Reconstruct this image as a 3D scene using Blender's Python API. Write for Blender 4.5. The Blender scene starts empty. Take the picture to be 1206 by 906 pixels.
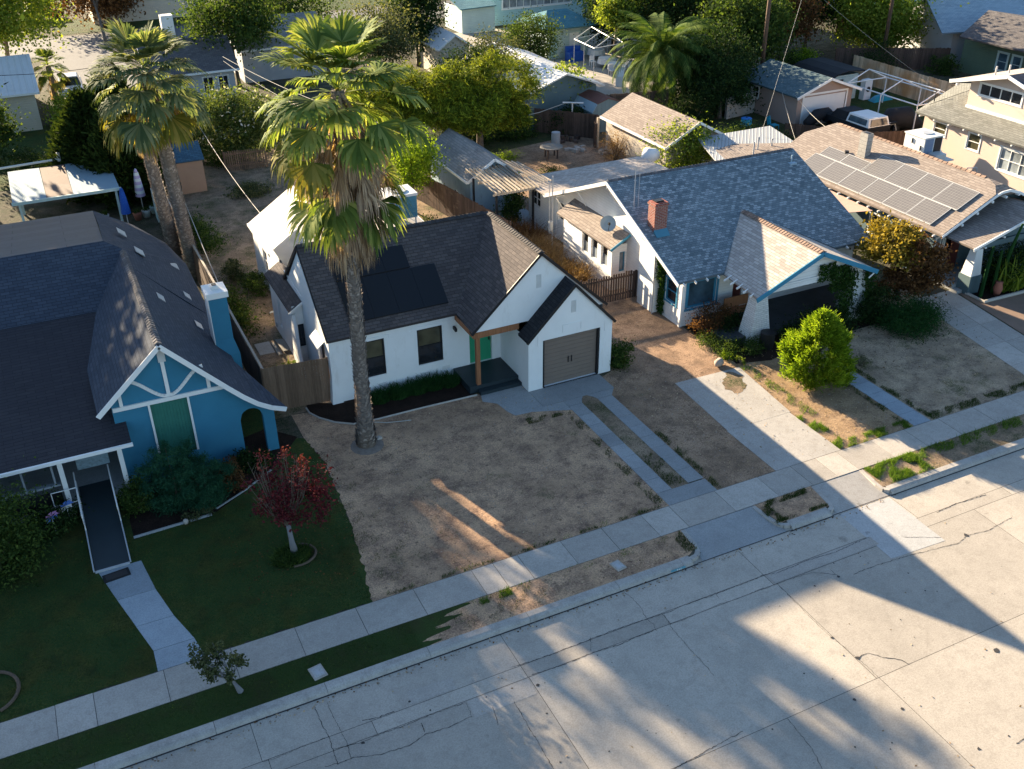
import bpy, math, random
import numpy as np
from mathutils import Vector, Matrix

random.seed(7)
C = bpy.context.scene.collection
SC = bpy.context.scene

# ------------------------------------------------------------------ camera, sky, sun
CAM_H = 20.5
PITCH, ROLL, YAW = .534358, -.0104042, .444805
def camera():
    fw = Vector((math.sin(YAW)*math.cos(PITCH), math.cos(YAW)*math.cos(PITCH), -math.sin(PITCH)))
    r = Vector((math.cos(YAW), -math.sin(YAW), 0)); u = r.cross(fw)
    r2 = r*math.cos(ROLL)+u*math.sin(ROLL); u2 = -r*math.sin(ROLL)+u*math.cos(ROLL)
    cd = bpy.data.cameras.new('camera'); cam = bpy.data.objects.new('camera', cd); C.objects.link(cam)
    cd.sensor_width = 36; cd.lens = 36*1174.62/1206; cd.clip_start = .5; cd.clip_end = 6000
    m = Matrix((r2, u2, -fw)).transposed().to_4x4(); m.translation = (0, 0, CAM_H)
    cam.matrix_world = m; SC.camera = cam
camera()
SUN = Vector((-.95, 3.45, 1.0)).normalized()          # towards the sun: low, from behind the houses
SUN_EL = math.asin(SUN.z)
w = bpy.data.worlds.new('World'); SC.world = w; w.use_nodes = True
nt = w.node_tree; bg = nt.nodes['Background']
sky = nt.nodes.new('ShaderNodeTexSky'); sky.sky_type = 'NISHITA'; sky.sun_disc = False
sky.sun_elevation = SUN_EL; sky.sun_rotation = math.atan2(SUN.x, SUN.y) % (2*math.pi)
sky.air_density = 1.0; sky.dust_density = .6; sky.ozone_density = 2.6
nt.links.new(sky.outputs[0], bg.inputs[0]); bg.inputs[1].default_value = .06
sl = bpy.data.lights.new('sun', 'SUN'); sl.energy = 5.0; sl.angle = math.radians(.55); sl.color = (1.0, .81, .56)
so = bpy.data.objects.new('sun', sl); C.objects.link(so); so.rotation_euler = (-SUN).to_track_quat('-Z', 'Y').to_euler()
so.location = (0, 60, 60)
vs = SC.view_settings; vs.view_transform = 'Standard'; vs.look = 'None'; vs.gamma = 1; vs.use_curve_mapping = False
vs.exposure = 2.3
SC.render.engine = 'CYCLES'
SC.cycles.max_bounces = 6; SC.cycles.diffuse_bounces = 3; SC.cycles.transmission_bounces = 3; SC.cycles.glossy_bounces = 2

# ------------------------------------------------------------------ materials
MATS = {}
class NB:
    def __init__(s, name):
        s.m = bpy.data.materials.new(name); s.m.use_nodes = True; s.t = s.m.node_tree
        s.b = s.t.nodes['Principled BSDF']; s.o = s.t.nodes['Material Output']; MATS[name] = s.m
    def n(s, typ, **k):
        nd = s.t.nodes.new('ShaderNode'+typ)
        for a, v in k.items():
            if a.startswith('i_'): nd.inputs[a[2:].replace('_', ' ')].default_value = v
            else: setattr(nd, a, v)
        return nd
    def l(s, a, b): s.t.links.new(a, b)
    def coord(s, kind='Object', scale=None, rot=None):
        tc = s.n('TexCoord'); out = tc.outputs[kind]
        if scale or rot:
            mp = s.n('Mapping'); s.l(out, mp.inputs[0])
            if scale: mp.inputs['Scale'].default_value = scale
            if rot: mp.inputs['Rotation'].default_value = rot
            out = mp.outputs[0]
        return out
    def noise(s, scale, vec=None, detail=4, rough=.6):
        nd = s.n('TexNoise'); nd.inputs['Scale'].default_value = scale; nd.inputs['Detail'].default_value = detail
        nd.inputs['Roughness'].default_value = rough
        if vec is not None: s.l(vec, nd.inputs['Vector'])
        return nd.outputs[0]
    def ramp(s, fac, stops, interp='LINEAR'):
        nd = s.n('ValToRGB'); cr = nd.color_ramp; cr.interpolation = interp
        while len(cr.elements) < len(stops): cr.elements.new(.5)
        for e, (p, c) in zip(cr.elements, stops):
            e.position = p; e.color = (c[0], c[1], c[2], 1) if hasattr(c, '__len__') else (c, c, c, 1)
        s.l(fac, nd.inputs[0]); return nd.outputs[0]
    def mix(s, fac, a, b, mode='MIX'):
        nd = s.n('Mix', data_type='RGBA', blend_type=mode)
        for sock, v in ((nd.inputs[0], fac), (nd.inputs[6], a), (nd.inputs[7], b)):
            if hasattr(v, 'links') or hasattr(v, 'is_linked'): s.l(v, sock)
            elif hasattr(v, '__len__'): sock.default_value = (v[0], v[1], v[2], 1)
            else: sock.default_value = v
        return nd.outputs[2]
    def math(s, op, a, b=None):
        nd = s.n('Math', operation=op)
        for i, v in enumerate((a, b)):
            if v is None: continue
            if hasattr(v, 'is_linked'): s.l(v, nd.inputs[i])
            else: nd.inputs[i].default_value = v
        return nd.outputs[0]
    def bump(s, h, strength=.3, dist=.02, prev=None):
        nd = s.n('Bump'); nd.inputs['Strength'].default_value = strength; nd.inputs['Distance'].default_value = dist
        s.l(h, nd.inputs['Height'])
        if prev is not None: s.l(prev, nd.inputs['Normal'])
        return nd.outputs[0]
    def rnd(s):
        return s.n('NewGeometry').outputs['Random Per Island']
    def out(s, col, rough=.85, normal=None, spec=.3, metal=0):
        if hasattr(col, 'is_linked'): s.l(col, s.b.inputs['Base Color'])
        else: s.b.inputs['Base Color'].default_value = (col[0], col[1], col[2], 1)
        if hasattr(rough, 'is_linked'): s.l(rough, s.b.inputs['Roughness'])
        else: s.b.inputs['Roughness'].default_value = rough
        s.b.inputs['Specular IOR Level'].default_value = spec; s.b.inputs['Metallic'].default_value = metal
        if normal is not None: s.l(normal, s.b.inputs['Normal'])
        return s.m
def sc3(c, k): return tuple(min(1, x*k) for x in c)
def paint(name, c, var=.18, scale=1.3, rough=.7, bump=.15, bscale=40, stain=None, isl=0):
    """painted / plain surface: broad uneven tone, fine grain, optional stains"""
    s = NB(name); v = s.coord()
    a = s.noise(scale, v, 6, .65); b = s.noise(bscale, v, 3)
    col = s.ramp(a, [(.25, sc3(c, 1-var)), (.55, c), (.8, sc3(c, 1+var*.6))])
    if stain:
        m = s.ramp(s.noise(scale*2.3, s.coord(scale=(1, 1, .35)), 8, .75), [(.56, 0), (.72, .75)])
        col = s.mix(m, col, stain)
    if isl:
        r = s.ramp(s.rnd(), [(0, 1-isl), (1, 1+isl)]); col = s.mix(1.0, col, r, 'MULTIPLY')
    return s.out(col, rough, s.bump(b, bump, .01))
def shingle(name, cs, row=.145, wid=.3, var=.5, moss=None, rough=.9):
    s = NB(name); v = s.coord('UV')
    br = s.n('TexBrick'); s.l(v, br.inputs['Vector']); br.offset = .5
    br.inputs['Scale'].default_value = 1; br.inputs['Brick Width'].default_value = wid; br.inputs['Row Height'].default_value = row
    br.inputs['Mortar Size'].default_value = .012; br.inputs['Mortar Smooth'].default_value = .3
    br.inputs['Color1'].default_value = (0, 0, 0, 1); br.inputs['Color2'].default_value = (1, 1, 1, 1); br.inputs['Mortar'].default_value = (.5, .5, .5, 1)
    br.inputs['Bias'].default_value = 0
    n1 = s.noise(2.2, s.coord('UV', scale=(1.6, 3.3, 1)), 5, .7); n2 = s.noise(.35, v, 4)
    t = s.math('ADD', s.math('MULTIPLY', br.outputs['Color'], var), s.math('MULTIPLY', n1, 1-var))
    col = s.ramp(t, [(.15, cs[0]), (.5, cs[1]), (.85, cs[2])])
    col = s.mix(s.ramp(n2, [(.35, .0), (.7, .45)]), col, sc3(cs[1], 1.25))
    grit = s.noise(60, v, 2); col = s.mix(.22, col, s.ramp(grit, [(.3, sc3(cs[0], .7)), (.7, sc3(cs[2], 1.2))]))
    col = s.mix(s.ramp(br.outputs['Fac'], [(0, 0), (1, .55)]), col, sc3(cs[0], .45))
    if moss: col = s.mix(s.ramp(s.noise(.9, v, 6), [(.5, 0), (.7, .6)]), col, moss)
    sep = s.n('SeparateXYZ'); s.l(v, sep.inputs[0])
    saw = s.math('FRACT', s.math('DIVIDE', sep.outputs[1], row))
    hgt = s.math('SUBTRACT', s.math('SUBTRACT', 1.0, saw), s.math('MULTIPLY', br.outputs['Fac'], .6))
    nrm = s.bump(hgt, .7, .02); nrm = s.bump(grit, .25, .01, nrm)
    return s.out(col, rough, nrm, spec=.2)
def siding(name, c, pitch=.13, axis=2, stain=None, depth=.025, rough=.6, var=.12):
    s = NB(name); v = s.coord(); sep = s.n('SeparateXYZ'); s.l(v, sep.inputs[0])
    f = s.math('FRACT', s.math('DIVIDE', sep.outputs[axis], pitch))
    h = s.math('SUBTRACT', 1.0, f) if axis == 2 else s.ramp(f, [(0, 0), (.06, 1), (.94, 1), (1, 0)])
    a = s.noise(1.1, v, 6, .7); col = s.ramp(a, [(.3, sc3(c, 1-var)), (.6, c), (.8, sc3(c, 1+var*.5))])
    col = s.mix(s.ramp(f, [(0, .55), (.1, 0), (.95, 0)]), col, sc3(c, .42))
    if stain: col = s.mix(s.ramp(s.noise(3, s.coord(scale=(1, 1, .4)), 8, .75), [(.55, 0), (.72, .7)]), col, stain)
    return s.out(col, rough, s.bump(h, .8, depth))
def wood(name, c, pitch=.14, axis=0, var=.35, stain=None):
    """boards: each island its own tone, grain along z"""
    s = NB(name); v = s.coord(scale=(9, 9, .8)); a = s.noise(2.5, v, 6, .7)
    col = s.ramp(a, [(.25, sc3(c, 1-var)), (.55, c), (.8, sc3(c, 1+var))])
    col = s.mix(1.0, col, s.ramp(s.rnd(), [(0, .72), (1, 1.22)]), 'MULTIPLY')
    if stain: col = s.mix(s.ramp(s.noise(.55, s.coord(), 5), [(.45, 0), (.65, .8)]), col, stain)
    return s.out(col, .85, s.bump(a, .4, .01))
def leafmat(name, cs, trans=.45, scale=1.2, rough=.55):
    s = NB(name); r = s.rnd(); a = s.noise(scale, s.coord(), 3)
    t = s.math('ADD', s.math('MULTIPLY', r, .6), s.math('MULTIPLY', a, .5))
    col = s.ramp(t, [(.18, cs[0]), (.5, cs[1]), (.86, cs[2])])
    s.out(col, .75, spec=.08)
    tr = s.n('BsdfTranslucent'); s.l(s.mix(1.0, col, (1.5, 1.35, .55), 'MULTIPLY'), tr.inputs[0])
    mx = s.n('MixShader'); mx.inputs[0].default_value = trans
    s.l(s.b.outputs[0], mx.inputs[1]); s.l(tr.outputs[0], mx.inputs[2]); s.l(mx.outputs[0], s.o.inputs[0])
    return s.m
def glass(name, c, rough=.08, lines=0):
    s = NB(name); v = s.coord(); a = s.noise(.9, v, 3)
    col = s.ramp(a, [(.35, sc3(c, .6)), (.65, sc3(c, 1.5))])
    return s.out(col, rough, s.bump(s.noise(1.5, v, 2), .04, .02), spec=.8)

# ------------------------------------------------------------------ mesh builder
class MB:
    def __init__(s): s.v = []; s.f = []; s.uv = []
    def poly(s, pts, uv=None):
        i = len(s.v); s.v += [tuple(p) for p in pts]; s.f.append(tuple(range(i, i+len(pts))))
        s.uv += uv if uv else [(0, 0)]*len(pts); return s
    def box(s, x0, x1, y0, y1, z0, z1):
        p = [(x0, y0, z0), (x1, y0, z0), (x1, y1, z0), (x0, y1, z0), (x0, y0, z1), (x1, y0, z1), (x1, y1, z1), (x0, y1, z1)]
        s.hexa(p); return s
    def hexa(s, p):
        i = len(s.v); s.v += [tuple(q) for q in p]
        for f in ((3, 2, 1, 0), (4, 5, 6, 7), (0, 1, 5, 4), (1, 2, 6, 5), (2, 3, 7, 6), (3, 0, 4, 7)):
            s.f.append(tuple(i+k for k in f)); s.uv += [(0, 0)]*4
        return s
    def rbox(s, cx, cy, z0, z1, hx, hy, a, taper=1):
        ca, sa = math.cos(a), math.sin(a)
        def q(x, y, k): return (cx+(x*ca-y*sa)*k, cy+(x*sa+y*ca)*k)
        b = [q(-hx, -hy, 1), q(hx, -hy, 1), q(hx, hy, 1), q(-hx, hy, 1)]; t = [q(-hx, -hy, taper), q(hx, -hy, taper), q(hx, hy, taper), q(-hx, hy, taper)]
        return s.hexa([(x, y, z0) for x, y in b]+[(x, y, z1) for x, y in t])
    def beam(s, a, b, w=.1, h=None):
        a = Vector(a); b = Vector(b); h = h or w; d = (b-a).normalized()
        up = Vector((0, 0, 1)) if abs(d.z) < .9 else Vector((0, 1, 0))
        r = d.cross(up).normalized()*w/2; u = r.cross(d).normalized()*h/2
        return s.hexa([a-r-u, a+r-u, b+r-u, b-r-u, a-r+u, a+r+u, b+r+u, b-r+u])
    def tube(s, pts, rad, n=8, cap=True):
        pts = [Vector(p) for p in pts]
        if not hasattr(rad, '__len__'): rad = [rad]*len(pts)
        base = len(s.v)
        for k, p in enumerate(pts):
            d = (pts[min(k+1, len(pts)-1)]-pts[max(k-1, 0)]).normalized()
            up = Vector((0, 0, 1)) if abs(d.z) < .9 else Vector((0, 1, 0))
            r = d.cross(up).normalized(); u = r.cross(d)
            for j in range(n):
                a = 2*math.pi*j/n; q = p+(r*math.cos(a)+u*math.sin(a))*rad[k]; s.v.append(tuple(q))
        for k in range(len(pts)-1):
            for j in range(n):
                a = base+k*n+j; b = base+k*n+(j+1) % n
                s.f.append((a, b, b+n, a+n)); s.uv += [(0, 0)]*4
        if cap:
            s.f.append(tuple(base+j for j in range(n-1, -1, -1))); s.uv += [(0, 0)]*n
            e = base+(len(pts)-1)*n; s.f.append(tuple(e+j for j in range(n))); s.uv += [(0, 0)]*n
        return s
    def slab(s, pts, t=.12, uvmode=True, flip=False):
        """sloped roof sheet from its top outline; thickness straight down; UVs in metres along eave / up slope"""
        P = [Vector(p) for p in pts]; nrm = Vector((0, 0, 0))
        for i in range(len(P)): nrm += P[i].cross(P[(i+1) % len(P)])
        if nrm.z < 0: P.reverse(); nrm = -nrm
        nrm.normalize(); h = Vector((0, 0, 1)).cross(nrm)
        h = h.normalized() if h.length > .02 else Vector((1, 0, 0)); u = nrm.cross(h)
        s.poly(P, [(p.dot(h), p.dot(u)) for p in P])
        low = [p-Vector((0, 0, t)) for p in P]; s.poly(list(reversed(low)))
        for i in range(len(P)):
            j = (i+1) % len(P); s.poly([P[i], low[i], low[j], P[j]])
        return s
    def prism(s, pts, d):
        """outline extruded by vector d (closed)"""
        P = [Vector(p) for p in pts]; d = Vector(d); Q = [p+d for p in P]
        nrm = Vector((0, 0, 0))
        for i in range(len(P)): nrm += P[i].cross(P[(i+1) % len(P)])
        if nrm.dot(d) > 0: P, Q = list(reversed(P)), list(reversed(Q))
        s.poly(P); s.poly(list(reversed(Q)))
        for i in range(len(P)):
            j = (i+1) % len(P); s.poly([P[j], P[i], Q[i], Q[j]])
        return s
    def wall(s, A, B, z0, z1, ops=(), depth=.14, inward=None):
        """vertical wall sheet from A to B (xy) with real openings (s0,s1,z0,z1) and reveals; outer face at AB, reveals go inward (left of A->B)"""
        A = Vector((A[0], A[1], 0)); B = Vector((B[0], B[1], 0)); L = (B-A).length; d = (B-A)/L; nin = Vector((-d.y, d.x, 0))*depth
        xs = sorted({0, L, *[o[0] for o in ops], *[o[1] for o in ops]}); zs = sorted({z0, z1, *[o[2] for o in ops], *[o[3] for o in ops]})
        P = lambda u, z: A+d*u+Vector((0, 0, z))
        for i in range(len(xs)-1):
            for k in range(len(zs)-1):
                cx, cz = (xs[i]+xs[i+1])/2, (zs[k]+zs[k+1])/2
                if any(o[0] < cx < o[1] and o[2] < cz < o[3] for o in ops): continue
                s.poly([P(xs[i], zs[k]), P(xs[i+1], zs[k]), P(xs[i+1], zs[k+1]), P(xs[i], zs[k+1])])
        for a, b, c, e in ops:
            q = [P(a, c), P(b, c), P(b, e), P(a, e)]
            for i in range(4): j = (i+1) % 4; s.poly([q[i], q[j], q[j]+nin, q[i]+nin])
        return s
    def build(s, name, mat, parent=None, smooth=False):
        org = WLOC.get(parent, Vector((0, 0, 0))) if parent is not None else Vector((0, 0, 0))
        me = bpy.data.meshes.new(name); me.from_pydata([(x-org.x, y-org.y, z-org.z) for x, y, z in s.v], [], s.f)
        if any(u != (0, 0) for u in s.uv):
            ul = me.uv_layers.new(name='UVMap'); ul.data.foreach_set('uv', [c for u in s.uv for c in u])
        me.materials.append(MATS[mat]); me.validate(); me.update()
        if smooth: me.polygons.foreach_set('use_smooth', [True]*len(me.polygons))
        o = bpy.data.objects.new(name, me); C.objects.link(o)
        if parent is not None: o.parent = parent; WLOC[o] = org
        return o
WLOC = {}
def thing(name, label, cat, loc=(0, 0, 0), group=None):
    o = bpy.data.objects.new(name, None); C.objects.link(o); o.location = loc; o.empty_display_size = .3
    o['label'] = label; o['category'] = cat
    if group: o['group'] = group
    WLOC[o] = Vector(loc); return o
def tag(o, label, cat, group=None):
    o['label'] = label; o['category'] = cat
    if group: o['group'] = group
    return o
def struct(name, mb, mat):
    o = mb.build(name, mat); o['kind'] = 'structure'; return o
def fastmesh(name, V, F, mat, parent=None, loc=None, uv=None):
    """numpy verts (N,3) world, faces (M,k)"""
    org = np.array(WLOC[parent]) if parent is not None else (np.array(loc) if loc is not None else np.zeros(3))
    V = np.asarray(V, np.float32)-org.astype(np.float32); F = np.asarray(F, np.int32); k = F.shape[1]
    me = bpy.data.meshes.new(name); me.vertices.add(len(V)); me.vertices.foreach_set('co', V.ravel())
    me.loops.add(F.size); me.loops.foreach_set('vertex_index', F.ravel()); me.polygons.add(len(F))
    me.polygons.foreach_set('loop_start', np.arange(len(F), dtype=np.int32)*k)
    me.update(calc_edges=True); me.materials.append(MATS[mat])
    o = bpy.data.objects.new(name, me); C.objects.link(o)
    if parent is not None: o.parent = parent; WLOC[o] = Vector(org)
    else: o.location = org
    return o
def copy_tree(o, parent=None, off=(0, 0, 0)):
    c = o.copy(); C.objects.link(c)
    if parent is not None: c.parent = parent
    else: c.location = Vector(o.location)+Vector(off)
    for ch in [x for x in bpy.data.objects if x.parent == o]: copy_tree(ch, c)
    return c
# ------------------------------------------------------------------ the materials of the place
def m_concrete(name, c, stain, cracks=0, isl=.15, warm=None):
    s = NB(name); v = s.coord()
    a = s.noise(.45, v, 8, .7); b = s.noise(3.2, v, 6, .7); g = s.noise(22, v, 5, .85); sp = s.noise(60, v, 2)
    col = s.ramp(a, [(.3, sc3(c, .82)), (.5, c), (.7, sc3(c, 1.12))])
    col = s.mix(s.ramp(b, [(.48, 0), (.7, .6)]), col, stain)
    col = s.mix(s.ramp(g, [(.36, .55), (.52, 0)]), col, sc3(c, .62)); col = s.mix(s.ramp(g, [(.5, 0), (.68, .45)]), col, sc3(c, 1.3))
    col = s.mix(s.ramp(sp, [(.62, 0), (.7, .5)]), col, sc3(c, .5))
    bl = s.ramp(s.noise(1.7, v, 3, .5), [(.71, 0), (.76, .55)]); col = s.mix(bl, col, sc3(stain, .6))
    if isl: col = s.mix(1.0, col, s.ramp(s.rnd(), [(0, 1-isl), (1, 1+isl*.6)]), 'MULTIPLY')
    nrm = s.bump(g, .25, .008)
    return s.out(col, .88, nrm, spec=.25)
m_concrete('road_concrete', (.43, .385, .325), (.30, .265, .22))
m_concrete('walk_concrete', (.43, .39, .34), (.30, .27, .23))
m_concrete('kerb_concrete', (.42, .39, .35), (.2, .18, .16), isl=.08)
m_concrete('drive_concrete', (.4, .375, .34), (.28, .25, .215))
m_concrete('smooth_concrete', (.32, .325, .32), (.24, .245, .24))
m_concrete('patch_concrete', (.43, .425, .41), (.36, .35, .33), isl=.02)
m_concrete('blue_path', (.31, .35, .38), (.24, .27, .29))
m_concrete('asphalt', (.11, .11, .115), (.075, .075, .08), isl=0)
paint('crack', (.055, .05, .046), .3)
paint('tar', (.05, .047, .045), .3)
def m_dry(name, straw, soil, green, gth, sth=(.46, .60)):
    s = NB(name); v = s.coord()
    a = s.noise(.38, v, 5, .6); b = s.noise(1.25, v, 8, .74); b2 = s.noise(4.5, v, 6, .7); f = s.noise(17, v, 5, .8); ff = s.noise(55, v, 3, .8)
    base = s.mix(s.ramp(f, [(.36, 0), (.62, 1)]), sc3(straw, .62), sc3(straw, 1.18))
    base = s.mix(s.ramp(a, [(.38, .8), (.58, 0)]), base, sc3(straw, .62))
    m = s.math('ADD', s.math('MULTIPLY', b, .7), s.math('MULTIPLY', f, .3))
    col = s.mix(s.ramp(m, [(sth[0]-.07, .85), (sth[1]-.05, 0)]), base, soil)
    col = s.mix(s.ramp(b2, [(.34, .75), (.44, 0)]), col, sc3(soil, .8))
    col = s.mix(s.ramp(ff, [(.33, .6), (.45, 0)]), col, sc3(soil, .6))
    gm = s.math('MULTIPLY', s.ramp(s.noise(.8, v, 5, .65), [(gth, 0), (gth+.13, 1)]), s.ramp(f, [(.4, 1), (.6, .15)]))
    col = s.mix(gm, col, green)
    col = s.mix(s.ramp(ff, [(.6, 0), (.8, .6)]), col, sc3(straw, 1.5))
    h = s.math('ADD', f, s.math('MULTIPLY', ff, .5))
    return s.out(col, .95, s.bump(h, .9, .05), spec=.1)
m_dry('dry_lawn', (.70, .45, .28), (.17, .11, .085), (.075, .095, .035), .60)
m_dry('dry_lawn_grey', (.58, .43, .29), (.16, .12, .09), (.05, .075, .022), .55)
m_dry('bare_soil', (.50, .33, .215), (.15, .10, .07), (.05, .07, .022), .62)
m_dry('yard_soil', (.42, .30, .20), (.12, .09, .062), (.04, .065, .02), .48)
m_dry('warm_soil', (.50, .34, .20), (.19, .125, .08), (.08, .09, .025), .62)
m_dry('green_lawn', (.095, .10, .026), (.024, .038, .014), (.030, .075, .022), .40)
m_dry('green_strip', (.05, .08, .022), (.05, .05, .022), (.035, .07, .018), .42)
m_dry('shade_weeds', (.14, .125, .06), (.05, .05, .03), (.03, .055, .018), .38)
m_dry('mulch', (.045, .028, .02), (.018, .012, .01), (.03, .02, .012), .8)
m_dry('town_ground', (.16, .14, .10), (.07, .065, .05), (.035, .05, .02), .45)
# house fabrics
paint('white_stucco', (.80, .80, .78), .07, .8, .85, .6, 40, stain=(.66, .64, .60))
paint('white_trim', (.82, .81, .78), .05, 2, .6, .1)
siding('white_siding', (.78, .77, .74), .14, stain=None)
siding('white_lap', (.80, .79, .76), .20)
paint('whitewash_brick', (.74, .74, .72), .12, 3, .8, .8, 14)
paint('blue_wall', (.04, .20, .31), .12, 1.1, .75, .4, 35)
siding('blue_siding', (.035, .19, .34), .15)
paint('blue_trim', (.045, .23, .36), .12, 2, .6)
paint('green_shutter', (.035, .17, .13), .2, 2, .6)
paint('green_door', (.03, .30, .15), .06, 2, .5)
paint('brown_door', (.20, .155, .125), .08, 1.5, .55, .1)
paint('black_frame', (.018, .018, .02), .1, 3, .45)
paint('shade_floor', (.06, .065, .07), .3, 2, .7)
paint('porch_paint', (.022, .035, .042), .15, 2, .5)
wood('cedar', (.30, .13, .06))
wood('fence_brown', (.20, .13, .085))
wood('fence_old', (.10, .065, .05), var=.5)
wood('fence_pale', (.62, .47, .31), stain=(.50, .24, .08))  # base tone lifted to stand in for sunlight on the boards
wood('grey_timber', (.42, .36, .29), var=.3)
wood('plank_grey', (.26, .24, .21))
shingle('roof_charcoal', ((.045, .038, .04), (.085, .073, .072), (.145, .12, .11)), .14, .3)
shingle('roof_garage', ((.014, .015, .018), (.026, .027, .032), (.045, .045, .05)), .14, .3)
shingle('roof_brown', ((.10, .07, .06), (.165, .12, .10), (.25, .185, .155)), .14, .3)
shingle('roof_slate', ((.026, .034, .05), (.05, .062, .085), (.085, .098, .125)), .145, .33, var=.35)
shingle('roof_slate_low', ((.024, .024, .03), (.038, .037, .044), (.06, .056, .06)), .16, .6, var=.25)
shingle('roof_gravel', ((.10, .09, .085), (.15, .135, .125), (.20, .18, .165)), .9, 4.0, var=.2)
shingle('roof_bluegrey', ((.055, .085, .105), (.165, .205, .222), (.46, .49, .50)), .13, .22, var=.6)
shingle('roof_weathered', ((.27, .23, .20), (.45, .39, .34), (.62, .55, .48)), .15, .34, var=.55)
shingle('roof_tan', ((.17, .135, .115), (.26, .215, .185), (.35, .30, .26)), .15, .36)
shingle('roof_sage', ((.12, .12, .105), (.18, .182, .165), (.25, .25, .23)), .16, .36)
shingle('roof_dust', ((.17, .17, .17), (.27, .26, .25), (.38, .35, .32)), .15, .4, moss=(.12, .12, .12))
shingle('roof_aqua', ((.05, .16, .20), (.09, .23, .28), (.13, .30, .34)), .15, .34)
shingle('roof_teal', ((.045, .085, .10), (.08, .125, .14), (.13, .175, .185)), .15, .34)
shingle('roof_blue', ((.20, .27, .32), (.30, .38, .43), (.40, .48, .52)), .16, .4)
shingle('roof_greybrown', ((.07, .065, .07), (.12, .11, .11), (.17, .155, .15)), .15, .34)
shingle('shed_blue_roof', ((.03, .07, .11), (.05, .11, .16), (.07, .15, .21)), .14, .3)
def m_flat(name, c, seam=(1.0, 1.0), dark=.75, rough=.8, stain=None, rib=None):
    """flat roofing felt or ribbed metal laid in strips"""
    s = NB(name); v = s.coord('UV')
    br = s.n('TexBrick'); s.l(v, br.inputs['Vector']); br.inputs['Scale'].default_value = 1
    br.inputs['Brick Width'].default_value = seam[0]; br.inputs['Row Height'].default_value = seam[1]; br.inputs['Mortar Size'].default_value = .012
    br.inputs['Color1'].default_value = (*sc3(c, .93), 1); br.inputs['Color2'].default_value = (*sc3(c, 1.06), 1); br.inputs['Mortar'].default_value = (*sc3(c, dark), 1)
    col = s.mix(s.ramp(s.noise(.8, v, 7, .7), [(.5, 0), (.75, .55)]), br.outputs['Color'], stain or sc3(c, .7))
    nrm = s.bump(s.noise(30, v, 3), .2, .01)
    if rib:
        sep = s.n('SeparateXYZ'); s.l(v, sep.inputs[0]); f = s.math('FRACT', s.math('DIVIDE', sep.outputs[0], rib))
        nrm = s.bump(s.ramp(f, [(0, 0), (.15, 1), (.3, 0), (1, 0)]), .9, .04)
        col = s.mix(s.ramp(f, [(.22, 0), (.30, .25), (.4, 0)]), col, sc3(c, .6))
    return s.out(col, rough, nrm)
m_flat('felt_white', (.46, .445, .42), (3, 1), stain=(.5, .46, .42))
m_flat('felt_pale', (.50, .45, .40), (4, 1), stain=(.36, .31, .27))
m_flat('metal_rib', (.36, .375, .385), (2.2, 60), rib=.2, rough=.5, stain=(.3, .3, .3))
m_flat('metal_white', (.68, .68, .66), (2.2, 60), rib=.45, rough=.5, stain=(.5, .48, .45))
m_flat('metal_rust', (.17, .07, .05), (1.1, 60), rib=.12, rough=.8, stain=(.28, .2, .17))
m_flat('cover_white', (.26, .36, .42), (3, 60), stain=(.26, .30, .33))
m_flat('cover_brown', (.17, .12, .10), (3, 60), stain=(.3, .25, .22))
m_flat('awning', (.62, .40, .31), (9, 9))
def m_brick(name, c1, c2, mort, w=.22, h=.075):
    s = NB(name); tc = s.coord(); sep = s.n('SeparateXYZ'); s.l(tc, sep.inputs[0])
    cmb = s.n('CombineXYZ'); s.l(s.math('ADD', sep.outputs[0], sep.outputs[1]), cmb.inputs[0]); s.l(sep.outputs[2], cmb.inputs[1])
    br = s.n('TexBrick'); s.l(cmb.outputs[0], br.inputs['Vector']); br.inputs['Scale'].default_value = 1
    br.inputs['Brick Width'].default_value = w; br.inputs['Row Height'].default_value = h; br.inputs['Mortar Size'].default_value = .01
    br.inputs['Color1'].default_value = (*c1, 1); br.inputs['Color2'].default_value = (*c2, 1); br.inputs['Mortar'].default_value = (*mort, 1)
    col = s.mix(s.ramp(s.noise(9, tc, 4), [(.5, 0), (.7, .5)]), br.outputs['Color'], sc3(c1, .55))
    return s.out(col, .9, s.bump(s.ramp(br.outputs['Fac'], [(0, 1), (1, 0)]), .7, .02))
m_brick('red_brick', (.33, .09, .06), (.24, .06, .045), (.38, .33, .29))
m_brick('white_brick', (.74, .74, .72), (.66, .66, .64), (.48, .48, .47), .26, .09)
m_brick('grey_block', (.36, .345, .32), (.31, .30, .28), (.2, .19, .18), .4, .2)
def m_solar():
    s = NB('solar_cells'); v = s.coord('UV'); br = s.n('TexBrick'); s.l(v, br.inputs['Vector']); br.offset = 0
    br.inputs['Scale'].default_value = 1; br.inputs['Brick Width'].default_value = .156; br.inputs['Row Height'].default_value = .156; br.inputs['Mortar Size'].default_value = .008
    br.inputs['Color1'].default_value = (.115, .108, .103, 1); br.inputs['Color2'].default_value = (.13, .122, .115, 1); br.inputs['Mortar'].default_value = (.27, .25, .23, 1)  # cell colours raised to grey-tan, standing in for sun glare
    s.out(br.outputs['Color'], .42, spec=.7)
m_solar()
siding('pink_stucco_lap', (.66, .50, .40), 30)
def m_panel():
    s = NB('black_panel'); s.out((.008, .009, .011), .32, spec=.4)
m_panel()
paint('tan_stucco', (.58, .46, .39), .05, .7, .9, .5, 50)
siding('aqua_siding', (.33, .53, .57), .2)
siding('pale_aqua', (.46, .58, .56), .16)
siding('cream_siding', (.56, .50, .40), .16)
siding('green_siding', (.10, .15, .10), .2)
paint('garage_wall', (.36, .27, .225), .1, 1, .85)
paint('weathered_wall', (.47, .42, .36), .2, 1.5, .85, stain=(.62, .58, .5))
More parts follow.
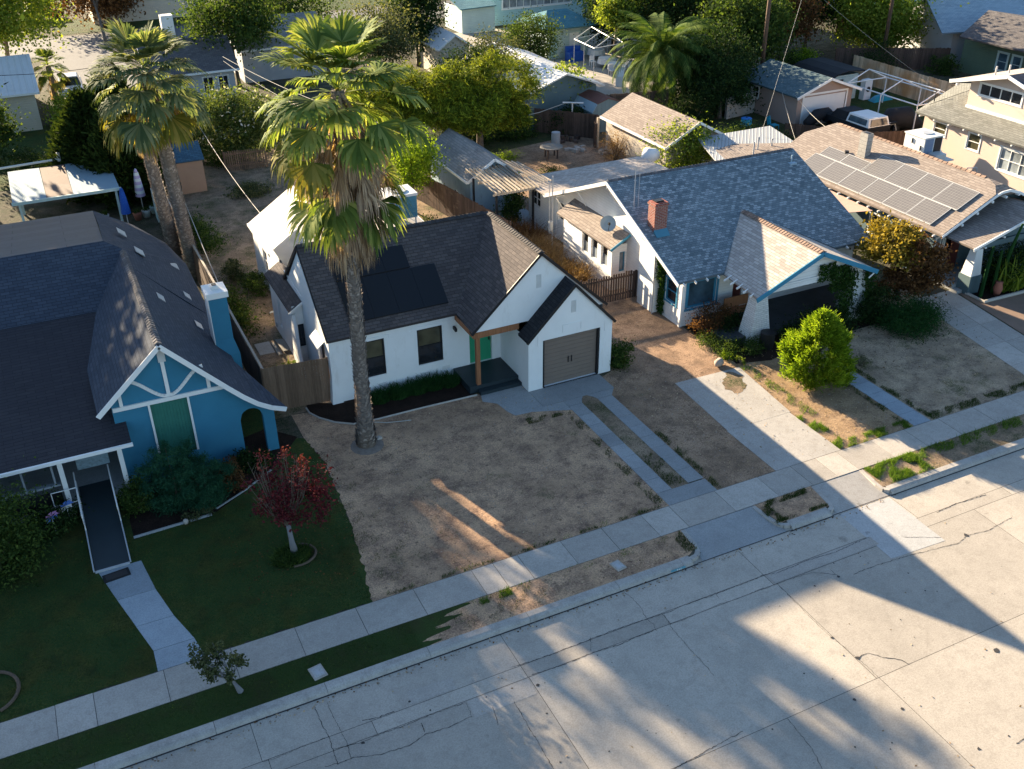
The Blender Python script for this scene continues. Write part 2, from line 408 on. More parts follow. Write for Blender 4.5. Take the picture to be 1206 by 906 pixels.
paint('paleblue_wall', (.30, .40, .46), .12, 1.5, .85, stain=(.16, .2, .24))
paint('grey_wall', (.44, .45, .46), .1, 1, .85)
paint('teal_wall', (.09, .14, .155), .1, 1.3, .8)
paint('shed_tan', (.34, .22, .15), .1, 1.2, .8)
siding('barn_blue', (.14, .22, .26), .3, axis=0)
paint('metal_grey', (.42, .43, .44), .1, 3, .4)
paint('cooler_white', (.66, .66, .64), .08, 3, .5)
paint('cooler_side', (.075, .23, .31), .1, 3, .5)
paint('louvre_blue', (.16, .22, .33), .1, 3, .5)
paint('white_plastic', (.76, .76, .75), .04, 3, .4)
paint('dish_blue', (.30, .40, .48), .05, 3, .35)
paint('black_plastic', (.02, .02, .022), .15, 3, .5)
paint('pole_wood', (.12, .075, .05), .3, 4, .9)
paint('cable_black', (.02, .02, .02), .1)
paint('cable_pale', (.42, .40, .36), .1)
paint('galvanised', (.50, .50, .49), .1, 6, .4)
paint('vent_white', (.66, .66, .64), .1, 3, .6)
paint('rubber', (.012, .013, .014), .2, 3, .7)
paint('brown_edging', (.12, .085, .06), .3, 6, .95)
paint('rock', (.36, .30, .25), .25, 6, .95, .8, 20)
paint('bark', (.13, .10, .075), .35, 9, .95, .9, 25)
paint('bark_pale', (.20, .195, .20), .2, 6, .9, .6, 25)
paint('palm_bark', (.19, .155, .13), .35, 8, .95, .9, 18, isl=.35)
paint('palm_boot', (.28, .24, .21), .3, 8, .95, .5, 18, isl=.4)
paint('red_paint', (.35, .03, .025), .1); paint('blue_plastic', (.02, .16, .48), .1, 3, .4)
paint('lav_fabric', (.52, .40, .58), .05); paint('white_cloth', (.72, .72, .70), .06, 4, .8)
paint('blue_cloth', (.015, .09, .42), .15, 3, .7); paint('terracotta', (.34, .13, .09), .15, 4, .8)
paint('pool_blue', (.02, .30, .42), .1, 3, .4); paint('yellow_paint', (.62, .40, .05), .1, 3, .5)
paint('truck_white', (.68, .69, .69), .04, 2, .35); paint('dark_tarp', (.018, .019, .022), .3, 2, .8, .9, 6)
paint('dark_red', (.10, .025, .02), .2, 3, .5); paint('car_silver', (.55, .56, .58), .03, 2, .25)
paint('petal_blue', (.10, .22, .65), .1); paint('petal_pink', (.55, .28, .55), .1)
glass('glass_dark', (.02, .022, .026)); glass('glass_olive', (.075, .068, .04)); glass('glass_blue', (.05, .09, .12)); glass('glass_pale', (.22, .25, .27), .2)
glass('car_glass', (.015, .02, .025), .05)
# leaves
leafmat('leaf_palm', ((.055, .10, .025), (.14, .21, .05), (.34, .38, .12)), .42, .8)
leafmat('leaf_palm_far', ((.045, .08, .035), (.11, .155, .07), (.27, .29, .15)), .4, .8)
leafmat('leaf_dead', ((.14, .10, .07), (.33, .24, .165), (.58, .45, .32)), .25, 2)
leafmat('leaf_yellowing', ((.09, .11, .02), (.19, .19, .035), (.34, .28, .07)), .4, 2)
leafmat('leaf_pine', ((.03, .05, .008), (.11, .15, .014), (.30, .34, .03)), .22, .5)
leafmat('leaf_bright', ((.05, .10, .008), (.13, .22, .015), (.24, .34, .03)), .45, .8)
leafmat('leaf_lime', ((.06, .11, .012), (.14, .20, .025), (.26, .32, .06)), .4, 1)
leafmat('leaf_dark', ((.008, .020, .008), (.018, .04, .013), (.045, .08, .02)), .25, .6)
leafmat('leaf_mid', ((.015, .035, .010), (.04, .075, .018), (.10, .15, .035)), .35, .7)
leafmat('leaf_olive', ((.03, .045, .022), (.07, .09, .04), (.16, .17, .08)), .3, .7)
leafmat('leaf_cypress', ((.012, .024, .007), (.026, .045, .010), (.055, .085, .018)), .2, .7)
leafmat('leaf_juniper', ((.008, .035, .010), (.016, .06, .016), (.04, .10, .025)), .2, 1)
leafmat('leaf_sprengeri', ((.010, .045, .025), (.022, .085, .045), (.05, .14, .07)), .2, 1.2)
leafmat('leaf_red', ((.04, .008, .012), (.09, .014, .020), (.17, .032, .034)), .15, 1.2)
leafmat('leaf_coral', ((.10, .018, .016), (.16, .03, .026), (.28, .10, .075)), .12, 3)
leafmat('leaf_orange', ((.08, .065, .012), (.19, .145, .02), (.34, .26, .045)), .3, .9)
leafmat('leaf_rust', ((.05, .028, .014), (.11, .055, .025), (.20, .10, .04)), .3, .9)
leafmat('leaf_dryweed', ((.10, .055, .025), (.20, .12, .055), (.36, .25, .13)), .3, 1.2)
leafmat('leaf_oleander', ((.02, .04, .012), (.06, .10, .025), (.16, .20, .07)), .35, .8)
leafmat('flower_white', ((.5, .5, .42), (.65, .65, .58), (.8, .8, .74)), .2, 2)
leafmat('blade_green', ((.016, .036, .012), (.035, .070, .02), (.09, .11, .03)), .3, 2)
leafmat('blade_edge', ((.04, .09, .015), (.08, .16, .02), (.15, .24, .04)), .4, 2)
leafmat('blade_dry', ((.24, .16, .10), (.45, .33, .21), (.66, .50, .33)), .3, 2)
leafmat('leaf_ivy', ((.012, .04, .010), (.03, .075, .016), (.07, .13, .03)), .3, 2)
# ------------------------------------------------------------------ ground, street, kerb, walks
RZ = -.13
def sheet(name, mat, pts, z=0.0):
    m = MB(); m.poly([(x, y, z) for x, y in pts]); return struct(name, m, mat)
def rect(x0, x1, y0, y1): return [(x0, y0), (x1, y0), (x1, y1), (x0, y1)]
def wobble(pts, amp, step, seed=1):
    """a polygon outline with ragged edges"""
    r = random.Random(seed); out = []
    for i in range(len(pts)):
        a = Vector((*pts[i], 0)); b = Vector((*pts[(i+1) % len(pts)], 0)); n = max(1, int((b-a).length/step)); p = Vector((-(b-a).y, (b-a).x, 0)).normalized()
        for k in range(n):
            q = a.lerp(b, k/n)+(p*r.uniform(-amp, amp) if k else Vector((0, 0, 0))); out.append((q.x, q.y))
    return out
def ngon_sheet(name, mat, pts, z):
    import mathutils.geometry as mg
    tris = mg.tessellate_polygon([[Vector((x, y, 0)) for x, y in pts]])
    m = MB(); m.v = [(x, y, z) for x, y in pts]
    for t in tris:
        a, b, c = [Vector((*pts[i], 0)) for i in t]
        if (b-a).cross(c-a).z < 0: t = (t[0], t[2], t[1])
        m.f.append(tuple(t)); m.uv += [(0, 0)]*3
    return struct(name, m, mat)
m = MB(); m.poly([(-2500, 20.55, -.012), (2500, 20.55, -.012), (2500, 4500, -.012), (-2500, 4500, -.012)])
for a_, b_ in ((-2500, 15.7), (18.75, 21.0), (23.28, 2500)): m.poly([(a_, 19.3, -.012), (b_, 19.3, -.012), (b_, 20.55, -.012), (a_, 20.55, -.012)])
m.poly([(-2500, -2500, -.012), (2500, -2500, -.012), (2500, 6.9, -.012), (-2500, 6.9, -.012)])
struct('ground', m, 'town_ground')
# street: poured slabs over a dark joint bed
m = MB(); m.poly([(-300, 6.9, RZ-.012), (300, 6.9, RZ-.012), (300, 19.3, RZ-.012), (-300, 19.3, RZ-.012)]); struct('road_bed', m, 'crack')
m = MB(); r = random.Random(3)
def slabrow(y0, y1, joints, z=RZ, g=.007, mm=None):
    for a, b in zip(joints[:-1], joints[1:]): (mm or m).poly([(a+g, y0+g, z), (b-g, y0+g, z), (b-g, y1-g, z), (a+g, y1-g, z)])
far = lambda a, b, st: [a+st*i for i in range(int((b-a)/st)+1)]
slabrow(17.69, 19.3, [-300, -6, 1.45, 8.6, 16.9, 23.2, 31, 300])
slabrow(17.22, 17.69, [-300, -5, 1.6, 4.3, 8.6, 13.2, 16.9, 22.8, 27, 300])
slabrow(13.02, 17.22, [-300, -7.2, 1.1, 8.62, 17.02, 25.2, 33, 300])
slabrow(8.9, 13.02, [-300, -7, 1.2, 9.5, 17.1, 25.3, 33.5, 300])
slabrow(6.9, 8.9, [-300, -7, 1.2, 9.5, 17.1, 25.3, 33.5, 300])
struct('road', m, 'road_concrete')
m = MB(); m.poly([(20.95, 16.55, RZ+.004), (23.1, 16.45, RZ+.004), (23.15, 18.95, RZ+.004), (21.0, 18.98, RZ+.004)])
struct('road_patch', m, 'patch_concrete')
m = MB(); m.poly([(6.75, 16.6, RZ+.004), (8.55, 16.6, RZ+.004), (8.58, 17.18, RZ+.004), (6.78, 17.18, RZ+.004)])
m.poly([(17.0, 17.25, RZ+.0045), (21.1, 17.25, RZ+.0045), (21.1, 17.66, RZ+.0045), (17.0, 17.66, RZ+.0045)])
m.poly([(5.4, 17.75, RZ+.004), (6.7, 17.72, RZ+.004), (6.75, 18.15, RZ+.004), (5.45, 18.2, RZ+.004)])
struct('road_patch', m, 'walk_concrete')
CRACKS = [
  [(1.26, 17.68), (1.81, 17.64), (2.4, 17.69), (3.05, 17.7)],
  [(3.1, 18.79), (3.1, 18.29), (3.16, 17.7), (3.12, 17.18), (3.11, 16.77)],
  [(3.43, 18.79), (3.44, 18.21), (3.49, 17.7), (3.51, 17.3), (3.47, 16.79)],
  [(3.48, 17.2), (3.88, 17.15), (4.44, 17.19), (5.16, 17.16), (5.74, 17.2), (6.18, 17.19), (6.72, 17.17)],
  [(3.12, 16.8), (3.53, 16.79), (4.17, 16.59), (4.92, 16.53), (5.41, 16.68), (6.0, 16.62), (6.27, 16.65), (6.69, 16.67)],
  [(3.15, 17.28), (3.54, 17.2)],
  [(5.41, 16.76), (5.43, 17.06)],
  [(6.7, 16.69), (6.74, 17.16)],
  [(7.32, 16.71), (7.18, 16.12)],
  [(2.79, 16.86), (3.12, 16.8)],
  [(4.1, 17.8), (4.44, 17.72), (4.93, 17.72)],
  [(8.37, 17.76), (8.75, 17.71), (9.65, 17.68), (10.59, 17.7), (11.64, 17.72), (12.61, 17.69), (13.26, 17.63), (14.01, 17.68), (15.12, 17.66), (16.89, 17.68)],
  [(8.74, 17.26), (9.68, 17.2), (10.66, 17.23), (11.38, 17.16), (12.0, 17.2), (12.68, 17.21)],
  [(13.18, 17.21), (13.83, 17.19), (14.98, 17.25), (15.51, 17.2), (16.54, 17.24)],
  [(12.68, 18.93), (12.76, 18.67), (12.79, 18.23), (12.67, 17.67), (12.74, 17.42), (12.68, 17.15)],
  [(13.24, 17.59), (13.13, 17.13), (13.13, 16.73), (13.12, 16.16), (13.16, 15.67), (13.15, 15.04)],
  [(10.62, 17.3), (10.85, 17.76)],
  [(15.04, 17.44), (15.12, 17.66)],
  [(16.81, 17.72), (17.4, 17.6), (18.48, 17.64), (19.59, 17.57), (20.46, 17.63), (21.04, 17.65)],
  [(16.4, 17.2), (17.26, 17.21), (18.32, 17.14), (18.87, 16.76)],
  [(19.36, 16.51), (19.91, 16.53), (20.69, 16.49), (21.71, 16.4), (23.4, 16.17), (23.96, 16.33), (24.72, 16.21), (25.97, 16.36)],
  [(17.08, 13.82), (17.49, 13.83), (17.72, 13.55), (18.08, 13.24), (18.18, 13.01)],
  [(17.01, 17.11), (16.95, 15.04), (17.08, 13.73), (17.09, 13.05)],
  [(18.88, 16.98), (18.89, 16.63)],
  [(23.94, 17.64), (24.92, 17.7), (26.19, 17.62)],
  [(22.07, 17.14), (23.1, 16.63)],
  [(13.98, 12.99), (13.93, 11.98), (13.74, 11.39)],
  [(10.47, 13.0), (12.7, 13.18)],
  [(18.61, 9.84), (18.91, 9.86)],
  [(7.89, 16.64), (7.84, 14.29)],
]

m = MB(); r = random.Random(5)
for c in CRACKS:
    P = []
    for a, b in zip(c[:-1], c[1:]):
        n = max(2, int(math.hypot(b[0]-a[0], b[1]-a[1])/.07))
        for k in range(n): P.append((a[0]+(b[0]-a[0])*k/n+r.uniform(-.018, .018), a[1]+(b[1]-a[1])*k/n+r.uniform(-.018, .018)))
    P.append(c[-1]); wd = r.uniform(.004, .009)
    for i, (a, b) in enumerate(zip(P[:-1], P[1:])):
        d = Vector((b[0]-a[0], b[1]-a[1], 0)); d.normalize(); q = Vector((-d.y, d.x, 0))*wd*r.uniform(.5, 1.5); a = Vector((*a, RZ+.006)); b = Vector((*b, RZ+.006))
        m.poly([a-q, b+d*.006-q, b+d*.006+q, a+q])
struct('road_cracks', m, 'crack')
m = MB()
for x, y, q in [(8.71, 16.86, .05), (15.97, 12.71, .05), (20.73, 12.34, .09), (16.97, 14.72, .05), (18.89, 16.63, .05), (20.9, 15.81, .03), (23.93, 16.35, .08), (17.08, 13.82, .08), (3.87, 17.12, .05), (5.42, 17.85, .04), (16.86, 11.94, .05), (17.65, 10.14, .05)]+[(r.uniform(5, 24), r.uniform(9.5, 18), r.uniform(.012, .035)) for _ in range(55)]:
    n = 7; m.poly([(x+q*math.cos(a*6.283/n)*r.uniform(.5, 1.3), y+q*math.sin(a*6.283/n)*r.uniform(.5, 1.3), RZ+.008) for a in range(n)])
struct('road_spots', m, 'tar')
# kerb
def kerb(xs):
    m = MB()
    for a, b in zip(xs[:-1], xs[1:]):
        g = .006; a += g; b -= g
        prof = [(19.03, RZ-.005), (19.07, -.045), (19.12, -.012), (19.17, .004), (19.37, .006), (19.37, RZ-.005)]
        m.prism([(a, y, z) for y, z in prof], (b-a, 0, 0))
    return m
m = kerb([-300, -40]+[-40+2.9*i for i in range(15)]+[3.55, 6.5, 9.6, 12.6, 14.9, 15.25])
# rounded returns at the two driveway mouths
def kret(m, pts, ztop):
    for (a, b, za, zb) in [(pts[i], pts[i+1], ztop[i], ztop[i+1]) for i in range(len(pts)-1)]:
        d = Vector((b[0]-a[0], b[1]-a[1], 0)).normalized(); n = Vector((-d.y, d.x, 0))*.075
        A = Vector((*a, 0)); B = Vector((*b, 0)); e = d*.004
        m.hexa([A-n+Vector((0, 0, RZ)), A+n+Vector((0, 0, RZ)), B+n+Vector((0, 0, RZ))+e, B-n+Vector((0, 0, RZ))+e, A-n+Vector((0, 0, za)), A+n+Vector((0, 0, za)), B+n+Vector((0, 0, zb))+e, B-n+Vector((0, 0, zb))+e])
kret(m, [(15.25, 19.22), (15.5, 19.27), (15.66, 19.42), (15.74, 19.7), (15.82, 20.48)], [.005, -.005, -.004, .0, .006])
kret(m, [(18.62, 20.48), (18.72, 19.7), (18.8, 19.42), (18.92, 19.28), (19.1, 19.2)], [.006, 0, -.004, -.004, .005])
for v, f in [(q.v, q.f) for q in (kerb([19.1, 20.75]), kerb([23.35, 25.2, 28.1, 31, 34, 37, 40, 80, 300]))]:
    i = len(m.v); m.v += v; m.f += [tuple(k+i for k in t) for t in f]; m.uv += [(0, 0)]*sum(len(t) for t in f)
kret(m, [(20.75, 19.2), (20.95, 19.3), (21.02, 19.6), (21.14, 20.48)], [.005, .0, 0, .006])
kret(m, [(23.28, 20.48), (23.2, 19.6), (23.22, 19.3), (23.36, 19.2)], [.006, 0, 0, .005])
struct('kerb', m, 'kerb_concrete')
m = MB(); m.poly([(-300, 18.985, RZ+.003), (15.4, 18.985, RZ+.003), (15.4, 19.045, RZ+.003), (-300, 19.045, RZ+.003)]); m.poly([(19.0, 18.985, RZ+.003), (20.8, 18.985, RZ+.003), (20.8, 19.045, RZ+.003), (19.0, 19.045, RZ+.003)]); m.poly([(23.3, 18.985, RZ+.003), (300, 18.985, RZ+.003), (300, 19.045, RZ+.003), (23.3, 19.045, RZ+.003)]); m.poly([(15.4, 19.03, RZ+.009), (19.0, 19.03, RZ+.009), (19.0, 19.06, RZ+.009), (15.4, 19.06, RZ+.009)]); m.poly([(20.8, 19.03, RZ+.009), (23.3, 19.03, RZ+.009), (23.3, 19.06, RZ+.009), (20.8, 19.06, RZ+.009)]); struct('gutter_shade_joint', m, 'tar')  # dark line along the kerb foot paints its shade and the joint
# faded address block painted on the kerb face
m = MB(); m.poly([(14.42, 19.045, -.108), (14.95, 19.045, -.108), (14.95, 19.062, -.045), (14.42, 19.062, -.045)])
for p in range(len(m.v)): m.v[p] = (m.v[p][0], m.v[p][1]-.014, m.v[p][2])
kb = thing('house_number', 'pale blue block with white digits painted on the kerb face beside the white house driveway', 'house number', (14.7, 19.03, -.07))
paint('faded_blue', (.10, .30, .38), .25, 8); m.build('number_block', 'faded_blue', kb)
tc = bpy.data.curves.new('digits', 'FONT'); tc.body = '945'; tc.size = .10; tc.align_x = 'CENTER'; tc.align_y = 'CENTER'; tc.space_character = 1.3
tc.materials.append(MATS['white_trim']); to = bpy.data.objects.new('digits_curve', tc); C.objects.link(to); bpy.context.view_layer.update(); me_ = bpy.data.meshes.new_from_object(to.evaluated_get(bpy.context.evaluated_depsgraph_get())); bpy.data.objects.remove(to); to = bpy.data.objects.new('digits', me_); C.objects.link(to); to.parent = kb; to.rotation_euler = (math.radians(75), 0, 0); to.location = (0, -.016, -.006)
# gutter-level aprons
m = MB(); m.poly([(15.6, 19.06, RZ+.006), (18.9, 19.06, RZ+.006), (18.65, 20.53, -.002), (15.82, 20.53, -.002)])
struct('driveway_apron', m, 'smooth_concrete')
m = MB(); m.poly([(20.95, 19.06, RZ+.006), (23.3, 19.06, RZ+.006), (23.27, 20.53, -.002), (21.14, 20.53, -.002)])
struct('driveway_apron', m, 'drive_concrete')
# sidewalk flags, each a separate pour
m = MB(); r = random.Random(9)
js = [-300, -60]+[-60+1.83*i for i in range(30)]+[-4.87, -3.04, -2.09, -.27, 1.55, 3.38, 5.2, 7.0, 8.9, 9.63, 10.48, 12.0, 13.5, 15.01, 16.1, 17.95, 19.75, 21.2, 22.3, 23.25, 24.9, 26.5, 28.2, 30, 31.8, 33.6, 36, 38, 40, 60, 300]
js = sorted(j for j in js)
for a, b in zip(js[:-1], js[1:]):
    g = .008; dz = r.uniform(-.004, .004); m.box(a+g, b-g, 20.53, 21.74, -.05, .012+dz)
struct('sidewalk', m, 'walk_concrete')
m = MB(); m.poly([(-300, 20.5, -.003), (300, 20.5, -.003), (300, 21.78, -.003), (-300, 21.78, -.003)]); struct('sidewalk_bed', m, 'crack')
# lots
ngon_sheet('lawn_left', 'green_lawn', wobble([(-40, 21.77), (5.75, 21.77), (6.3, 25.5), (6.55, 29.4), (6.3, 31.2), (5.4, 31.6), (5.4, 36), (-40, 36)], .07, .16, 2), .002)
ngon_sheet('parkway_left', 'green_strip', [(-40, 19.37)]+[(6.6+1.5*(t/40)+.35*math.sin(t*.55)+random.uniform(-.12, .12), 19.37+1.15*t/40) for t in range(41)]+[(-40, 20.52)], .002)
ngon_sheet('parkway_dry', 'dry_lawn', [(6.0, 19.37), (15.3, 19.37), (15.7, 19.6), (15.8, 20.52), (6.0, 20.52)], .0010)
ngon_sheet('parkway_island', 'dry_lawn', [(18.9, 19.37), (20.9, 19.37), (21.08, 20.52), (18.65, 20.52)], .0015)
ngon_sheet('parkway_right', 'yard_soil', [(23.25, 19.37), (90, 19.37), (90, 20.52), (23.3, 20.52)], .0015)
ngon_sheet('front_lawn', 'dry_lawn', wobble([(5.6, 21.77), (16.3, 21.77), (16.3, 29.5), (13.4, 31.2), (7.0, 32.9), (6.3, 33), (6.3, 31.2), (6.55, 29.4), (6.3, 25.5)], .0, 9), -.002)
ngon_sheet('side_soil', 'bare_soil', [(18, 21.77), (23.9, 21.77), (23.9, 38), (19, 38), (19, 30.4), (18, 30)], -.003)
ngon_sheet('corner_soil', 'warm_soil', [(23.45, 21.77), (27.1, 21.77), (27.1, 30), (23.6, 30)], -.002)
ngon_sheet('front_yard', 'dry_lawn_grey', [(27.1, 21.77), (34.6, 21.77), (36, 32), (27.1, 32)], -.002)
ngon_sheet('back_yard', 'yard_soil', [(5.4, 33), (23.6, 33), (23.6, 70), (5.4, 70)], -.004)
ngon_sheet('far_yard', 'bare_soil', [(23.6, 44), (34.5, 44), (34.5, 66), (23.6, 66)], -.005)
ngon_sheet('right_yard', 'shade_weeds', [(36, 44), (62, 44), (62, 66), (36, 66)], -.006)
ngon_sheet('far_patio', 'walk_concrete', [(36.5, 66), (60, 66), (60, 96), (36.5, 96)], -.005)
m = MB()
for a in range(7): m.poly([(37+a*.01, 21.78+0*a, 0)]*3) if False else None
# white house drive: two wheel strips, head slab and the stepped entry walk
m = MB(); g = .006
def strip(x0, x1, y0, y1, n, sk=0):
    for i in range(n):
        a = y0+(y1-y0)*i/n+g; b = y0+(y1-y0)*(i+1)/n-g; m.box(x0, x1, a, b, -.04, .008+random.uniform(-.003, .003))
strip(16.14, 16.74, 22.5, 28.75, 8); strip(17.44, 18.08, 22.55, 28.75, 8)
m.box(16.14, 18.09, 21.76, 22.49, -.04, .009)
m.box(15.25, 18.45, 29.2+g, 30.42, -.04, .010)
m.prism([(15.25, 29.19, .008), (16.14, 28.45, .008), (16.14, 28.76, .008), (16.74, 28.76, .008), (16.95, 29.12, .008), (17.2, 29.16, .008), (17.44, 28.76, .008), (18.08, 28.76, .008), (18.4, 29.6, .008), (18.4, 29.19, .008)][:0] or [(16.14, 28.76, .008), (16.74, 28.76, .008), (16.85, 29.0, .008), (17.0, 29.19, .008), (16.14, 29.19, .008)], (0, 0, -.05))
m.prism([(17.44, 28.76, .008), (18.08, 28.76, .008), (18.42, 29.19, .008), (17.2, 29.19, .008), (17.36, 29.0, .008)], (0, 0, -.05))
m.prism([(15.24, 29.2, .009), (15.24, 30.42, .009), (15.22, 31.2, .009), (13.45, 31.1, .009), (13.3, 30.6, .009), (13.75, 30.2, .009), (13.85, 29.5, .009), (14.0, 29.1, .009), (14.7, 29.05, .009), (15.24, 28.85, .009), (16.13, 28.5, .009), (16.13, 29.18, .009)], (0, 0, -.05))
struct('driveway', m, 'smooth_concrete')
# median tongue is bare earth
ngon_sheet('driveway_median', 'yard_soil', [(16.74, 22.49), (17.44, 22.49), (17.44, 28.8), (17.2, 29.2), (17.0, 29.2), (16.74, 28.8)], -.001)
# neighbour's drive, garden walk, far right drive
m = MB(); m.box(20.58, 23.5, 21.76, 24.6, -.04, .008); m.prism([(20.62, 24.61, .010), (23.55, 24.61, .010), (23.92, 28.32, .010), (20.82, 28.4, .010)], (0, 0, -.05))
struct('driveway', m, 'drive_concrete')
ngon_sheet('soil_patch', 'yard_soil', wobble([(22.6, 26.6), (23.2, 26.9), (23.6, 27.7), (23.3, 28.2), (22.7, 27.8), (22.3, 27.1)], .08, .12, 4), .0135)
m = MB()
for i in range(6): m.box(27.05, 27.88, 21.76+i*.82+g, 21.76+(i+1)*.82-g, -.04, .008+random.uniform(-.003, .003))
struct('garden_path', m, 'blue_path')
m = MB()
for i in range(5):
    a = 21.76+i*1.62; b = a+1.62; f = lambda y: (y-22)/6.8; m.prism([(33.75+f(a)*1.1, a+g, .008), (35.0+f(a)*1.15, a+g, .008), (35.0+f(b)*1.15, b-g, .008), (33.75+f(b)*1.1, b-g, .008)], (0, 0, -.05))
    m.prism([(35.02+f(a)*1.15, a+g, .011), (36.15+f(a)*1.1, a+g, .011), (36.15+f(b)*1.1, b-g, .011), (35.02+f(b)*1.15, b-g, .011)], (0, 0, -.05))
struct('driveway', m, 'walk_concrete')
paint('brown_paving', (.22, .15, .11), .2, 1.2, .9, .4, 30)
ngon_sheet('side_drive', 'brown_paving', [(36.2, 21.77), (60, 21.77), (60, 30.5), (37.7, 30.5), (37.5, 29.6)], .001)
# front walk of the blue house
m = MB(); L0 = [(-.41, 21.76), (-.40, 22.6), (-.7, 23.8), (-1.05, 25.2), (-1.42, 26.75)]; R0 = [(.86, 21.76), (.72, 22.6), (.35, 23.8), (.05, 25.2), (-.15, 26.75)]
for i in range(4): m.prism([(L0[i][0], L0[i][1]+g, .006), (R0[i][0], R0[i][1]+g, .006), (R0[i+1][0], R0[i+1][1]-g, .006), (L0[i+1][0], L0[i+1][1]-g, .006)], (0, 0, -.05))
struct('garden_path', m, 'blue_path')
# planting bed in front of the white house with its thin concrete edging
ngon_sheet('planting_bed', 'mulch', [(7.05, 33.7), (6.95, 32.9), (7.2, 32.3), (7.7, 31.7), (8.4, 31.25), (9.2, 31.2), (11, 31.2), (13.25, 31.15), (13.25, 33.1), (8, 33.1)], .002)
m = MB(); m.tube([(6.95, 33.2, .02), (6.97, 32.8, .02), (7.2, 32.3, .02), (7.65, 31.72, .02), (8.25, 31.28, .02), (9.2, 31.2, .02), (11, 31.2, .02), (13.3, 31.13, .02)], .04, 6); struct('bed_edging', m, 'walk_concrete')
ngon_sheet('planting_bed', 'mulch', [(-.2, 27.9), (1.2, 28.1), (2.2, 28.0), (3.6, 28.9), (4.9, 29.9), (6.1, 31.4), (5.2, 32.5), (-.2, 31)], .0045)
m = MB(); m.tube([(-.2, 28.0, .0), (1.0, 28.05, .0), (2.3, 28.1, .0)], .06, 6); m.tube([(2.5, 28.35, .0), (3.6, 28.95, .0), (4.7, 29.75, .0)], .04, 6); struct('bed_edging', m, 'smooth_concrete')
ngon_sheet('planting_bed', 'mulch', [(24.0, 28.6), (25.5, 28.2), (27.0, 28.6), (32.5, 28.8), (33.4, 32), (24, 32.4)], .001)
# strip along the right-hand bungalow
m = MB(); m.tube([(37.7, 29.2, .05), (37.7, 28.15, .05), (39.9, 28.1, .05), (44, 28.1, .05)], .09, 6); struct('bed_edging', m, 'walk_concrete')
ngon_sheet('planting_bed', 'mulch', [(37.7, 28.15), (44, 28.1), (44, 31), (37.7, 31)], .004)
# residential street behind, top left of the view
ngon_sheet('back_street', 'asphalt', [(2.2, 84), (8.5, 84), (8.5, 104), (60, 104), (60, 113), (-60, 113), (-60, 104), (2.2, 104)], .004)
ngon_sheet('back_lawn', 'green_lawn', [(-14, 66), (1.2, 66), (1.2, 80), (-14, 80)], .001)
ngon_sheet('back_lawn', 'green_lawn', [(4, 114), (60, 114), (60, 122), (4, 122)], .001)
ngon_sheet('side_lawn', 'green_lawn', [(52, 52), (61, 52), (61, 62), (56, 62)], .003)
ngon_sheet('shaded_yard', 'shade_weeds', [(23.6, 58.5), (36.4, 60.5), (36.4, 66), (23.6, 66)], -.003)
ngon_sheet('shaded_yard', 'shade_weeds', [(36.4, 49), (46, 49), (46, 65.9), (36.4, 65.9)], -.003)
# ------------------------------------------------------------------ grass blades
def inpoly(P, q):
    x, y = P[:, 0], P[:, 1]; ins = np.zeros(len(P), bool); n = len(q)
    for i in range(n):
        (x1, y1), (x2, y2) = q[i], q[(i+1) % n]
        if y1 == y2: continue
        c = ((y1 > y) != (y2 > y)) & (x < (x2-x1)*(y-y1)/(y2-y1)+x1); ins ^= c
    return ins
KEEP_OFF = [L0+R0[::-1], [(-1.6, 26.6), (-.4, 26.6), (-.4, 31), (-1.6, 31)], [(-.2, 27.9), (1.2, 28.1), (2.2, 28.0), (3.6, 28.9), (4.9, 29.9), (6.1, 31.4), (5.2, 32.5), (-.2, 31)],
    [(7.05, 33.7), (6.95, 32.9), (7.2, 32.3), (7.7, 31.7), (8.4, 31.25), (9.2, 31.15), (11, 31.15), (13.3, 31.1), (13.3, 33.1), (8, 33.1)], [(13.3, 28.9), (16.1, 28.4), (18.5, 29.2), (18.5, 30.5), (13.3, 31.3)], rect(27.03, 27.9, 21.7, 26.8)]
def blades(name, mat, regions, n, h, wdt, seed, lean=.6, rag=None):
    rg = np.random.default_rng(seed); V = []; tot = sum(a for _, a in regions); P = []
    for (x0, x1, y0, y1), a in regions:
        k = int(n*a/tot); P.append(np.c_[rg.uniform(x0, x1, k), rg.uniform(y0, y1, k)])
    P = np.concatenate(P)
    for q in KEEP_OFF: P = P[~inpoly(P, q)]
    if rag is not None:
        x_, y_ = P[:, 0], P[:, 1]; f_ = np.sin(x_*5.1+seed)+np.sin(y_*6.3+1.7*seed+1.3*np.sin(x_*3))+np.sin((x_+y_)*3.7+seed)+.9*np.sin((x_-y_)*9.1); P = P[f_ > rag+rg.normal(size=len(P))*.5]
    k = len(P); hh = h*rg.uniform(.5, 1.3, k); an = rg.uniform(0, 6.283, k); ca, sa = np.cos(an), np.sin(an); w = wdt*rg.uniform(.6, 1.3, k)
    ln = hh*rg.uniform(.1, lean*2, k); la = rg.uniform(0, 6.283, k)
    A = np.c_[P[:, 0]-ca*w, P[:, 1]-sa*w, np.zeros(k)]; B = np.c_[P[:, 0]+ca*w, P[:, 1]+sa*w, np.zeros(k)]; T = np.c_[P[:, 0]+np.cos(la)*ln, P[:, 1]+np.sin(la)*ln, hh]
    V = np.stack([A, B, T], 1).reshape(-1, 3); F = np.arange(len(V)).reshape(-1, 3)
    o = fastmesh(name, V, F, mat); o['kind'] = 'stuff'; return o
blades('grass', 'blade_green', [((-9, 5.8, 21.8, 28.2), 95), ((-9, 6.4, 19.4, 20.5), 20), ((5.6, 6.3, 24, 30), 3)], 90000, .045, .006, 1)
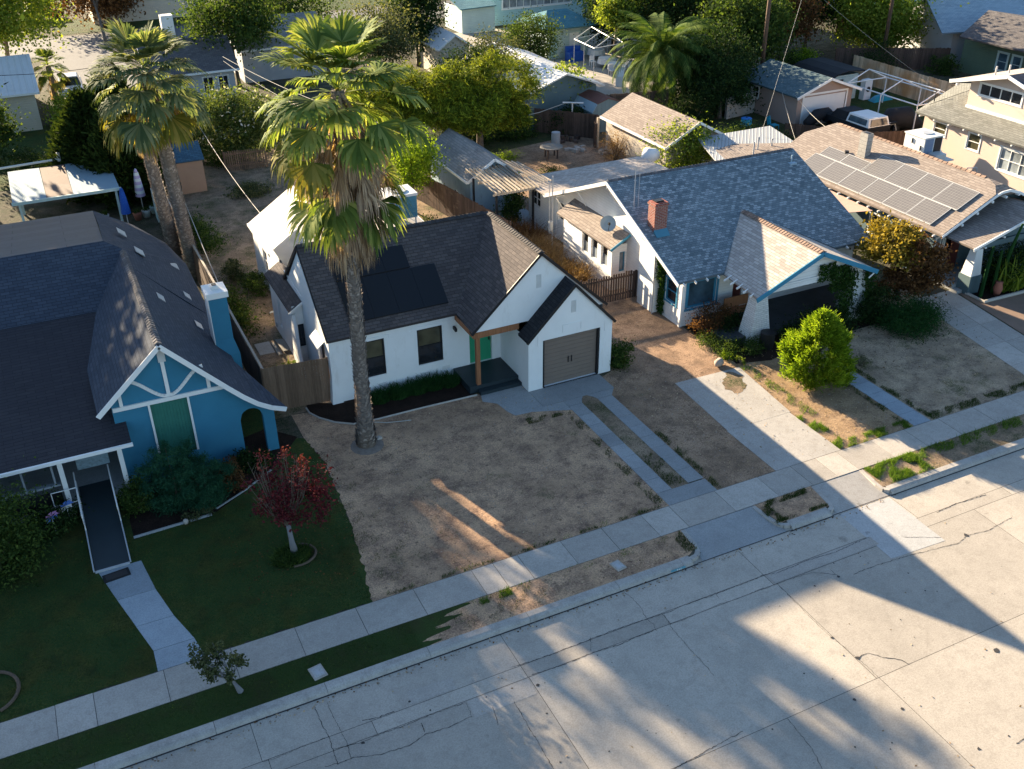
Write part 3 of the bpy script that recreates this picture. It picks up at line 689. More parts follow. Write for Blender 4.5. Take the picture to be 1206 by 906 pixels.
blades('grass', 'blade_edge', [((-9, 5.8, 21.8, 28.2), 9), ((-9, 7.4, 19.4, 20.5), 3)], 9000, .05, .006, 8, rag=1.6)
blades('dry_grass', 'blade_dry', [((6.2, 16.05, 21.9, 31.0), 60), ((8.4, 15.4, 19.42, 20.45), 9), ((18.2, 20.6, 21.9, 30), 16), ((18.95, 20.9, 19.45, 20.4), 2), ((23.6, 27, 21.9, 28), 20), ((28, 33.7, 21.9, 28.5), 35), ((23.4, 32, 19.45, 20.45), 9)], 30000, .035, .006, 2, rag=.3)
def edge_grass(regions, n, seed): return blades('grass', 'blade_edge', regions, n, .12, .010, seed, rag=-.2)
edge_grass([((23.5, 24.0, 21.8, 24.2), 1.3), ((23.8, 26.9, 21.76, 22.2), 1.4), ((23.4, 25.6, 19.40, 20.5), 2.6), ((25.2, 31, 20.0, 20.52), 1.4), ((23.9, 24.4, 24, 28.2), .4), ((8.6, 9.6, 20.2, 20.5), .3)], 16000, 3)
blades('grass', 'blade_green', [((28.0, 33.6, 21.78, 22.2), 2), ((27.95, 28.2, 22, 26.5), 1), ((18.75, 21.0, 20.25, 20.5), 1), ((18.9, 20.9, 19.4, 19.55), .5), ((18.7, 19.1, 19.4, 20.5), .6), ((15.75, 16.1, 22, 28), 1), ((14.2, 16, 28.3, 28.9), 1.4), ((6.2, 16, 21.78, 21.9), 1), ((15.3, 15.7, 19.5, 20.5), .4), ((18.1, 18.35, 21.8, 26), .8), ((26.75, 27.03, 22, 26), .8), ((16.76, 17.42, 22.6, 24.6), .7)], 20000, .09, .008, 4, rag=-.1)
blades('grass', 'blade_green', [((5.5, 7.4, 21.9, 30), 3), ((7.6, 11, 19.4, 20.5), 1.2), ((6.5, 9.5, 22, 25), .6), ((7.5, 11, 25, 29), .5)], 9000, .06, .007, 31, rag=.9)
blades('grass', 'blade_edge', [((6, 16, 21.75, 22.0), 1), ((23.5, 25.2, 19.4, 20.5), 1.5), ((8, 15.3, 20.2, 20.52), .6)], 5000, .07, .007, 33, rag=1.2)
# fallen leaves: on the lawns, along the gutter, on the drives and the road
def litter(name, mat, areas, n, size, seed):
    rg = np.random.default_rng(seed); P = []
    for (x0, x1, y0, y1, z, q) in areas: k = int(n*q); P.append(np.c_[rg.uniform(x0, x1, k), rg.uniform(y0, y1, k), np.full(k, z+.012)])
    P = np.concatenate(P); k = len(P); a = rg.uniform(0, 6.283, k); L = size*rg.uniform(.5, 1.4, k); t = np.c_[np.cos(a)*L, np.sin(a)*L, rg.uniform(-.3, .5, k)*L]; b = np.c_[-np.sin(a)*L*.6, np.cos(a)*L*.6, rg.uniform(0, .5, k)*L]
    V = np.stack([P-t*.5, P+b*.5, P+t*.5, P-b*.5], 1).reshape(-1, 3); o = fastmesh(name, V, np.arange(len(V)).reshape(-1, 4), mat); o['kind'] = 'stuff'
litter('fallen_leaves', 'leaf_dead', [(6.3, 16, 22, 31, .0, .25), (-6, 23, 18.75, 19.0, RZ, .12), (8.5, 15.2, 19.4, 20.5, 0, .1), (18.3, 20.5, 22, 33, 0, .12), (23.7, 27, 22, 30, 0, .15), (28, 33.5, 22, 29, 0, .12), (-4, 24, 9.5, 18.8, RZ, .05), (20.6, 23.8, 22, 28.3, .012, .04)], 2600, .06, 21)
litter('fallen_leaves', 'leaf_rust', [(2.4, 6.2, 23, 27, .03, .35), (29, 35.5, 25, 30, 0, .45), (-4, 24, 18.8, 19.02, RZ, .2)], 900, .06, 22)
litter('pebbles', 'rock', [(6.3, 16, 22, 31, .0, .3), (18.3, 23.5, 22, 35, 0, .35), (23.7, 27, 22, 28, 0, .2), (5.8, 8, 34, 60, 0, .25)], 1500, .05, 23)
# ------------------------------------------------------------------ vegetation builders
def leaf_quads(rg, C_, L, W_, up=.25, droop=0):
    """one folded leaf per centre: random facing biased upward; returns verts, faces"""
    n = len(C_); a = rg.uniform(0, 6.283, n); z = rg.uniform(-1, 1, n)+up; r = np.sqrt(np.clip(1-np.clip(z, -1, 1)**2, .05, 1))
    N = np.c_[np.cos(a)*r, np.sin(a)*r, np.clip(z, -1, 1)]; N /= np.linalg.norm(N, axis=1)[:, None]
    T = rg.normal(size=(n, 3)); T[:, 2] -= droop; T -= (T*N).sum(1)[:, None]*N; T /= np.linalg.norm(T, axis=1)[:, None]; B = np.cross(N, T)
    L = (L*rg.uniform(.65, 1.35, n))[:, None]; W_ = (W_*rg.uniform(.7, 1.3, n))[:, None]
    V = np.stack([C_-T*L*.5, C_+B*W_*.5-N*W_*.12, C_+T*L*.5, C_-B*W_*.5-N*W_*.12], 1).reshape(-1, 3)
    return V, np.arange(4*n).reshape(-1, 4)
def clumps(rg, c, R, k, shell=.62, flat=.35, seedless=None):
    """clump centres in an uneven ellipsoid: noisy radius, more towards the outside"""
    d = rg.normal(size=(k, 3)); d /= np.linalg.norm(d, axis=1)[:, None]
    ph = rg.uniform(0, 6.283, 6); az = np.arctan2(d[:, 1], d[:, 0])
    wob = 1+.16*np.sin(2*az+ph[0])+.13*np.sin(3*az+ph[1]+2*d[:, 2])+.12*np.sin(5*az+ph[2])*np.cos(3*d[:, 2]+ph[3])
    rr = (shell+(1-shell)*rg.uniform(0, 1, k)**.6)*wob
    inner = rg.uniform(0, 1, k) < .22; rr[inner] *= rg.uniform(.3, .9, inner.sum())
    d[:, 2] = np.where(d[:, 2] < -flat, -flat+(d[:, 2]+flat)*.3, d[:, 2])
    return np.array(c)+d*rr[:, None]*np.array(R)
def crown(rg, c, R, n, k, L, W_, rc=.28, shell=.62, up=.25, droop=0, flat=.35):
    cc = clumps(rg, c, R, k, shell, flat); Rm = float(np.mean(R)); wgt = rg.uniform(.4, 1.6, k); wgt /= wgt.sum()
    idx = rg.choice(k, n, p=wgt); off = rg.normal(size=(n, 3))*Rm*rc*rg.uniform(.5, 1.2, k)[idx][:, None]*np.array([1, 1, .7])
    P = cc[idx]+off; P[:, 2] = np.maximum(P[:, 2], .05)
    V, F = leaf_quads(rg, P, L, W_, up, droop); return V, F, cc
def branchy(m, base, cc, rg, r0, top, n=7, split=.45):
    """tapered trunk with limbs reaching some of the clumps"""
    b = Vector(base); t = Vector(top); mid = b.lerp(t, split)+Vector((rg.normal()*.06*r0*8, rg.normal()*.06*r0*8, 0))
    m.tube([b, b.lerp(mid, .15), mid, t], [r0*1.35, r0, r0*.75, r0*.3], 8)
    for i in rg.choice(len(cc), min(n, len(cc)), replace=False):
        e = Vector(cc[i]); s = mid.lerp(t, float(rg.uniform(0, .6))); q = s.lerp(e, .5)+Vector((0, 0, float(rg.uniform(0, .12))*(e-s).length))
        m.tube([s, q, e], [r0*.42, r0*.26, r0*.08], 5)
def tree(name, label, cat, base, c, R, mat, n, k, L, W_, trunk=.12, bark='bark', seed=1, limbs=8, group=None, mix=None, **kw):
    rg = np.random.default_rng(seed); t = thing(name, label, cat, base, group)
    V, F, cc = crown(rg, c, R, n, k, L, W_, **kw); fastmesh('crown', V, F, mat, t)
    if mix:
        for (mt, n2, c2, R2) in mix: V, F, _ = crown(rg, c2, R2, n2, max(8, k//2), L, W_, **kw); fastmesh('crown', V, F, mt, t)
    m = MB(); top = (c[0], c[1], c[2]+R[2]*.35); branchy(m, base, cc, rg, trunk, top, limbs); m.build('trunk', bark, t, True); return t
def shrub(name, label, cat, base, R, mat, n, k, L, W_, seed=1, group=None, stems=5, bark='bark', h=None, **kw):
    """multi-stemmed shrub with foliage to the ground"""
    rg = np.random.default_rng(seed); t = thing(name, label, cat, base, group); c = (base[0], base[1], base[2]+(h or R[2]*.8))
    kw.setdefault('flat', .75); V, F, cc = crown(rg, c, R, n, k, L, W_, **kw); fastmesh('foliage', V, F, mat, t)
    m = MB()
    for i in range(stems):
        e = Vector(cc[i]); m.tube([Vector(base)+Vector((rg.normal()*.08*R[0], rg.normal()*.08*R[1], 0)), Vector(base).lerp(e, .5)+Vector((0, 0, .1*R[2])), e], [.035, .025, .01], 5)
    m.build('stems', bark, t); return t
def needle_tree(name, label, base, h, R, mat, n, k, L, seed, top_sharp=1.0, group=None, cat='tree', bark='bark', trunk=.12, low=.1, blobs=0, ww=.02):
    """conical or rounded conifer of upswept needle tufts"""
    rg = np.random.default_rng(seed); t = thing(name, label, cat, base, group); b = np.array(base)
    u = rg.uniform(0, 1, k)**.85; prof = np.sin(np.pi*np.clip(.16+u*.84, 0, 1)**top_sharp); a = rg.uniform(0, 6.283, k)
    ph = rg.uniform(0, 6.28, 4); wob = 1+.18*np.sin(3*a+5*u+ph[0])+.12*np.sin(5*a-7*u+ph[1])
    rr = R*prof*wob*(rg.uniform(.25, 1, k)**.35); cc = b+np.c_[np.cos(a)*rr, np.sin(a)*rr, low+u*(h-low)]
    per = n//k; idx = np.repeat(np.arange(k), per); out = np.c_[np.cos(a), np.sin(a), np.full(k, .9)][idx]; d = out*.8+rg.normal(size=(len(idx), 3))*.55; d /= np.linalg.norm(d, axis=1)[:, None]
    s = cc[idx]+rg.normal(size=(len(idx), 3))*L*.5; e = s+d*L*rg.uniform(.5, 1.4, len(idx))[:, None]; w = np.cross(d, rg.normal(size=d.shape)); w /= np.linalg.norm(w, axis=1)[:, None]; w *= ww
    V = np.stack([s-w*.5, s+w*.5, e+w*.7, e-w*.7], 1).reshape(-1, 3); fastmesh('crown', V, np.arange(len(V)).reshape(-1, 4), mat, t)
    m = MB(); m.tube([base, (base[0]+.03, base[1], base[2]+h*.5), (base[0], base[1], base[2]+h*.93)], [trunk*1.2, trunk*.7, trunk*.15], 8)
    for i in rg.choice(k, min(14, k), replace=False):
        e = Vector(cc[i]); s_ = Vector((base[0], base[1], max(base[2]+.1, e.z-R*.5))); m.tube([s_, s_.lerp(e, .5), e], [trunk*.35, trunk*.2, trunk*.06], 5)
    m.build('trunk', bark, t, True); return t
def fan_frond(rg, hub, az, el, pet, L, segs=20, spread=2.3, droop=.5, fold=.25, wid=1.0, sag=.12, stiff=.62):
    """petiole strip + split fan blade with drooping tips. verts/quads"""
    V = []; F = []
    d = np.array([math.cos(az)*math.cos(el), math.sin(az)*math.cos(el), math.sin(el)]); side = np.array([-math.sin(az), math.cos(az), 0.0]); 
    n_ = 5; pts = []
    for i in range(n_+1): t = i/n_; pts.append(hub+d*pet*t+np.array([0, 0, -sag*pet*t*t*2]))
    dd = pts[-1]-pts[-2]; dd /= np.linalg.norm(dd); nrm = np.cross(side, dd); nrm /= np.linalg.norm(nrm)
    for i in range(n_):
        b = len(V); w0 = .05*(1-.5*i/n_); w1 = .05*(1-.5*(i+1)/n_); V += [pts[i]-side*w0, pts[i]+side*w0, pts[i+1]+side*w1, pts[i+1]-side*w1]; F.append((b, b+1, b+2, b+3))
    c = pts[-1]
    for i in range(segs):
        a = -spread/2*1.15+spread*1.15*i/(segs-1)+rg.normal()*.02; s = math.sin(a*.97); co = math.cos(a*.97); Ls = L*(.78+.22*math.cos(a))*rg.uniform(.9, 1.08)
        q = dd*co+side*s*wid+nrm*(-fold*abs(s)); q /= np.linalg.norm(q); h = np.cross(q, nrm); h /= np.linalg.norm(h); w = Ls*spread/segs*.56*stiff
        mid = c+q*Ls*.55; tipd = q*(1-droop)+np.array([0, 0, -1])*droop; tip = mid+tipd*Ls*.45*rg.uniform(.85, 1.2); sub = mid+(tip-mid)*.5+q*Ls*.05; zz_ = nrm*w*.35*(1 if i % 2 else -1)
        b = len(V); V += [c-h*.008, c+h*.008, mid+h*w+zz_, mid-h*w+zz_, sub+h*w*.55, sub-h*w*.55, tip+h*w*.08, tip-h*w*.08]
        F += [(b, b+1, b+2, b+3), (b+3, b+2, b+4, b+5), (b+5, b+4, b+6, b+7)]
    return V, F
def fan_palm(name, label, base, top, r0, r1, live, dead, pet, L, seed, mat='leaf_palm', group=None, boots=True, lean=(0, 0), mat2='leaf_yellowing', skirt=2.6, yell=6, bend=0, low_el=1.95, hang=0):
    rg = np.random.default_rng(seed); t = thing(name, label, 'palm tree', base, group); b = np.array(base, float); tp = np.array(top, float)
    pts = [b+(tp-b)*s+np.array([bend*math.sin(s*3.1), 0, 0]) for s in np.linspace(0, 1, 14)]
    rad = [r0*1.55, r0*1.15]+[r0+(r1-r0)*i/11 for i in range(12)]
    m = MB(); m.tube(pts, rad, 14); m.build('trunk', 'palm_bark', t, True)
    if boots:     # old leaf bases: small upturned scales all round the trunk
        V = []; F = []; H_ = np.linalg.norm(tp-b); z = .12
        while z < H_-.1:
            s = z/H_; c = b+(tp-b)*s+np.array([bend*math.sin(s*3.1), 0, 0]); rr = np.interp(s, np.linspace(0, 1, 14), rad); n_ = 11
            for i in range(n_):
                a = 6.283*i/n_+z*3.7+rg.normal()*.15; o = np.array([math.cos(a), math.sin(a), 0]); sd = np.array([-math.sin(a), math.cos(a), 0]); w = rr*rg.uniform(.16, .3); h = rg.uniform(.07, .16)
                p = c+o*(rr*.97); q = c+o*(rr*1.0+rg.uniform(.02, .07))+np.array([0, 0, h]); k = len(V); V += [p-sd*w, p+sd*w, q+sd*w*.5, q-sd*w*.5]; F.append((k, k+1, k+2, k+3))
            z += .085
        fastmesh('leaf_boots', V, F, 'palm_boot', t)
    V = []; F = []; V2 = []; F2 = []
    def add(VV, FF, v, f): k = len(VV); VV += v; FF += [tuple(i+k for i in q) for q in f]
    ga = 2.39996
    for i in range(live):
        s = (i+.5)/live; el = 1.2-s*(low_el-.1)+rg.normal()*.14; az = i*ga+rg.normal()*.15; hub = tp+np.array([0, 0, .35-s*.75])
        v, f = fan_frond(rg, hub, az, el, pet*(.75+.35*s)*rg.uniform(.85, 1.12), L*rg.uniform(.85, 1.1), 26, 2.5, .22+.40*s, .22, sag=.08+.12*s, stiff=.95)
        (add(V2, F2, v, f) if i >= live-yell and rg.random() < .8 else add(V, F, v, f))
    for i in range(hang):      # older green fans folded down over the dead skirt
        hub = tp+np.array([0, 0, -.5-rg.uniform(0, 1.6)]); v, f = fan_frond(rg, hub, i*ga*1.7, -.35-rg.uniform(0, .6), pet*.8, L*1.05, 26, 2.4, .4, .35, sag=.3, stiff=.95); add(V, F, v, f)
    fastmesh('crown', V, F, mat, t)
    if V2: fastmesh('crown', V2, F2, mat2, t)
    if dead:      # brown skirt hanging against the trunk
        V = []; F = []
        for i in range(dead):
            s = i/dead; az = i*ga+rg.normal()*.3; hub = tp+np.array([0, 0, .1-s*skirt*.78]); el = -.45-s*.75+rg.normal()*.16
            v, f = fan_frond(rg, hub, az, el, pet*rg.uniform(.45, .95)*(1-.35*s), L*rg.uniform(.6, 1.0), 15, 1.2, .85, .5, wid=.6, sag=.3, stiff=.4); add(V, F, v, f)
        fastmesh('dead_fronds', V, F, 'leaf_dead', t)
    return t
def hair(name, t, mat, base, R, h, n, w, seed, lean=.5):
    """upright grassy blades/twigs inside a footprint"""
    rg = np.random.default_rng(seed); a = rg.uniform(0, 6.283, n); r = np.sqrt(rg.uniform(0, 1, n)); P = np.c_[base[0]+np.cos(a)*r*R[0], base[1]+np.sin(a)*r*R[1], np.full(n, base[2])]
    hh = h*rg.uniform(.4, 1.15, n); la = rg.uniform(0, 6.283, n); ln = hh*rg.uniform(0, lean*2, n); sa = rg.uniform(0, 6.283, n); S_ = np.c_[np.cos(sa), np.sin(sa), np.zeros(n)]*w
    M = P+np.c_[np.cos(la)*ln*.4, np.sin(la)*ln*.4, hh*.6]; T = P+np.c_[np.cos(la)*ln, np.sin(la)*ln, hh]
    V = np.stack([P-S_, P+S_, M+S_*.8, M-S_*.8, T+S_*.15, T-S_*.15], 1).reshape(-1, 3); k = np.arange(n)*6
    F = np.concatenate([np.c_[k, k+1, k+2, k+3], np.c_[k+3, k+2, k+4, k+5]]); return fastmesh(name, V, F, mat, t)
# ------------------------------------------------------------------ shared builders for houses
def obox(m, A, d, nin, s0, s1, z0, z1, n0, n1):
    """box on a wall line: s along, z up, n inward (negative stands proud of the wall)"""
    q = lambda s, n, z: (A+d*s+nin*n+Vector((0, 0, z)))
    m.hexa([q(s0, n0, z0), q(s1, n0, z0), q(s1, n1, z0), q(s0, n1, z0), q(s0, n0, z1), q(s1, n0, z1), q(s1, n1, z1), q(s0, n1, z1)])
def axes(A, B):
    A = Vector((A[0], A[1], 0)); B = Vector((B[0], B[1], 0)); d = (B-A).normalized(); return A, d, Vector((-d.y, d.x, 0))
def win(root, A, B, op, frame='white_trim', pane='glass_dark', fw=.05, rec=.07, mv=0, mh=1, trim=0, sill=0, lower=None, name='window', label=None, trimmat=None):
    A, d, nin = axes(A, B); s0, s1, z0, z1 = op; m = MB(); g = .004
    obox(m, A, d, nin, s0+g, s0+fw, z0+g, z1-g, rec-.03, rec+.03); obox(m, A, d, nin, s1-fw, s1-g, z0+g, z1-g, rec-.03, rec+.03)
    obox(m, A, d, nin, s0+fw, s1-fw, z0+g, z0+fw, rec-.03, rec+.03); obox(m, A, d, nin, s0+fw, s1-fw, z1-fw, z1-g, rec-.03, rec+.03)
    for i in range(mv):
        c = s0+(s1-s0)*(i+1)/(mv+1); obox(m, A, d, nin, c-.022, c+.022, z0+fw, z1-fw, rec-.022, rec+.022)
    for i in range(mh):
        c = z0+(z1-z0)*(i+1)/(mh+1); obox(m, A, d, nin, s0+fw, s1-fw, c-.018, c+.018, rec-.027, rec+.019)
    fr = m.build(name, frame, root)
    if label: fr['label'] = label
    zm = z0+(z1-z0)/2 if lower else z0
    m = MB(); obox(m, A, d, nin, s0+fw, s1-fw, zm, z1-fw, rec+.021, rec+.03); m.build('pane', pane, fr)
    if lower: m = MB(); obox(m, A, d, nin, s0+fw, s1-fw, z0+fw, zm, rec+.005, rec+.013); m.build('pane', lower, fr)
    if trim:
        m = MB(); t = trim; p = -.03
        obox(m, A, d, nin, s0-t, s0-.002, z0-.002, z1+.002, p, .0); obox(m, A, d, nin, s1+.002, s1+t, z0-.002, z1+.002, p, .0)
        obox(m, A, d, nin, s0-t-.02, s1+t+.02, z1+.003, z1+t, p-.006, .0); obox(m, A, d, nin, s0-t-.02, s1+t+.02, z0-t, z0-.003, p-.006, .0)
        m.build('trim', trimmat or frame, fr)
    if sill: m = MB(); obox(m, A, d, nin, s0-.06, s1+.06, z0-.055, z0-.002, -.07, .05); m.build('sill', trimmat or frame, fr)
    return fr
def vent(root, A, B, s0, s1, z0, z1, mat='vent_white', n=6, vertical=False, p=.02):
    A, d, nin = axes(A, B); m = MB(); k = n
    obox(m, A, d, nin, s0, s1, z0, z1, -.004, .0)
    for i in range(k):
        if vertical: a = s0+(s1-s0)*(i+.2)/k; b = s0+(s1-s0)*(i+.8)/k; obox(m, A, d, nin, a, b, z0+.02, z1-.02, -p, -.0045)
        else: a = z0+(z1-z0)*(i+.2)/k; b = z0+(z1-z0)*(i+.8)/k; obox(m, A, d, nin, s0+.02, s1-.02, a, b, -p, -.0045)
    return m.build('vent', mat, root)
def roof(root, mat, polys, t=.12, name='roof', label=None):
    m = MB()
    for p in polys: m.slab(p, t)
    o = m.build(name, mat, root)
    if label: o['label'] = label
    return o
def boards(root, name, mat, segs, w=.035, h=.16, parent=None):
    o = None
    if name == 'bargeboard' and len(segs) > 3:      # a board sawn to a curve stays one piece
        m = MB()
        for a, b in segs: m.beam(a, b, w, h)
        return m.build(name, mat, parent or root)
    for a, b in segs: o = MB().beam(a, b, w, h).build(name, mat, parent or root)
    return o
def ridgecap(root, parent, mat, a, b, w=.16, st=.18):
    """overlapping ridge tiles along a-b"""
    a = Vector(a); b = Vector(b); L = (b-a).length; d = (b-a)/L; m = MB(); n = int(L/st); r = d.cross(Vector((0, 0, 1))).normalized()
    for i in range(n):
        p = a+d*(i*st); q = p+d*(st*1.15); z0 = .045; z1 = .02; dn = Vector((0, 0, -.085))
        m.poly([p+Vector((0, 0, z0)), q+Vector((0, 0, z1)), q+r*w+dn+Vector((0, 0, z1)), p+r*w+dn+Vector((0, 0, z0))][::-1])
        m.poly([p+Vector((0, 0, z0)), q+Vector((0, 0, z1)), q-r*w+dn+Vector((0, 0, z1)), p-r*w+dn+Vector((0, 0, z0))])
        m.poly([p+Vector((0, 0, z0)), p+r*w+dn+Vector((0, 0, z0)), p+dn*1.3, p-r*w+dn+Vector((0, 0, z0))])
    return m.build('ridge_cap', mat, parent)
paint('ridge_charcoal', (.055, .05, .05), .25, 6, .9, .5, 30, isl=.25); paint('ridge_brown', (.19, .14, .12), .25, 6, .9, .5, 30, isl=.2); paint('ridge_slate', (.12, .115, .12), .25, 6, .9, .5, 30, isl=.3)
paint('ridge_rust', (.25, .17, .13), .2, 6, .9, .5, 30, isl=.2)
def fence(name, label, pts, h, mat, plank=.14, group=None, gap=.008, post=None, seed=1, railmat=None, jag=.03, thick=.022):
    """board fence along a polyline: boards, rails, posts"""
    t = thing(name, label, 'fence', (pts[0][0], pts[0][1], 0), group); r = random.Random(seed); bm_ = MB(); rl = MB(); ps = MB()
    for a, b in zip(pts[:-1], pts[1:]):
        A, d, nin = axes(a, b); L = (Vector((*b, 0))-Vector((*a, 0))).length; n = int(L/plank)
        for i in range(n):
            s = i*L/n; q = r.uniform(-jag, jag); obox(bm_, A, d, nin, s+gap/2, s+L/n-gap/2, .03, h+q, r.uniform(0, .006), thick+r.uniform(0, .006))
        for z in (.3, h-.25): obox(rl, A, d, nin, 0, L, z, z+.09, thick+.012, thick+.06)
        k = max(1, int(L/2.4))
        for i in range(k+1): s = i*L/k; obox(ps, A, d, nin, s-.045, s+.045, 0, h-.05, thick+.062, thick+.15)
    bm_.build('fence_board', mat, t); rl.build('rail', railmat or mat, t); ps.build('fence_post', railmat or mat, t); return t
# ------------------------------------------------------------------ the white house
W = thing('white_house', 'white stucco cottage with steep charcoal shingle roof, single garage and green front door', 'house', (13.5, 36, 0))
ow = MB(); Y0 = 33.06; XL = 8.06; XR = 19.0; YB = 39.1
w1 = (9.2-XL, 10.27-XL, .79, 2.38); w2 = (11.63-XL, 12.70-XL, .80, 2.39); dr = (13.86-XL, 14.86-XL, .3, 2.32)
ow.wall((XL, Y0), (15.25, Y0), 0, 2.75, [w1, w2, dr], .16)
sd = (YB-34.55, YB-33.75, .25, 2.25)
ow.wall((XL, YB), (XL, Y0), 0, 2.75, [sd], .16)
ow.poly([(XL, YB, 2.75), (XL, Y0, 2.75), (XL, 36.08, 5.42)])
ow.wall((XR, 31.25), (XR, YB), 0, 2.75, [], .1)
ow.wall((XR, YB), (XL, YB), 0, 2.75)
# front gable face, standing on the porch beam and behind the garage roof
ow.poly([(13.33, 31.25, 2.72), (15.25, 31.25, 2.72), (17.1, 31.25, 2.72), (19.02, 31.25, 2.72), (16.17, 31.25, 5.40)])
ow.poly([(13.33, 31.40, 2.72), (16.17, 31.40, 5.30), (19.02, 31.40, 2.72)])
ow.poly([(13.33, 31.25, 2.72), (13.33, 31.40, 2.72), (19.02, 31.40, 2.72), (19.02, 31.25, 2.72)])
# garage walls
gd = (15.87-15.24, 18.45-15.24, .012, 2.15); GY = 30.45
ow.wall((15.24, GY), (19.0, GY), 0, 2.2, [gd], .2); ow.poly([(15.24, GY, 2.2), (19.0, GY, 2.2), (19.0, GY, 2.34), (17.24, GY, 4.22), (15.24, GY, 2.2)][:4])
ow.wall((15.24, Y0), (15.24, GY), 0, 2.32, [], .1); ow.wall((19.0, GY), (19.0, 31.25), 0, 2.32, [], .1)
ow.build('wall', 'white_stucco', W)
# recessed porch ceiling
m = MB(); m.box(13.35, 15.24, 31.41, 33.05, 2.62, 2.68); m.build('porch_ceiling', 'white_trim', W)
# left flared plinth corner and decorative relief around the openings
m = MB(); m.hexa([(XL-.10, Y0-.07, 0), (XL+.35, Y0-.07, 0), (XL+.35, Y0+.3, 0), (XL-.10, Y0+.3, 0), (XL-.003, Y0-.003, 1.1), (XL+.05, Y0-.003, 1.1), (XL+.05, Y0+.3, 1.1), (XL-.003, Y0+.3, 1.1)])
for (a, b, z) in ((9.0, 10.47, 2.5), (11.4, 12.95, 2.52)):
    for x0, x1, y0, y1, zz0, zz1 in ((a, b, 0, 0, z, z+.02), (a, a+.02, 0, 0, z-.14, z-.003), (b-.02, b, 0, 0, z-.14, z-.003), (a-.12, a-.003, 0, 0, z-.14, z-.12), (b+.003, b+.12, 0, 0, z-.14, z-.12)):
        m.box(x0, x1, Y0-.022, Y0-.001, zz0, zz1)
for s in (-1, 1):
    c = 17.15; m.box(c-.42 if s < 0 else c+.40, c-.40 if s < 0 else c+.42, GY-.02, GY-.001, 2.3, 2.62)
    m.box(c+s*1.5-.01, c+s*1.5+.01, GY-.02, GY-.001, 1.95, 2.4)
m.box(16.72, 17.58, GY-.02, GY-.001, 2.63, 2.65)
m.box(XL, 13.25, Y0-.035, Y0-.001, 2.66, 2.745)
m.build('stucco_relief', 'white_stucco', W)
for op in (w1, w2): win(W, (XL, Y0), (15.25, Y0), op, 'black_frame', 'glass_olive', lower='glass_dark', fw=.06)  # olive of the upper panes paints in a reflection
# crawl-space vents
for x, z in ((9.9, .28), (11.7, .30), (12.62, .36)): vent(W, (0, Y0), (20, Y0), x, x+.34, z, z+.15, 'vent_white', 3)
# side door with small sloping hood
A, d, nin = axes((XL, YB), (XL, Y0)); m = MB(); obox(m, A, d, nin, sd[0]+.01, sd[1]-.01, sd[2], sd[3]-.01, .09, .13); m.build('side_door', 'black_frame', W)
m = MB(); m.prism([(XL-.02, 34.75, 2.5), (XL-.3, 34.75, 2.25), (XL-.3, 33.6, 2.25), (XL-.02, 33.6, 2.5)], (0, 0, -.05)); m.build('door_hood', 'white_trim', W)
# green front door
A, d, nin = axes((XL, Y0), (15.25, Y0)); m = MB(); obox(m, A, d, nin, dr[0]+.01, dr[1]-.01, dr[2], dr[3]-.01, .10, .145)
do = m.build('front_door', 'green_door', W); m = MB(); m.box(14.74, 14.78, 33.10, 33.145, 1.2, 1.34); m.build('door_handle', 'black_frame', do)
# porch
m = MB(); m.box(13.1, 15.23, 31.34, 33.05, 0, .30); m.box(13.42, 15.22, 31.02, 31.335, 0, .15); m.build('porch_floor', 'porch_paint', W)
m = MB(); m.box(13.43, 13.59, 31.36, 31.52, .302, 2.43); m.build('porch_post', 'cedar', W)
m = MB(); m.box(13.29, 15.23, 31.27, 31.46, 2.44, 2.70); m.box(13.29, 13.45, 31.47, 33.05, 2.44, 2.66); m.beam((13.225, 31.2, 2.66), (13.225, 32.95, 2.66), .03, .2); m.build('porch_beam', 'cedar', W)
m = MB(); m.beam((13.18, 33.0, 2.2), (13.18, 32.75, 2.17), .09, .14); m.build('porch_light', 'black_frame', W)
# garage door
A, d, nin = axes((15.24, GY), (19.0, GY)); m = MB(); n = 12
for i in range(n): a = .02+(2.12-.02)*i/n; obox(m, A, d, nin, gd[0]+.09, gd[1]-.09, a+.004, a+(2.1/n)-.004, .14, .165)
obox(m, A, d, nin, gd[0]+.08, gd[1]-.08, .015, 2.12, .166, .18)
gdr = m.build('garage_door', 'brown_door', W)
m = MB()
for s in (-.075, .075): x = 17.16+s; m.box(x-.015, x+.015, GY+.10, GY+.139, .85, 1.12)
m.build('handle', 'black_frame', gdr)
m = MB(); obox(m, A, d, nin, gd[0]+.003, gd[0]+.085, .012, 2.147, .03, .16); obox(m, A, d, nin, gd[1]-.085, gd[1]-.003, .012, 2.147, .03, .16); obox(m, A, d, nin, gd[0]+.086, gd[1]-.086, 2.125, 2.147, .03, .16)
m.box(16.7-.8, 18.4, GY-.01, GY+.03, .013, .03); m.build('garage_door_frame', 'black_frame', W)
# gable louvre vents
vent(W, (0, 31.25), (20, 31.25), 15.98, 16.2, 4.05, 4.62, 'vent_white', 4, True)
vent(W, (0, GY), (20, GY), 17.1, 17.32, 3.1, 3.62, 'vent_white', 4, True)
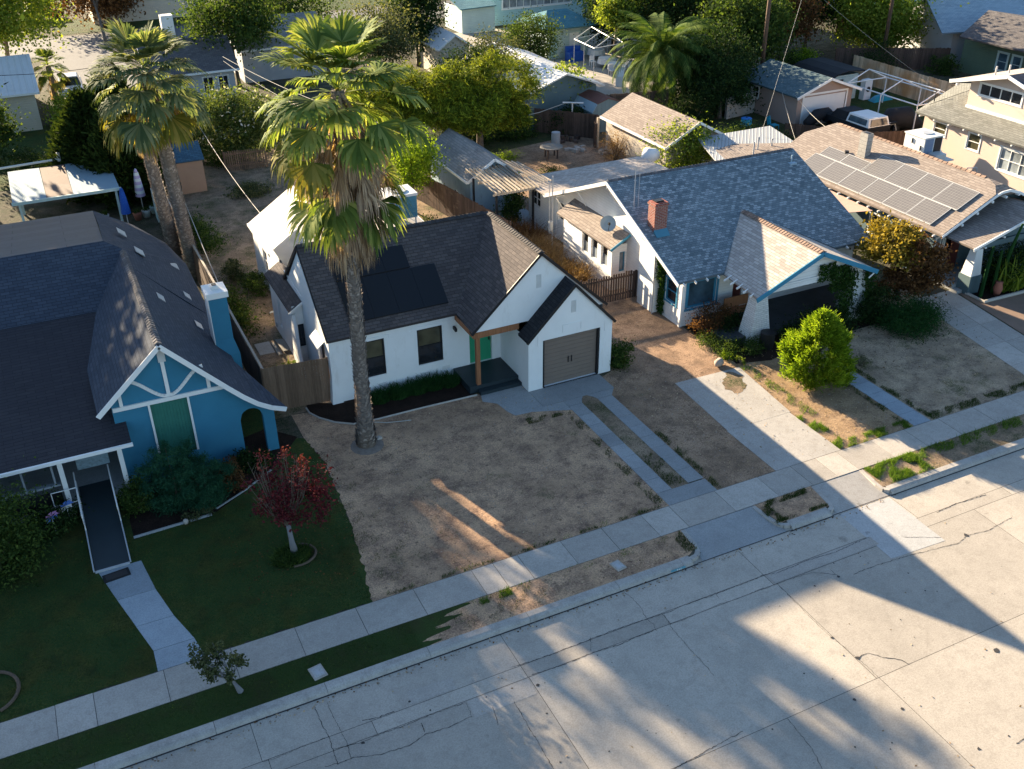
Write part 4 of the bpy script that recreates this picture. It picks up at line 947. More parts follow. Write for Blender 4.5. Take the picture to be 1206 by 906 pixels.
# roofs
T_ = .10
front = [(8.0, 32.88, 2.86), (13.26, 32.88, 2.86), (16.17, 36.08, 5.54), (8.0, 36.08, 5.54)]
backs = [(8.0, 36.08, 5.54), (16.17, 36.08, 5.54), (19.14, 39.28, 2.86), (8.0, 39.28, 2.86)]
gl = [(13.20, 31.19, 2.74), (16.17, 31.19, 5.54), (16.17, 36.08, 5.54), (13.26, 32.88, 2.86)]
gr = [(16.17, 31.19, 5.54), (19.14, 31.19, 2.74), (19.14, 39.28, 2.86), (16.17, 36.08, 5.54)]
ro = roof(W, 'roof_charcoal', [front, backs, gr, gl], T_)
roof(W, 'roof_garage', [[(15.18, 30.40, 2.27), (17.24, 30.40, 4.33), (17.24, 31.245, 4.33), (15.18, 31.245, 2.27)], [(17.24, 30.40, 4.33), (19.08, 30.40, 2.35), (19.08, 31.245, 2.35), (17.24, 31.245, 4.33)]], .09, label='small dark roof over the garage')
ridgecap(W, ro, 'ridge_charcoal', (16.17, 31.2, 5.55), (16.17, 36.0, 5.55)); ridgecap(W, ro, 'ridge_charcoal', (8.02, 36.08, 5.55), (16.1, 36.08, 5.55))
for a, b in (((13.17, 31.17, 2.68), (16.17, 31.17, 5.48)), ((16.17, 31.17, 5.48), (19.17, 31.17, 2.68)), ((15.15, 30.38, 2.19), (17.24, 30.38, 4.27)), ((17.24, 30.38, 4.27), (19.11, 30.38, 2.28)), ((7.975, 32.86, 2.8), (7.975, 36.08, 5.48)), ((7.975, 36.08, 5.48), (7.975, 39.3, 2.8))): MB().beam(a, b, .03, .11).build('drip_edge', 'black_frame', ro)
# black solar panels lying on the front slope, two rows
fs = lambda x, y, dz=0: (x, y, 2.86+(y-32.88)*.8375+.07+dz)
for (x0, x1, y0, y1) in ((9.05, 12.08, 34.64, 35.42), (9.05, 13.1, 33.24, 34.60)):
    n = 3 if x1 < 13 else 4; wd = (x1-x0)/n
    for i in range(n):
        a = x0+i*wd+.004; b = a+wd-.008; m = MB(); m.slab([fs(a, y0), fs(b, y0), fs(b, y1), fs(a, y1)], .035); m.build('solar_panel', 'black_panel', W)
# side bay with its low shed roof, facing the side yard
m = MB(); wb = (.14, .50, .75, 1.85)
m.wall((7.64, 36.75), (8.3, 36.75), 0, 2.7, [wb], .12); m.wall((7.64, 40.7), (7.64, 36.75), 0, 2.5, [(1.2, 1.6, 0.6, 1.9)], .12); m.wall((8.2, 40.7), (7.64, 40.7), 0, 2.6)
m.wall((8.2, 43.0), (8.2, 40.7), 0, 3.2, [], .1)
m.prism([(7.61, 36.95, 2.45), (7.61, 36.70, 2.35), (7.58, 36.45, 1.6), (7.53, 36.1, .8), (7.5, 35.5, 0), (7.5, 36.95, 0)], (.13, 0, 0))
m.build('side_bay', 'white_stucco', W)
win(W, (7.64, 36.75), (8.3, 36.75), wb, 'white_trim', 'glass_dark', fw=.03, mh=0); win(W, (7.64, 40.7), (7.64, 36.75), (1.2, 1.6, .6, 1.9), 'white_trim', 'glass_dark', fw=.03)
roof(W, 'roof_charcoal', [[(7.56, 36.62, 2.55), (8.26, 36.9, 2.72), (8.02, 38.9, 3.15), (7.9, 40.75, 3.15), (7.56, 40.75, 2.55)][:0] or [(7.5, 36.6, 2.52), (8.3, 36.6, 3.05), (8.3, 40.85, 3.05), (7.5, 40.85, 2.52)]], .08, label='narrow side roof')
boards(W, 'fascia', 'white_trim', [((7.48, 36.58, 2.46), (8.3, 36.58, 3.0)), ((8.05, 36.6, 3.08), (8.05, 39.2, 3.2))], .03, .1)
# rear wing: pale felt gable, flat felt link and lower lean-to
m = MB(); rw = (1.9, 2.75, .95, 2.15)
m.wall((8.32, 46.75), (8.32, 42.9), 0, 2.65, [rw], .12); m.wall((8.32, 42.9), (12.9, 42.9), 0, 2.65); m.poly([(8.32, 42.9, 2.65), (12.9, 42.9, 2.65), (10.62, 42.9, 4.12)])
m.wall((12.9, 42.9), (12.9, 46.75), 0, 2.65); m.wall((12.9, 46.75), (8.32, 46.75), 0, 2.65); m.poly([(12.9, 46.75, 2.65), (8.32, 46.75, 2.65), (10.62, 46.75, 4.12)])
m.wall((9.7, 39.2), (15.0, 39.2), 0, 3.4); m.wall((15.0, 39.2), (15.0, 42.9), 0, 3.4); m.wall((15.0, 42.9), (9.7, 42.9), 0, 3.4); m.wall((9.7, 42.9), (9.7, 39.2), 0, 3.6)
m.build('rear_wall', 'white_stucco', W); win(W, (8.32, 46.75), (8.32, 42.9), rw, 'white_trim', 'glass_dark', mh=1)
roof(W, 'felt_white', [[(8.18, 42.8, 2.62), (10.6, 42.8, 4.2), (10.6, 46.9, 4.2), (8.18, 46.9, 2.62)], [(10.6, 42.8, 4.2), (13.0, 42.8, 2.62), (13.0, 46.9, 2.62), (10.6, 46.9, 4.2)]], .1, label='white felt roof over the rear wing')
roof(W, 'felt_pale', [[(9.55, 39.3, 3.78), (13.55, 39.3, 4.1), (13.55, 43.0, 4.1), (9.55, 43.0, 3.78)], [(13.55, 39.3, 4.1), (15.15, 39.3, 3.5), (15.15, 43.0, 3.5), (13.55, 43.0, 4.1)]], .1, label='pale felt roof behind the ridge')
boards(W, 'fascia', 'white_trim', [((15.17, 39.3, 3.43), (15.17, 43, 3.43)), ((8.16, 42.78, 2.58), (8.16, 46.9, 2.58)), ((8.16, 42.77, 2.56), (10.6, 42.77, 4.13)), ((10.6, 42.77, 4.13), (13, 42.77, 2.56))], .035, .13)
m = MB(); m.beam((8.0, 41.1, 1.2), (7.9, 40.3, .5), .05); m.beam((7.8, 41.0, .6), (7.5, 40.9, .6), .05); m.beam((7.9, 40.3, .3), (7.6, 40.2, .3), .12, .16); m.build('gas_meter', 'metal_grey', W)
# evaporative cooler on the rear roof
k = thing('rooftop_cooler', 'square evaporative cooler with white lid and blue sides on the white house roof', 'cooler', (13.9, 40.9, 4.0))
m = MB(); m.box(13.3, 14.58, 40.3, 41.5, 4.12, 5.14)
for i in range(9): z = 4.2+i*.095; m.box(13.36, 14.52, 40.28, 40.299, z, z+.05)
m.build('cabinet', 'cooler_side', k)
m = MB(); m.box(13.26, 14.62, 40.26, 41.54, 5.141, 5.26); m.box(13.24, 13.295, 40.26, 41.5, 4.1, 5.14); m.build('lid', 'cooler_white', k)
m = MB(); m.tube([(13.95, 40.85, 5.261), (13.95, 40.85, 5.32)], .36, 20); m.tube([(13.95, 40.85, 5.321), (13.95, 40.85, 5.34)], .12, 12); m.build('fan_grille', 'metal_grey', k)
m = MB()
for x in (13.35, 14.5):
    for y in (40.35, 41.4): m.beam((x, y, 3.6), (x, y, 4.12), .06)
m.build('stand', 'galvanised', k); m = MB(); m.tube([(13.75, 40.2, 5.3), (13.55, 40.0, 4.6), (13.3, 39.8, 4.35), (13.2, 39.6, 4.2)], .02, 6); m.tube([(13.6, 40.2, 5.0), (13.3, 40.1, 4.75), (13.25, 39.9, 4.3)], .02, 6); m.build('pipe', 'galvanised', k)
# side-yard clutter
m = MB(); m.box(6.35, 7.0, 38.2, 39.3, .0, .05); tag(m.build('paving_slab', 'walk_concrete'), 'broken pale concrete slab on the ground of the side yard', 'slab')
t = thing('timber_board', 'wide grey plywood board lying beside the side bay of the white house', 'board', (7.3, 38.6, .03)); m = MB(); m.prism([(7.25, 39.3, .05), (7.85, 39.15, .05), (7.75, 38.1, .05), (7.32, 38.05, .05)], (0, 0, .03)); m.build('plank', 'plank_grey', t)
t = thing('timber_board', 'narrow grey board lying between the slab and the plywood in the side yard', 'board', (7.0, 38.4, .03)); m = MB(); m.prism([(7.02, 39.1, .03), (7.2, 39.05, .03), (7.24, 37.9, .03), (7.05, 37.85, .03)], (0, 0, .03)); m.build('plank', 'plank_grey', t)
# ------------------------------------------------------------------ white bungalow with the big blue-grey roof
K = thing('craftsman_house', 'white lap-sided bungalow under a broad blue-grey shingle roof with a projecting front porch gable', 'house', (28.5, 37, 0))
X0 = 23.75; X1 = 33.4; F0 = 32.45; B1 = 44.2
big = (.30, 1.83, .82, 2.12); sw = (B1-33.72, B1-32.85, .88, 1.95)
m = MB(); m.wall((X0, F0), (X1, F0), 0, 2.45, [big, (2.75, 3.25, .3, 2.1), (4.2, 5.4, .9, 2.1)], .1)
rwn = (B1-43.9, B1-42.9, 1.15, 2.15); mdw = (B1-36.35, B1-35.65, 1.0, 2.1)
m.wall((X0, B1), (X0, F0), 0, 2.45, [sw, rwn], .1)
m.poly([(X0, B1, 2.45), (X0, F0, 2.45), (X0, 38.17, 4.90)])
m.wall((X1, F0), (X1, B1), 0, 2.45); m.poly([(X1, F0, 2.45), (X1, B1, 2.45), (X1, 38.17, 4.90)]); m.wall((X1, B1), (X0, B1), 0, 2.45)
# chimney breast bump
m.wall((X0, 35.5), (X0-.32, 35.5), 0, 2.9); m.wall((X0-.32, 35.5), (X0-.32, 34.2), 0, 2.9); m.wall((X0-.32, 34.2), (X0, 34.2), 0, 2.9); m.poly([(X0-.32, 34.2, 2.9), (X0, 34.2, 3.2), (X0, 35.5, 3.2), (X0-.32, 35.5, 2.9)])
m.build('wall', 'white_siding', K)
win(K, (X0, F0), (X1, F0), big, 'blue_trim', 'glass_blue', fw=.09, mh=0, trim=.10); win(K, (X0, B1), (X0, F0), sw, 'blue_trim', 'glass_dark', fw=.06, mh=1, trim=.07)
win(K, (X0, B1), (X0, F0), rwn, 'white_trim', 'glass_dark', mv=1, trim=.06); win(K, (X0, F0), (X1, F0), (4.2, 5.4, .9, 2.1), 'blue_trim', 'glass_dark', mv=1)
A, d, nin = axes((X0, F0), (X1, F0)); m = MB(); obox(m, A, d, nin, 2.76, 3.24, .31, 2.09, .05, .09); m.build('front_door', 'dark_red', K)
m = MB()
m.box(X0-.03, X0+.09, F0-.03, F0-.001, 0, 2.44); m.box(X0-.03, X0-.001, F0-.001, F0+.1, 0, 2.44); m.build('corner_board', 'white_trim', K)
MB().box(X0-.03, X0-.001, B1-.1, B1, 0, 2.4).build('corner_board', 'white_trim', K)
# main roof, porch roof dies into it along two valleys
S = 2.62/6.22; zr = 5.09; f = lambda y: 2.47+(y-31.95)*S
px0, px1, pxc, pz0, pzr = 25.38, 31.86, 28.62, 2.36, 3.78; yv = 31.95+(pzr-2.47)/S
main = [(23.15, 31.95, 2.47), (px0+.15, 31.95, 2.47), (pxc, yv, pzr+.0), (px1-.15, 31.95, 2.47), (33.95, 31.95, 2.47), (33.95, 38.17, zr), (23.15, 38.17, zr)]
mm = MB()
for tri in ([main[0], main[1], main[2], (pxc, 38.17, zr), main[6]], [main[2], main[3], main[4], main[5], (pxc, 38.17, zr)]): mm.slab(tri, .1)
mm.slab([(23.15, 38.17, zr), (33.95, 38.17, zr), (33.95, 44.45, 2.45), (23.15, 44.45, 2.45)], .1)
ro = mm.build('roof', 'roof_bluegrey', K)
pr = roof(K, 'roof_weathered', [[(px0, 29.42, pz0), (pxc, 29.42, pzr+.03), (pxc, yv, pzr+.03), (px0+.15, 31.97, pz0+.05)], [(pxc, 29.42, pzr+.03), (px1, 29.42, pz0), (px1-.15, 31.97, pz0+.05), (pxc, yv, pzr+.03)]], .08, 'porch_roof', 'pale weathered roof over the front porch')
ridgecap(K, pr, 'ridge_rust', (pxc, 29.44, pzr+.05), (pxc, yv-.1, pzr+.05), .2)
ridgecap(K, ro, 'ridge_slate', (23.2, 38.17, zr+.01), (33.9, 38.17, zr+.01), .12)
# verge boards, rafter tails, knee braces
boards(K, 'bargeboard', 'white_trim', [((23.13, 31.9, 2.36), (23.13, 38.17, 4.98)), ((23.13, 38.17, 4.98), (23.13, 44.5, 2.33))], .04, .17)
for i in range(18):
    x = 23.4+i*.6
    if x < 25.3 or x > 32: MB().beam((x, 31.82, 2.34), (x, 32.3, 2.52), .05, .09).build('rafter_tail', 'white_trim', K)
for i in range(5): y = 29.8+i*.45; MB().beam((px0-.1, y, pz0-.08), (px0+.3, y, pz0+.08), .05, .08).build('rafter_tail', 'white_trim', K)
for y, z in ((38.17, 4.5), (41.0, 3.4), (35.4, 3.4), (43.3, 2.4)): MB().beam((X0-.02, y, z-.55), (23.2, y, z+.28), .06).beam((X0-.02, y, z+.26), (23.16, y, z+.26), .06).build('knee_brace', 'white_trim', K)
boards(K, 'porch_bargeboard', 'blue_trim', [((px0-.05, 29.38, pz0-.10), (pxc, 29.38, pzr-.05)), ((pxc, 29.38, pzr-.05), (px1+.05, 29.38, pz0-.10))], .05, .2)
m = MB(); yg = 29.85; m.poly([(px0+.75, yg, 2.5), (px1-.75, yg, 2.5), (pxc, yg, pzr-.1)]); m.box(px0+.4, px1-.4, yg-.04, yg+.2, 2.2, 2.49)
m.build('porch_gable', 'white_lap', K)
vent(K, (0, yg), (40, yg), 28.5, 28.75, 3.1, 3.4, 'vent_white', 4)
m = MB(); m.box(24.4, 32.4, 29.9, 32.44, 0, .32); m.build('porch_floor', 'shade_floor', K)  # floor colour darkened to paint in the shade under the porch gable
for cx, lb in ((25.95, None), (31.3, None)):
    m = MB(); m.hexa([(cx-.55, 29.55, 0), (cx+.55, 29.55, 0), (cx+.55, 30.5, 0), (cx-.55, 30.5, 0), (cx-.27, 29.78, 2.19), (cx+.27, 29.78, 2.19), (cx+.27, 30.25, 2.19), (cx-.27, 30.25, 2.19)]); m.build('porch_pillar', 'white_brick', K)
m = MB(); m.beam((31.45, 29.4, 2.05), (31.9, 29.42, 2.33), .05); m.build('corner_brace', 'white_trim', K)
# brick chimney on the roof, its blue flashing
m = MB(); m.box(23.62, 24.28, 34.75, 35.3, 3.3, 5.0); m.box(23.58, 24.32, 34.71, 35.34, 4.86, 4.94); ch = m.build('chimney', 'red_brick', K)
m = MB(); m.box(23.75, 24.15, 34.9, 35.2, 5.001, 5.06); m.build('flue', 'black_frame', ch)
m = MB(); m.hexa([(23.6, 34.45, f(34.45)+.015), (24.3, 34.45, f(34.45)+.015), (24.3, 34.74, f(34.74)+.015), (23.6, 34.74, f(34.74)+.015), (23.6, 34.45, f(34.45)+.03), (24.3, 34.45, f(34.45)+.03), (24.3, 34.74, f(34.74)+.15), (23.6, 34.74, f(34.74)+.15)]); m.build('flashing', 'cooler_side', ch)
m = MB(); m.tube([(23.5, 36.3, f(36.3)), (23.5, 36.3, f(36.3)+2.0)], .02, 6); m.tube([(23.72, 36.3, f(36.3)), (23.72, 36.3, f(36.3)+1.6)], .012, 5); m.build('mast', 'galvanised', K)
m = MB(); m.tube([(33.2, 37.3, f(37.3)), (33.2, 37.3, f(37.3)+.35)], .04, 8); m.box(33.0, 33.4, 37.1, 37.45, f(37.1)+.005, f(37.1)+.09); m.build('vent_pipe', 'dish_blue', K)
m = MB(); m.tube([(X0-.36, 34.15, 0), (X0-.36, 34.15, 2.9)], .03, 6); m.build('downpipe', 'metal_grey', K)
# side bay, three tall windows, lower roof
m = MB(); a0, a1 = 41.85, 37.1; ws = [(a0-41.05, a0-40.6, 1.0, 2.15), (a0-39.95, a0-39.35, 1.0, 2.15), (a0-39.05, a0-38.45, 1.0, 2.15), (a0-38.1, a0-37.5, 1.0, 2.15)][1:]
m.wall((22.95, a0), (22.95, a1), 0, 2.3, ws, .1); m.wall((22.95, a1), (X0, a1), 0, 2.3, [(.42, .72, .9, 1.9)], .06); m.wall((X0, a0), (22.95, a0), 0, 2.3)
m.build('side_bay', 'white_siding', K)
for o in ws: win(K, (22.95, a0), (22.95, a1), o, 'white_trim', 'glass_dark', fw=.05, mh=0, lower='glass_pale')
win(K, (22.95, a1), (X0, a1), (.42, .72, .9, 1.9), 'blue_trim', 'glass_pale', fw=.04, mh=0)
br_ = roof(K, 'roof_tan', [[(22.72, 36.85, 2.27), (X0+.0, 36.85, 2.85), (X0+.0, 42.2, 2.85), (22.72, 42.2, 2.27)]], .07, 'bay_roof', 'tan lean-to roof over the side bay')
boards(K, 'bay_fascia', 'blue_trim', [((22.7, 36.82, 2.2), (X0, 36.82, 2.8))], .035, .12)
# rear porch corner and its flat tan roof
m = MB(); m.wall((X0, 47.4), (X0, 44.2), 0, 2.15, [(.4, 1.4, 1.0, 1.9)], .08); m.wall((30.8, 47.4), (X0, 47.4), 0, 2.15); m.wall((30.8, 44.2), (30.8, 47.4), 0, 2.15); m.build('rear_porch', 'white_siding', K)
win(K, (X0, 47.4), (X0, 44.2), (.4, 1.4, 1.0, 1.9), 'white_trim', 'glass_dark', mv=1)
roof(K, 'roof_weathered', [[(23.1, 44.3, 2.5), (31, 44.3, 2.6), (31, 47.7, 2.4), (23.1, 47.7, 2.3)]], .08, 'rear_roof', 'pale low roof over the rear porch')
m = MB(); m.tube([(22.9, 43.0, 0), (22.9, 43.0, 3.9)], .035, 6); m.tube([(22.75, 43.05, .8), (22.75, 43.05, 3.6)], .02, 5); m.box(22.72, 22.9, 42.9, 43.1, 1.0, 1.5); m.build('service_mast', 'metal_grey', K)
# satellite dish on the bay roof
k = thing('satellite_dish', 'grey-blue satellite dish on the tan side bay roof of the bungalow', 'satellite dish', (23.3, 38.2, 2.5)); m = MB()
c = Vector((23.28, 38.1, 3.0)); nd = Vector((-.35, -.82, .45)).normalized(); u = nd.cross(Vector((0, 0, 1))).normalized(); v = u.cross(nd); R_ = .38
rings = [(0, 0), (.5, .02), (.85, .07), (1.0, .11)]; prev = None
for rr, dp in rings:
    cur = [c+nd*dp*1.0-nd*.1+(u*math.cos(a*math.pi/12)+v*math.sin(a*math.pi/12))*R_*rr for a in range(24)]
    if prev:
        for i in range(24): j = (i+1) % 24; m.poly([prev[i], prev[j], cur[j], cur[i]])
    prev = cur
m.build('dish', 'dish_blue', k); m = MB(); m.tube([c-nd*.1, c-nd*.2-Vector((0, 0, .15)), Vector((23.3, 38.3, 2.62))], .025, 6); m.tube([c-v*.36, c+nd*.42-v*.1], .015, 5); m.box(c.x+nd.x*.42-.04, c.x+nd.x*.42+.04, c.y+nd.y*.42-.04, c.y+nd.y*.42+.04, c.z+.08, c.z+.2); m.build('arm', 'black_plastic', k)
# things about the porch
k = thing('porch_bench', 'brown wooden bench on the shaded porch of the bungalow', 'bench', (26.2, 31.6, .32)); m = MB(); m.box(25.6, 26.9, 31.3, 31.8, .70, .76); m.build('seat', 'cedar', k)
m = MB(); m.box(25.6, 26.9, 31.81, 31.86, .77, 1.25); m.build('backrest', 'cedar', k)
for x in (25.65, 26.8): m = MB(); m.box(x, x+.06, 31.32, 31.78, .32, .699); m.build('leg', 'cedar', k)
k = thing('rain_barrel', 'dark open barrel standing at the foot of the white porch pillar', 'barrel', (26.0, 29.2, 0)); m = MB(); m.tube([(26.0, 29.2, 0), (26.0, 29.2, .3), (26.0, 29.2, .62), (26.0, 29.2, .7)], [.27, .32, .31, .29], 16); m.build('body', 'rubber', k); m = MB(); m.tube([(26.0, 29.2, .70), (26.0, 29.2, .74)], .31, 16, True); m.build('rim', 'black_plastic', k)
# ------------------------------------------------------------------ blue half-timbered house on the left
Bh = thing('blue_house', 'blue stucco house with white half-timbered gable, swooping slate roof and ramp porch', 'house', (1.5, 36, 0))
Yv = 30.6; Yw = 30.95
# wall face follows the verge: profile points of the gable (x, z)
prof = [(-.36, 3.25), (1.93, 5.33), (3.86, 3.24), (4.3, 2.78), (4.75, 2.38), (5.2, 2.1), (5.70, 1.90)]
m = MB()
# gable face with garden arch: cells around an arched opening
def pz(x):
    for (a, za), (b, zb) in zip(prof[:-1], prof[1:]):
        if a <= x <= b: return za+(zb-za)*(x-a)/(b-a)-.14
    return 2.0
ax0, ax1, spr = 4.12, 4.92, 1.55; ar = (ax1-ax0)/2; axc = (ax0+ax1)/2
def az(x): return spr+math.sqrt(max(0, ar*ar-(x-axc)**2))
gw = (1.28, 2.5, .85, 3.0)
xs = [.10, gw[0], 1.93, gw[1], 3.3, 3.86, ax0]+[ax0+(ax1-ax0)*i/10 for i in range(1, 10)]+[ax1, 5.15, 5.32]
xs = sorted(xs)
for a, b in zip(xs[:-1], xs[1:]):
    c = (a+b)/2
    if gw[0] < c < gw[1]:
        m.poly([(a, Yw, 0), (b, Yw, 0), (b, Yw, gw[2]), (a, Yw, gw[2])]); m.poly([(a, Yw, gw[3]), (b, Yw, gw[3]), (b, Yw, pz(b)), (a, Yw, pz(a))])
    elif ax0 <= a and b <= ax1+.001:
        m.poly([(a, Yw, az(a)), (b, Yw, az(b)), (b, Yw, pz(b)), (a, Yw, pz(a))]); m.poly([(a, Yw+.28, az(a)), (a, Yw+.28, pz(a)), (b, Yw+.28, pz(b)), (b, Yw+.28, az(b))]); m.poly([(a, Yw, az(a)), (a, Yw+.28, az(a)), (b, Yw+.28, az(b)), (b, Yw, az(b))])
    else: m.poly([(a, Yw, 0), (b, Yw, 0), (b, Yw, pz(b)), (a, Yw, pz(a))])
for x in (ax0, ax1): m.poly([(x, Yw, 0), (x, Yw+.28, 0), (x, Yw+.28, spr), (x, Yw, spr)])
m.poly([(ax1, Yw+.28, 0), (5.32, Yw+.28, 0), (5.32, Yw+.28, pz(5.3)), (ax1, Yw+.28, pz(ax1))]); m.poly([(5.32, Yw, 0), (5.32, Yw+.28, 0), (5.32, Yw+.28, pz(5.3)), (5.32, Yw, pz(5.3))])
m.wall((.10, 38.5), (.10, Yw), 0, 3.1, [], .1)
m.wall((4.02, Yw), (4.02, 33.4), 0, 2.6); m.wall((4.1, 33.4), (4.1, 46.3), 0, 2.4); m.wall((4.1, 46.3), (-9, 46.3), 0, 2.4); m.wall((-9, 46.3), (-9, 33.5), 0, 2.4)
m.wall((-9, 33.4), (.10, 33.4), 0, 2.6, [(5.2, 6.6, .9, 2.0), (3.2, 4.4, .9, 2.0), (7.45, 8.45, .32, 2.3)], .1)
m.build('wall', 'blue_wall', Bh)
win(Bh, (-9, 33.4), (.1, 33.4), (5.2, 6.6, .9, 2.0), 'white_trim', 'glass_dark', mv=1); win(Bh, (-9, 33.4), (.1, 33.4), (3.2, 4.4, .9, 2.0), 'white_trim', 'glass_dark', mv=1)
A, d, nin = axes((-9, 33.4), (.1, 33.4)); m = MB(); obox(m, A, d, nin, 7.46, 8.44, .33, 2.29, .05, .09); m.build('front_door', 'white_trim', Bh)
# green shutter-like panel over the gable window
m = MB(); A, d, nin = axes((0, Yw), (6, Yw)); n = 12
for i in range(n): a = gw[0]+(gw[1]-gw[0])*i/n; obox(m, A, d, nin, a+.004, a+(gw[1]-gw[0])/n-.004, gw[2]+.01, gw[3]-.01, .04, .065)
obox(m, A, d, nin, gw[0]+.01, gw[1]-.01, gw[2]+.01, gw[3]-.01, .066, .09); m.build('shutter', 'green_shutter', Bh)
# half timbering
m = MB(); y = Yw-.035; tb = []
m.beam((.12, y, 3.10), (3.86, y, 3.07), .06, .15); tb.append(m)
m.beam((.52, y-.003, 3.17), (.52, y-.003, 3.85), .05, .12) if False else None
def vb(x, z0, z1, w=.11): m.box(x-w/2, x+w/2, y-.028, y+.03, z0, z1)
vb(.42, 3.18, 3.80); vb(1.95, 3.18, 4.55, .12); vb(3.28, 3.16, 3.72, .11); vb(1.25, .85, 3.02, .07); vb(2.53, .85, 3.01, .07)
def curve(cx, sgn):
    P = []
    for i in range(13):
        t = i/12; P.append((cx+sgn*(1.18*t), y, 3.22+.82*(3*t*t-2*t**3)))
    m.v_start = len(m.v)
    for a, b in zip(P[:-1], P[1:]):
        a = Vector(a); b = Vector(b); dd = (b-a).normalized(); n_ = Vector((-dd.z, 0, dd.x))*.055; e = dd*.01; o1 = Vector((0, -.024, 0)); o2 = Vector((0, .024, 0))
        m.hexa([a-n_+o1, b+e-n_+o1, b+e-n_+o2, a-n_+o2, a+n_+o1, b+e+n_+o1, b+e+n_+o2, a+n_+o2])
curve(2.0, 1); curve(1.9, -1)
m.build('half_timbering', 'white_trim', Bh)
m = MB(); m.box(1.84, 2.08, y-.03, y+.02, 4.5, 5.05); m.build('gable_vent', 'vent_white', Bh)
# right-hand swoop: roof surfaces
xr, zr = 1.93, 5.33; yb = 38.0
mr = MB(); R0 = prof[1:]
for (a, za), (b, zb) in zip(R0[:-1], R0[1:]):
    # the flare dies out towards the back: rear profile keeps a straight slope down to the eave at x 4.62
    if a < 3.8: mr.slab([(a, Yv, za), (b, Yv, zb), (3.86, 33.0, 3.24), (1.93, yb, 5.18)] if False else [(xr, Yv, zr), (3.86, Yv, 3.24), (3.86, yb, 3.12), (xr, yb, 5.2)], .1)
fl = [(3.86, 3.24), (4.3, 2.78), (4.75, 2.38), (5.2, 2.1), (5.70, 1.90)]; bk = [(3.86, 3.20), (4.1, 2.95), (4.35, 2.68), (4.5, 2.5), (4.66, 2.34)]
for i in range(4):
    (a, za), (b, zb) = fl[i], fl[i+1]; (c, zc), (d_, zd) = bk[i], bk[i+1]
    mr.slab([(a, Yv, za), (b, Yv, zb), (d_, 33.9, zd), (c, 33.9, zc)], .1)
mr.slab([(3.86, 33.9, 3.20), (4.66, 33.9, 2.34), (4.66, yb, 2.34), (3.86, yb, 3.12)], .1)
mr.slab([(xr, yb, 5.2), (4.66, yb, 2.34), (4.66, 43.8, 2.42), (xr, 39.6, 5.25)], .1); mr.slab([(xr, 39.6, 5.25), (4.66, 43.8, 2.42), (1.33, 40.07, 5.52)], .1)
mr.slab([(1.33, 40.07, 5.52), (4.66, 43.8, 2.42), (4.2, 46.4, 2.55), (1.46, 44.6, 4.55)], .1)
mr.slab([(1.46, 44.6, 4.55), (4.2, 46.4, 2.55), (3.15, 48.9, 2.75), (1.5, 49.4, 3.6)], .1)
mr.slab([(-.36, Yv, 3.25), (xr, Yv, zr), (xr, yb, 5.2), (.72, 37.2, 3.95), (-.36, 31.6, 3.12)][:0] or [(-.36, Yv, 3.25), (xr, Yv, zr), (xr, 39.6, 5.25), (.45, 37.2, 3.90), (-.36, 36.6, 3.16)], .1)
o1 = mr.build('roof', 'roof_slate', Bh)
m = MB(); m.slab([(-12, 37.2, 3.9), (.47, 37.2, 3.9), (1.95, 39.6, 5.255), (1.33, 40.07, 5.52), (-12, 40.07, 5.52)], .1); m.build('roof', 'roof_slate', Bh)['label'] = 'slate slope above the porch roof'
m = MB(); m.slab([(-12, 40.07, 5.52), (1.33, 40.07, 5.52), (1.5, 49.4, 3.6), (-12, 49.4, 3.6)], .1); m.build('roof', 'roof_gravel', Bh)['label'] = 'dusty shallow rear slope'
m = MB(); m.slab([(-12, 29.9, 2.36), (.44, 29.9, 2.36), (.44, 33.5, 3.11), (.75, 37.2, 3.88), (-12, 37.2, 3.88)], .1); m.build('porch_roof', 'roof_slate_low', Bh)
ridgecap(Bh, o1, 'ridge_slate', (xr, Yv+.02, zr+.01), (xr, 39.5, 5.26), .13, .2)
m = MB(); m.beam((-12, 29.86, 2.31), (.47, 29.86, 2.31), .08, .11); m.build('gutter', 'white_trim', Bh)
segs = [((a, Yv-.03, za-.10), (b, Yv-.03, zb-.10)) for (a, za), (b, zb) in zip(prof[:-1], prof[1:])]
boards(Bh, 'bargeboard', 'white_trim', segs, .05, .16)
# skylight vents
mvt = [(2.46, 44.6), (2.42, 42.2), (3.9, 43.6), (3.75, 39.4), (2.75, 36.5), (3.85, 35.9)]
def rz(x, y_): return 5.2-(x-xr)*(5.2-2.34)/(4.66-xr)
for x, y_ in ((2.75, 36.3), (3.85, 35.7), (3.95, 38.8)):
    m = MB(); z = rz(x, y_)+.05; s = -(5.2-2.34)/(4.66-xr); m.slab([(x-.11, y_-.26, z-s*.11), (x+.11, y_-.26, z+s*.11), (x+.11, y_+.26, z+s*.11), (x-.11, y_+.26, z-s*.11)], .04); m.build('roof_vent', 'metal_grey', Bh)
for x, y_, z in ((2.62, 40.6, 4.66), (4.0, 42.3, 3.12), (2.25, 43.4, 4.55)):
    m = MB(); m.slab([(x-.15, y_-.36, z+.14), (x+.15, y_-.36, z-.13), (x+.15, y_+.36, z-.17), (x-.15, y_+.36, z+.10)], .04); m.build('roof_vent', 'metal_grey', Bh)
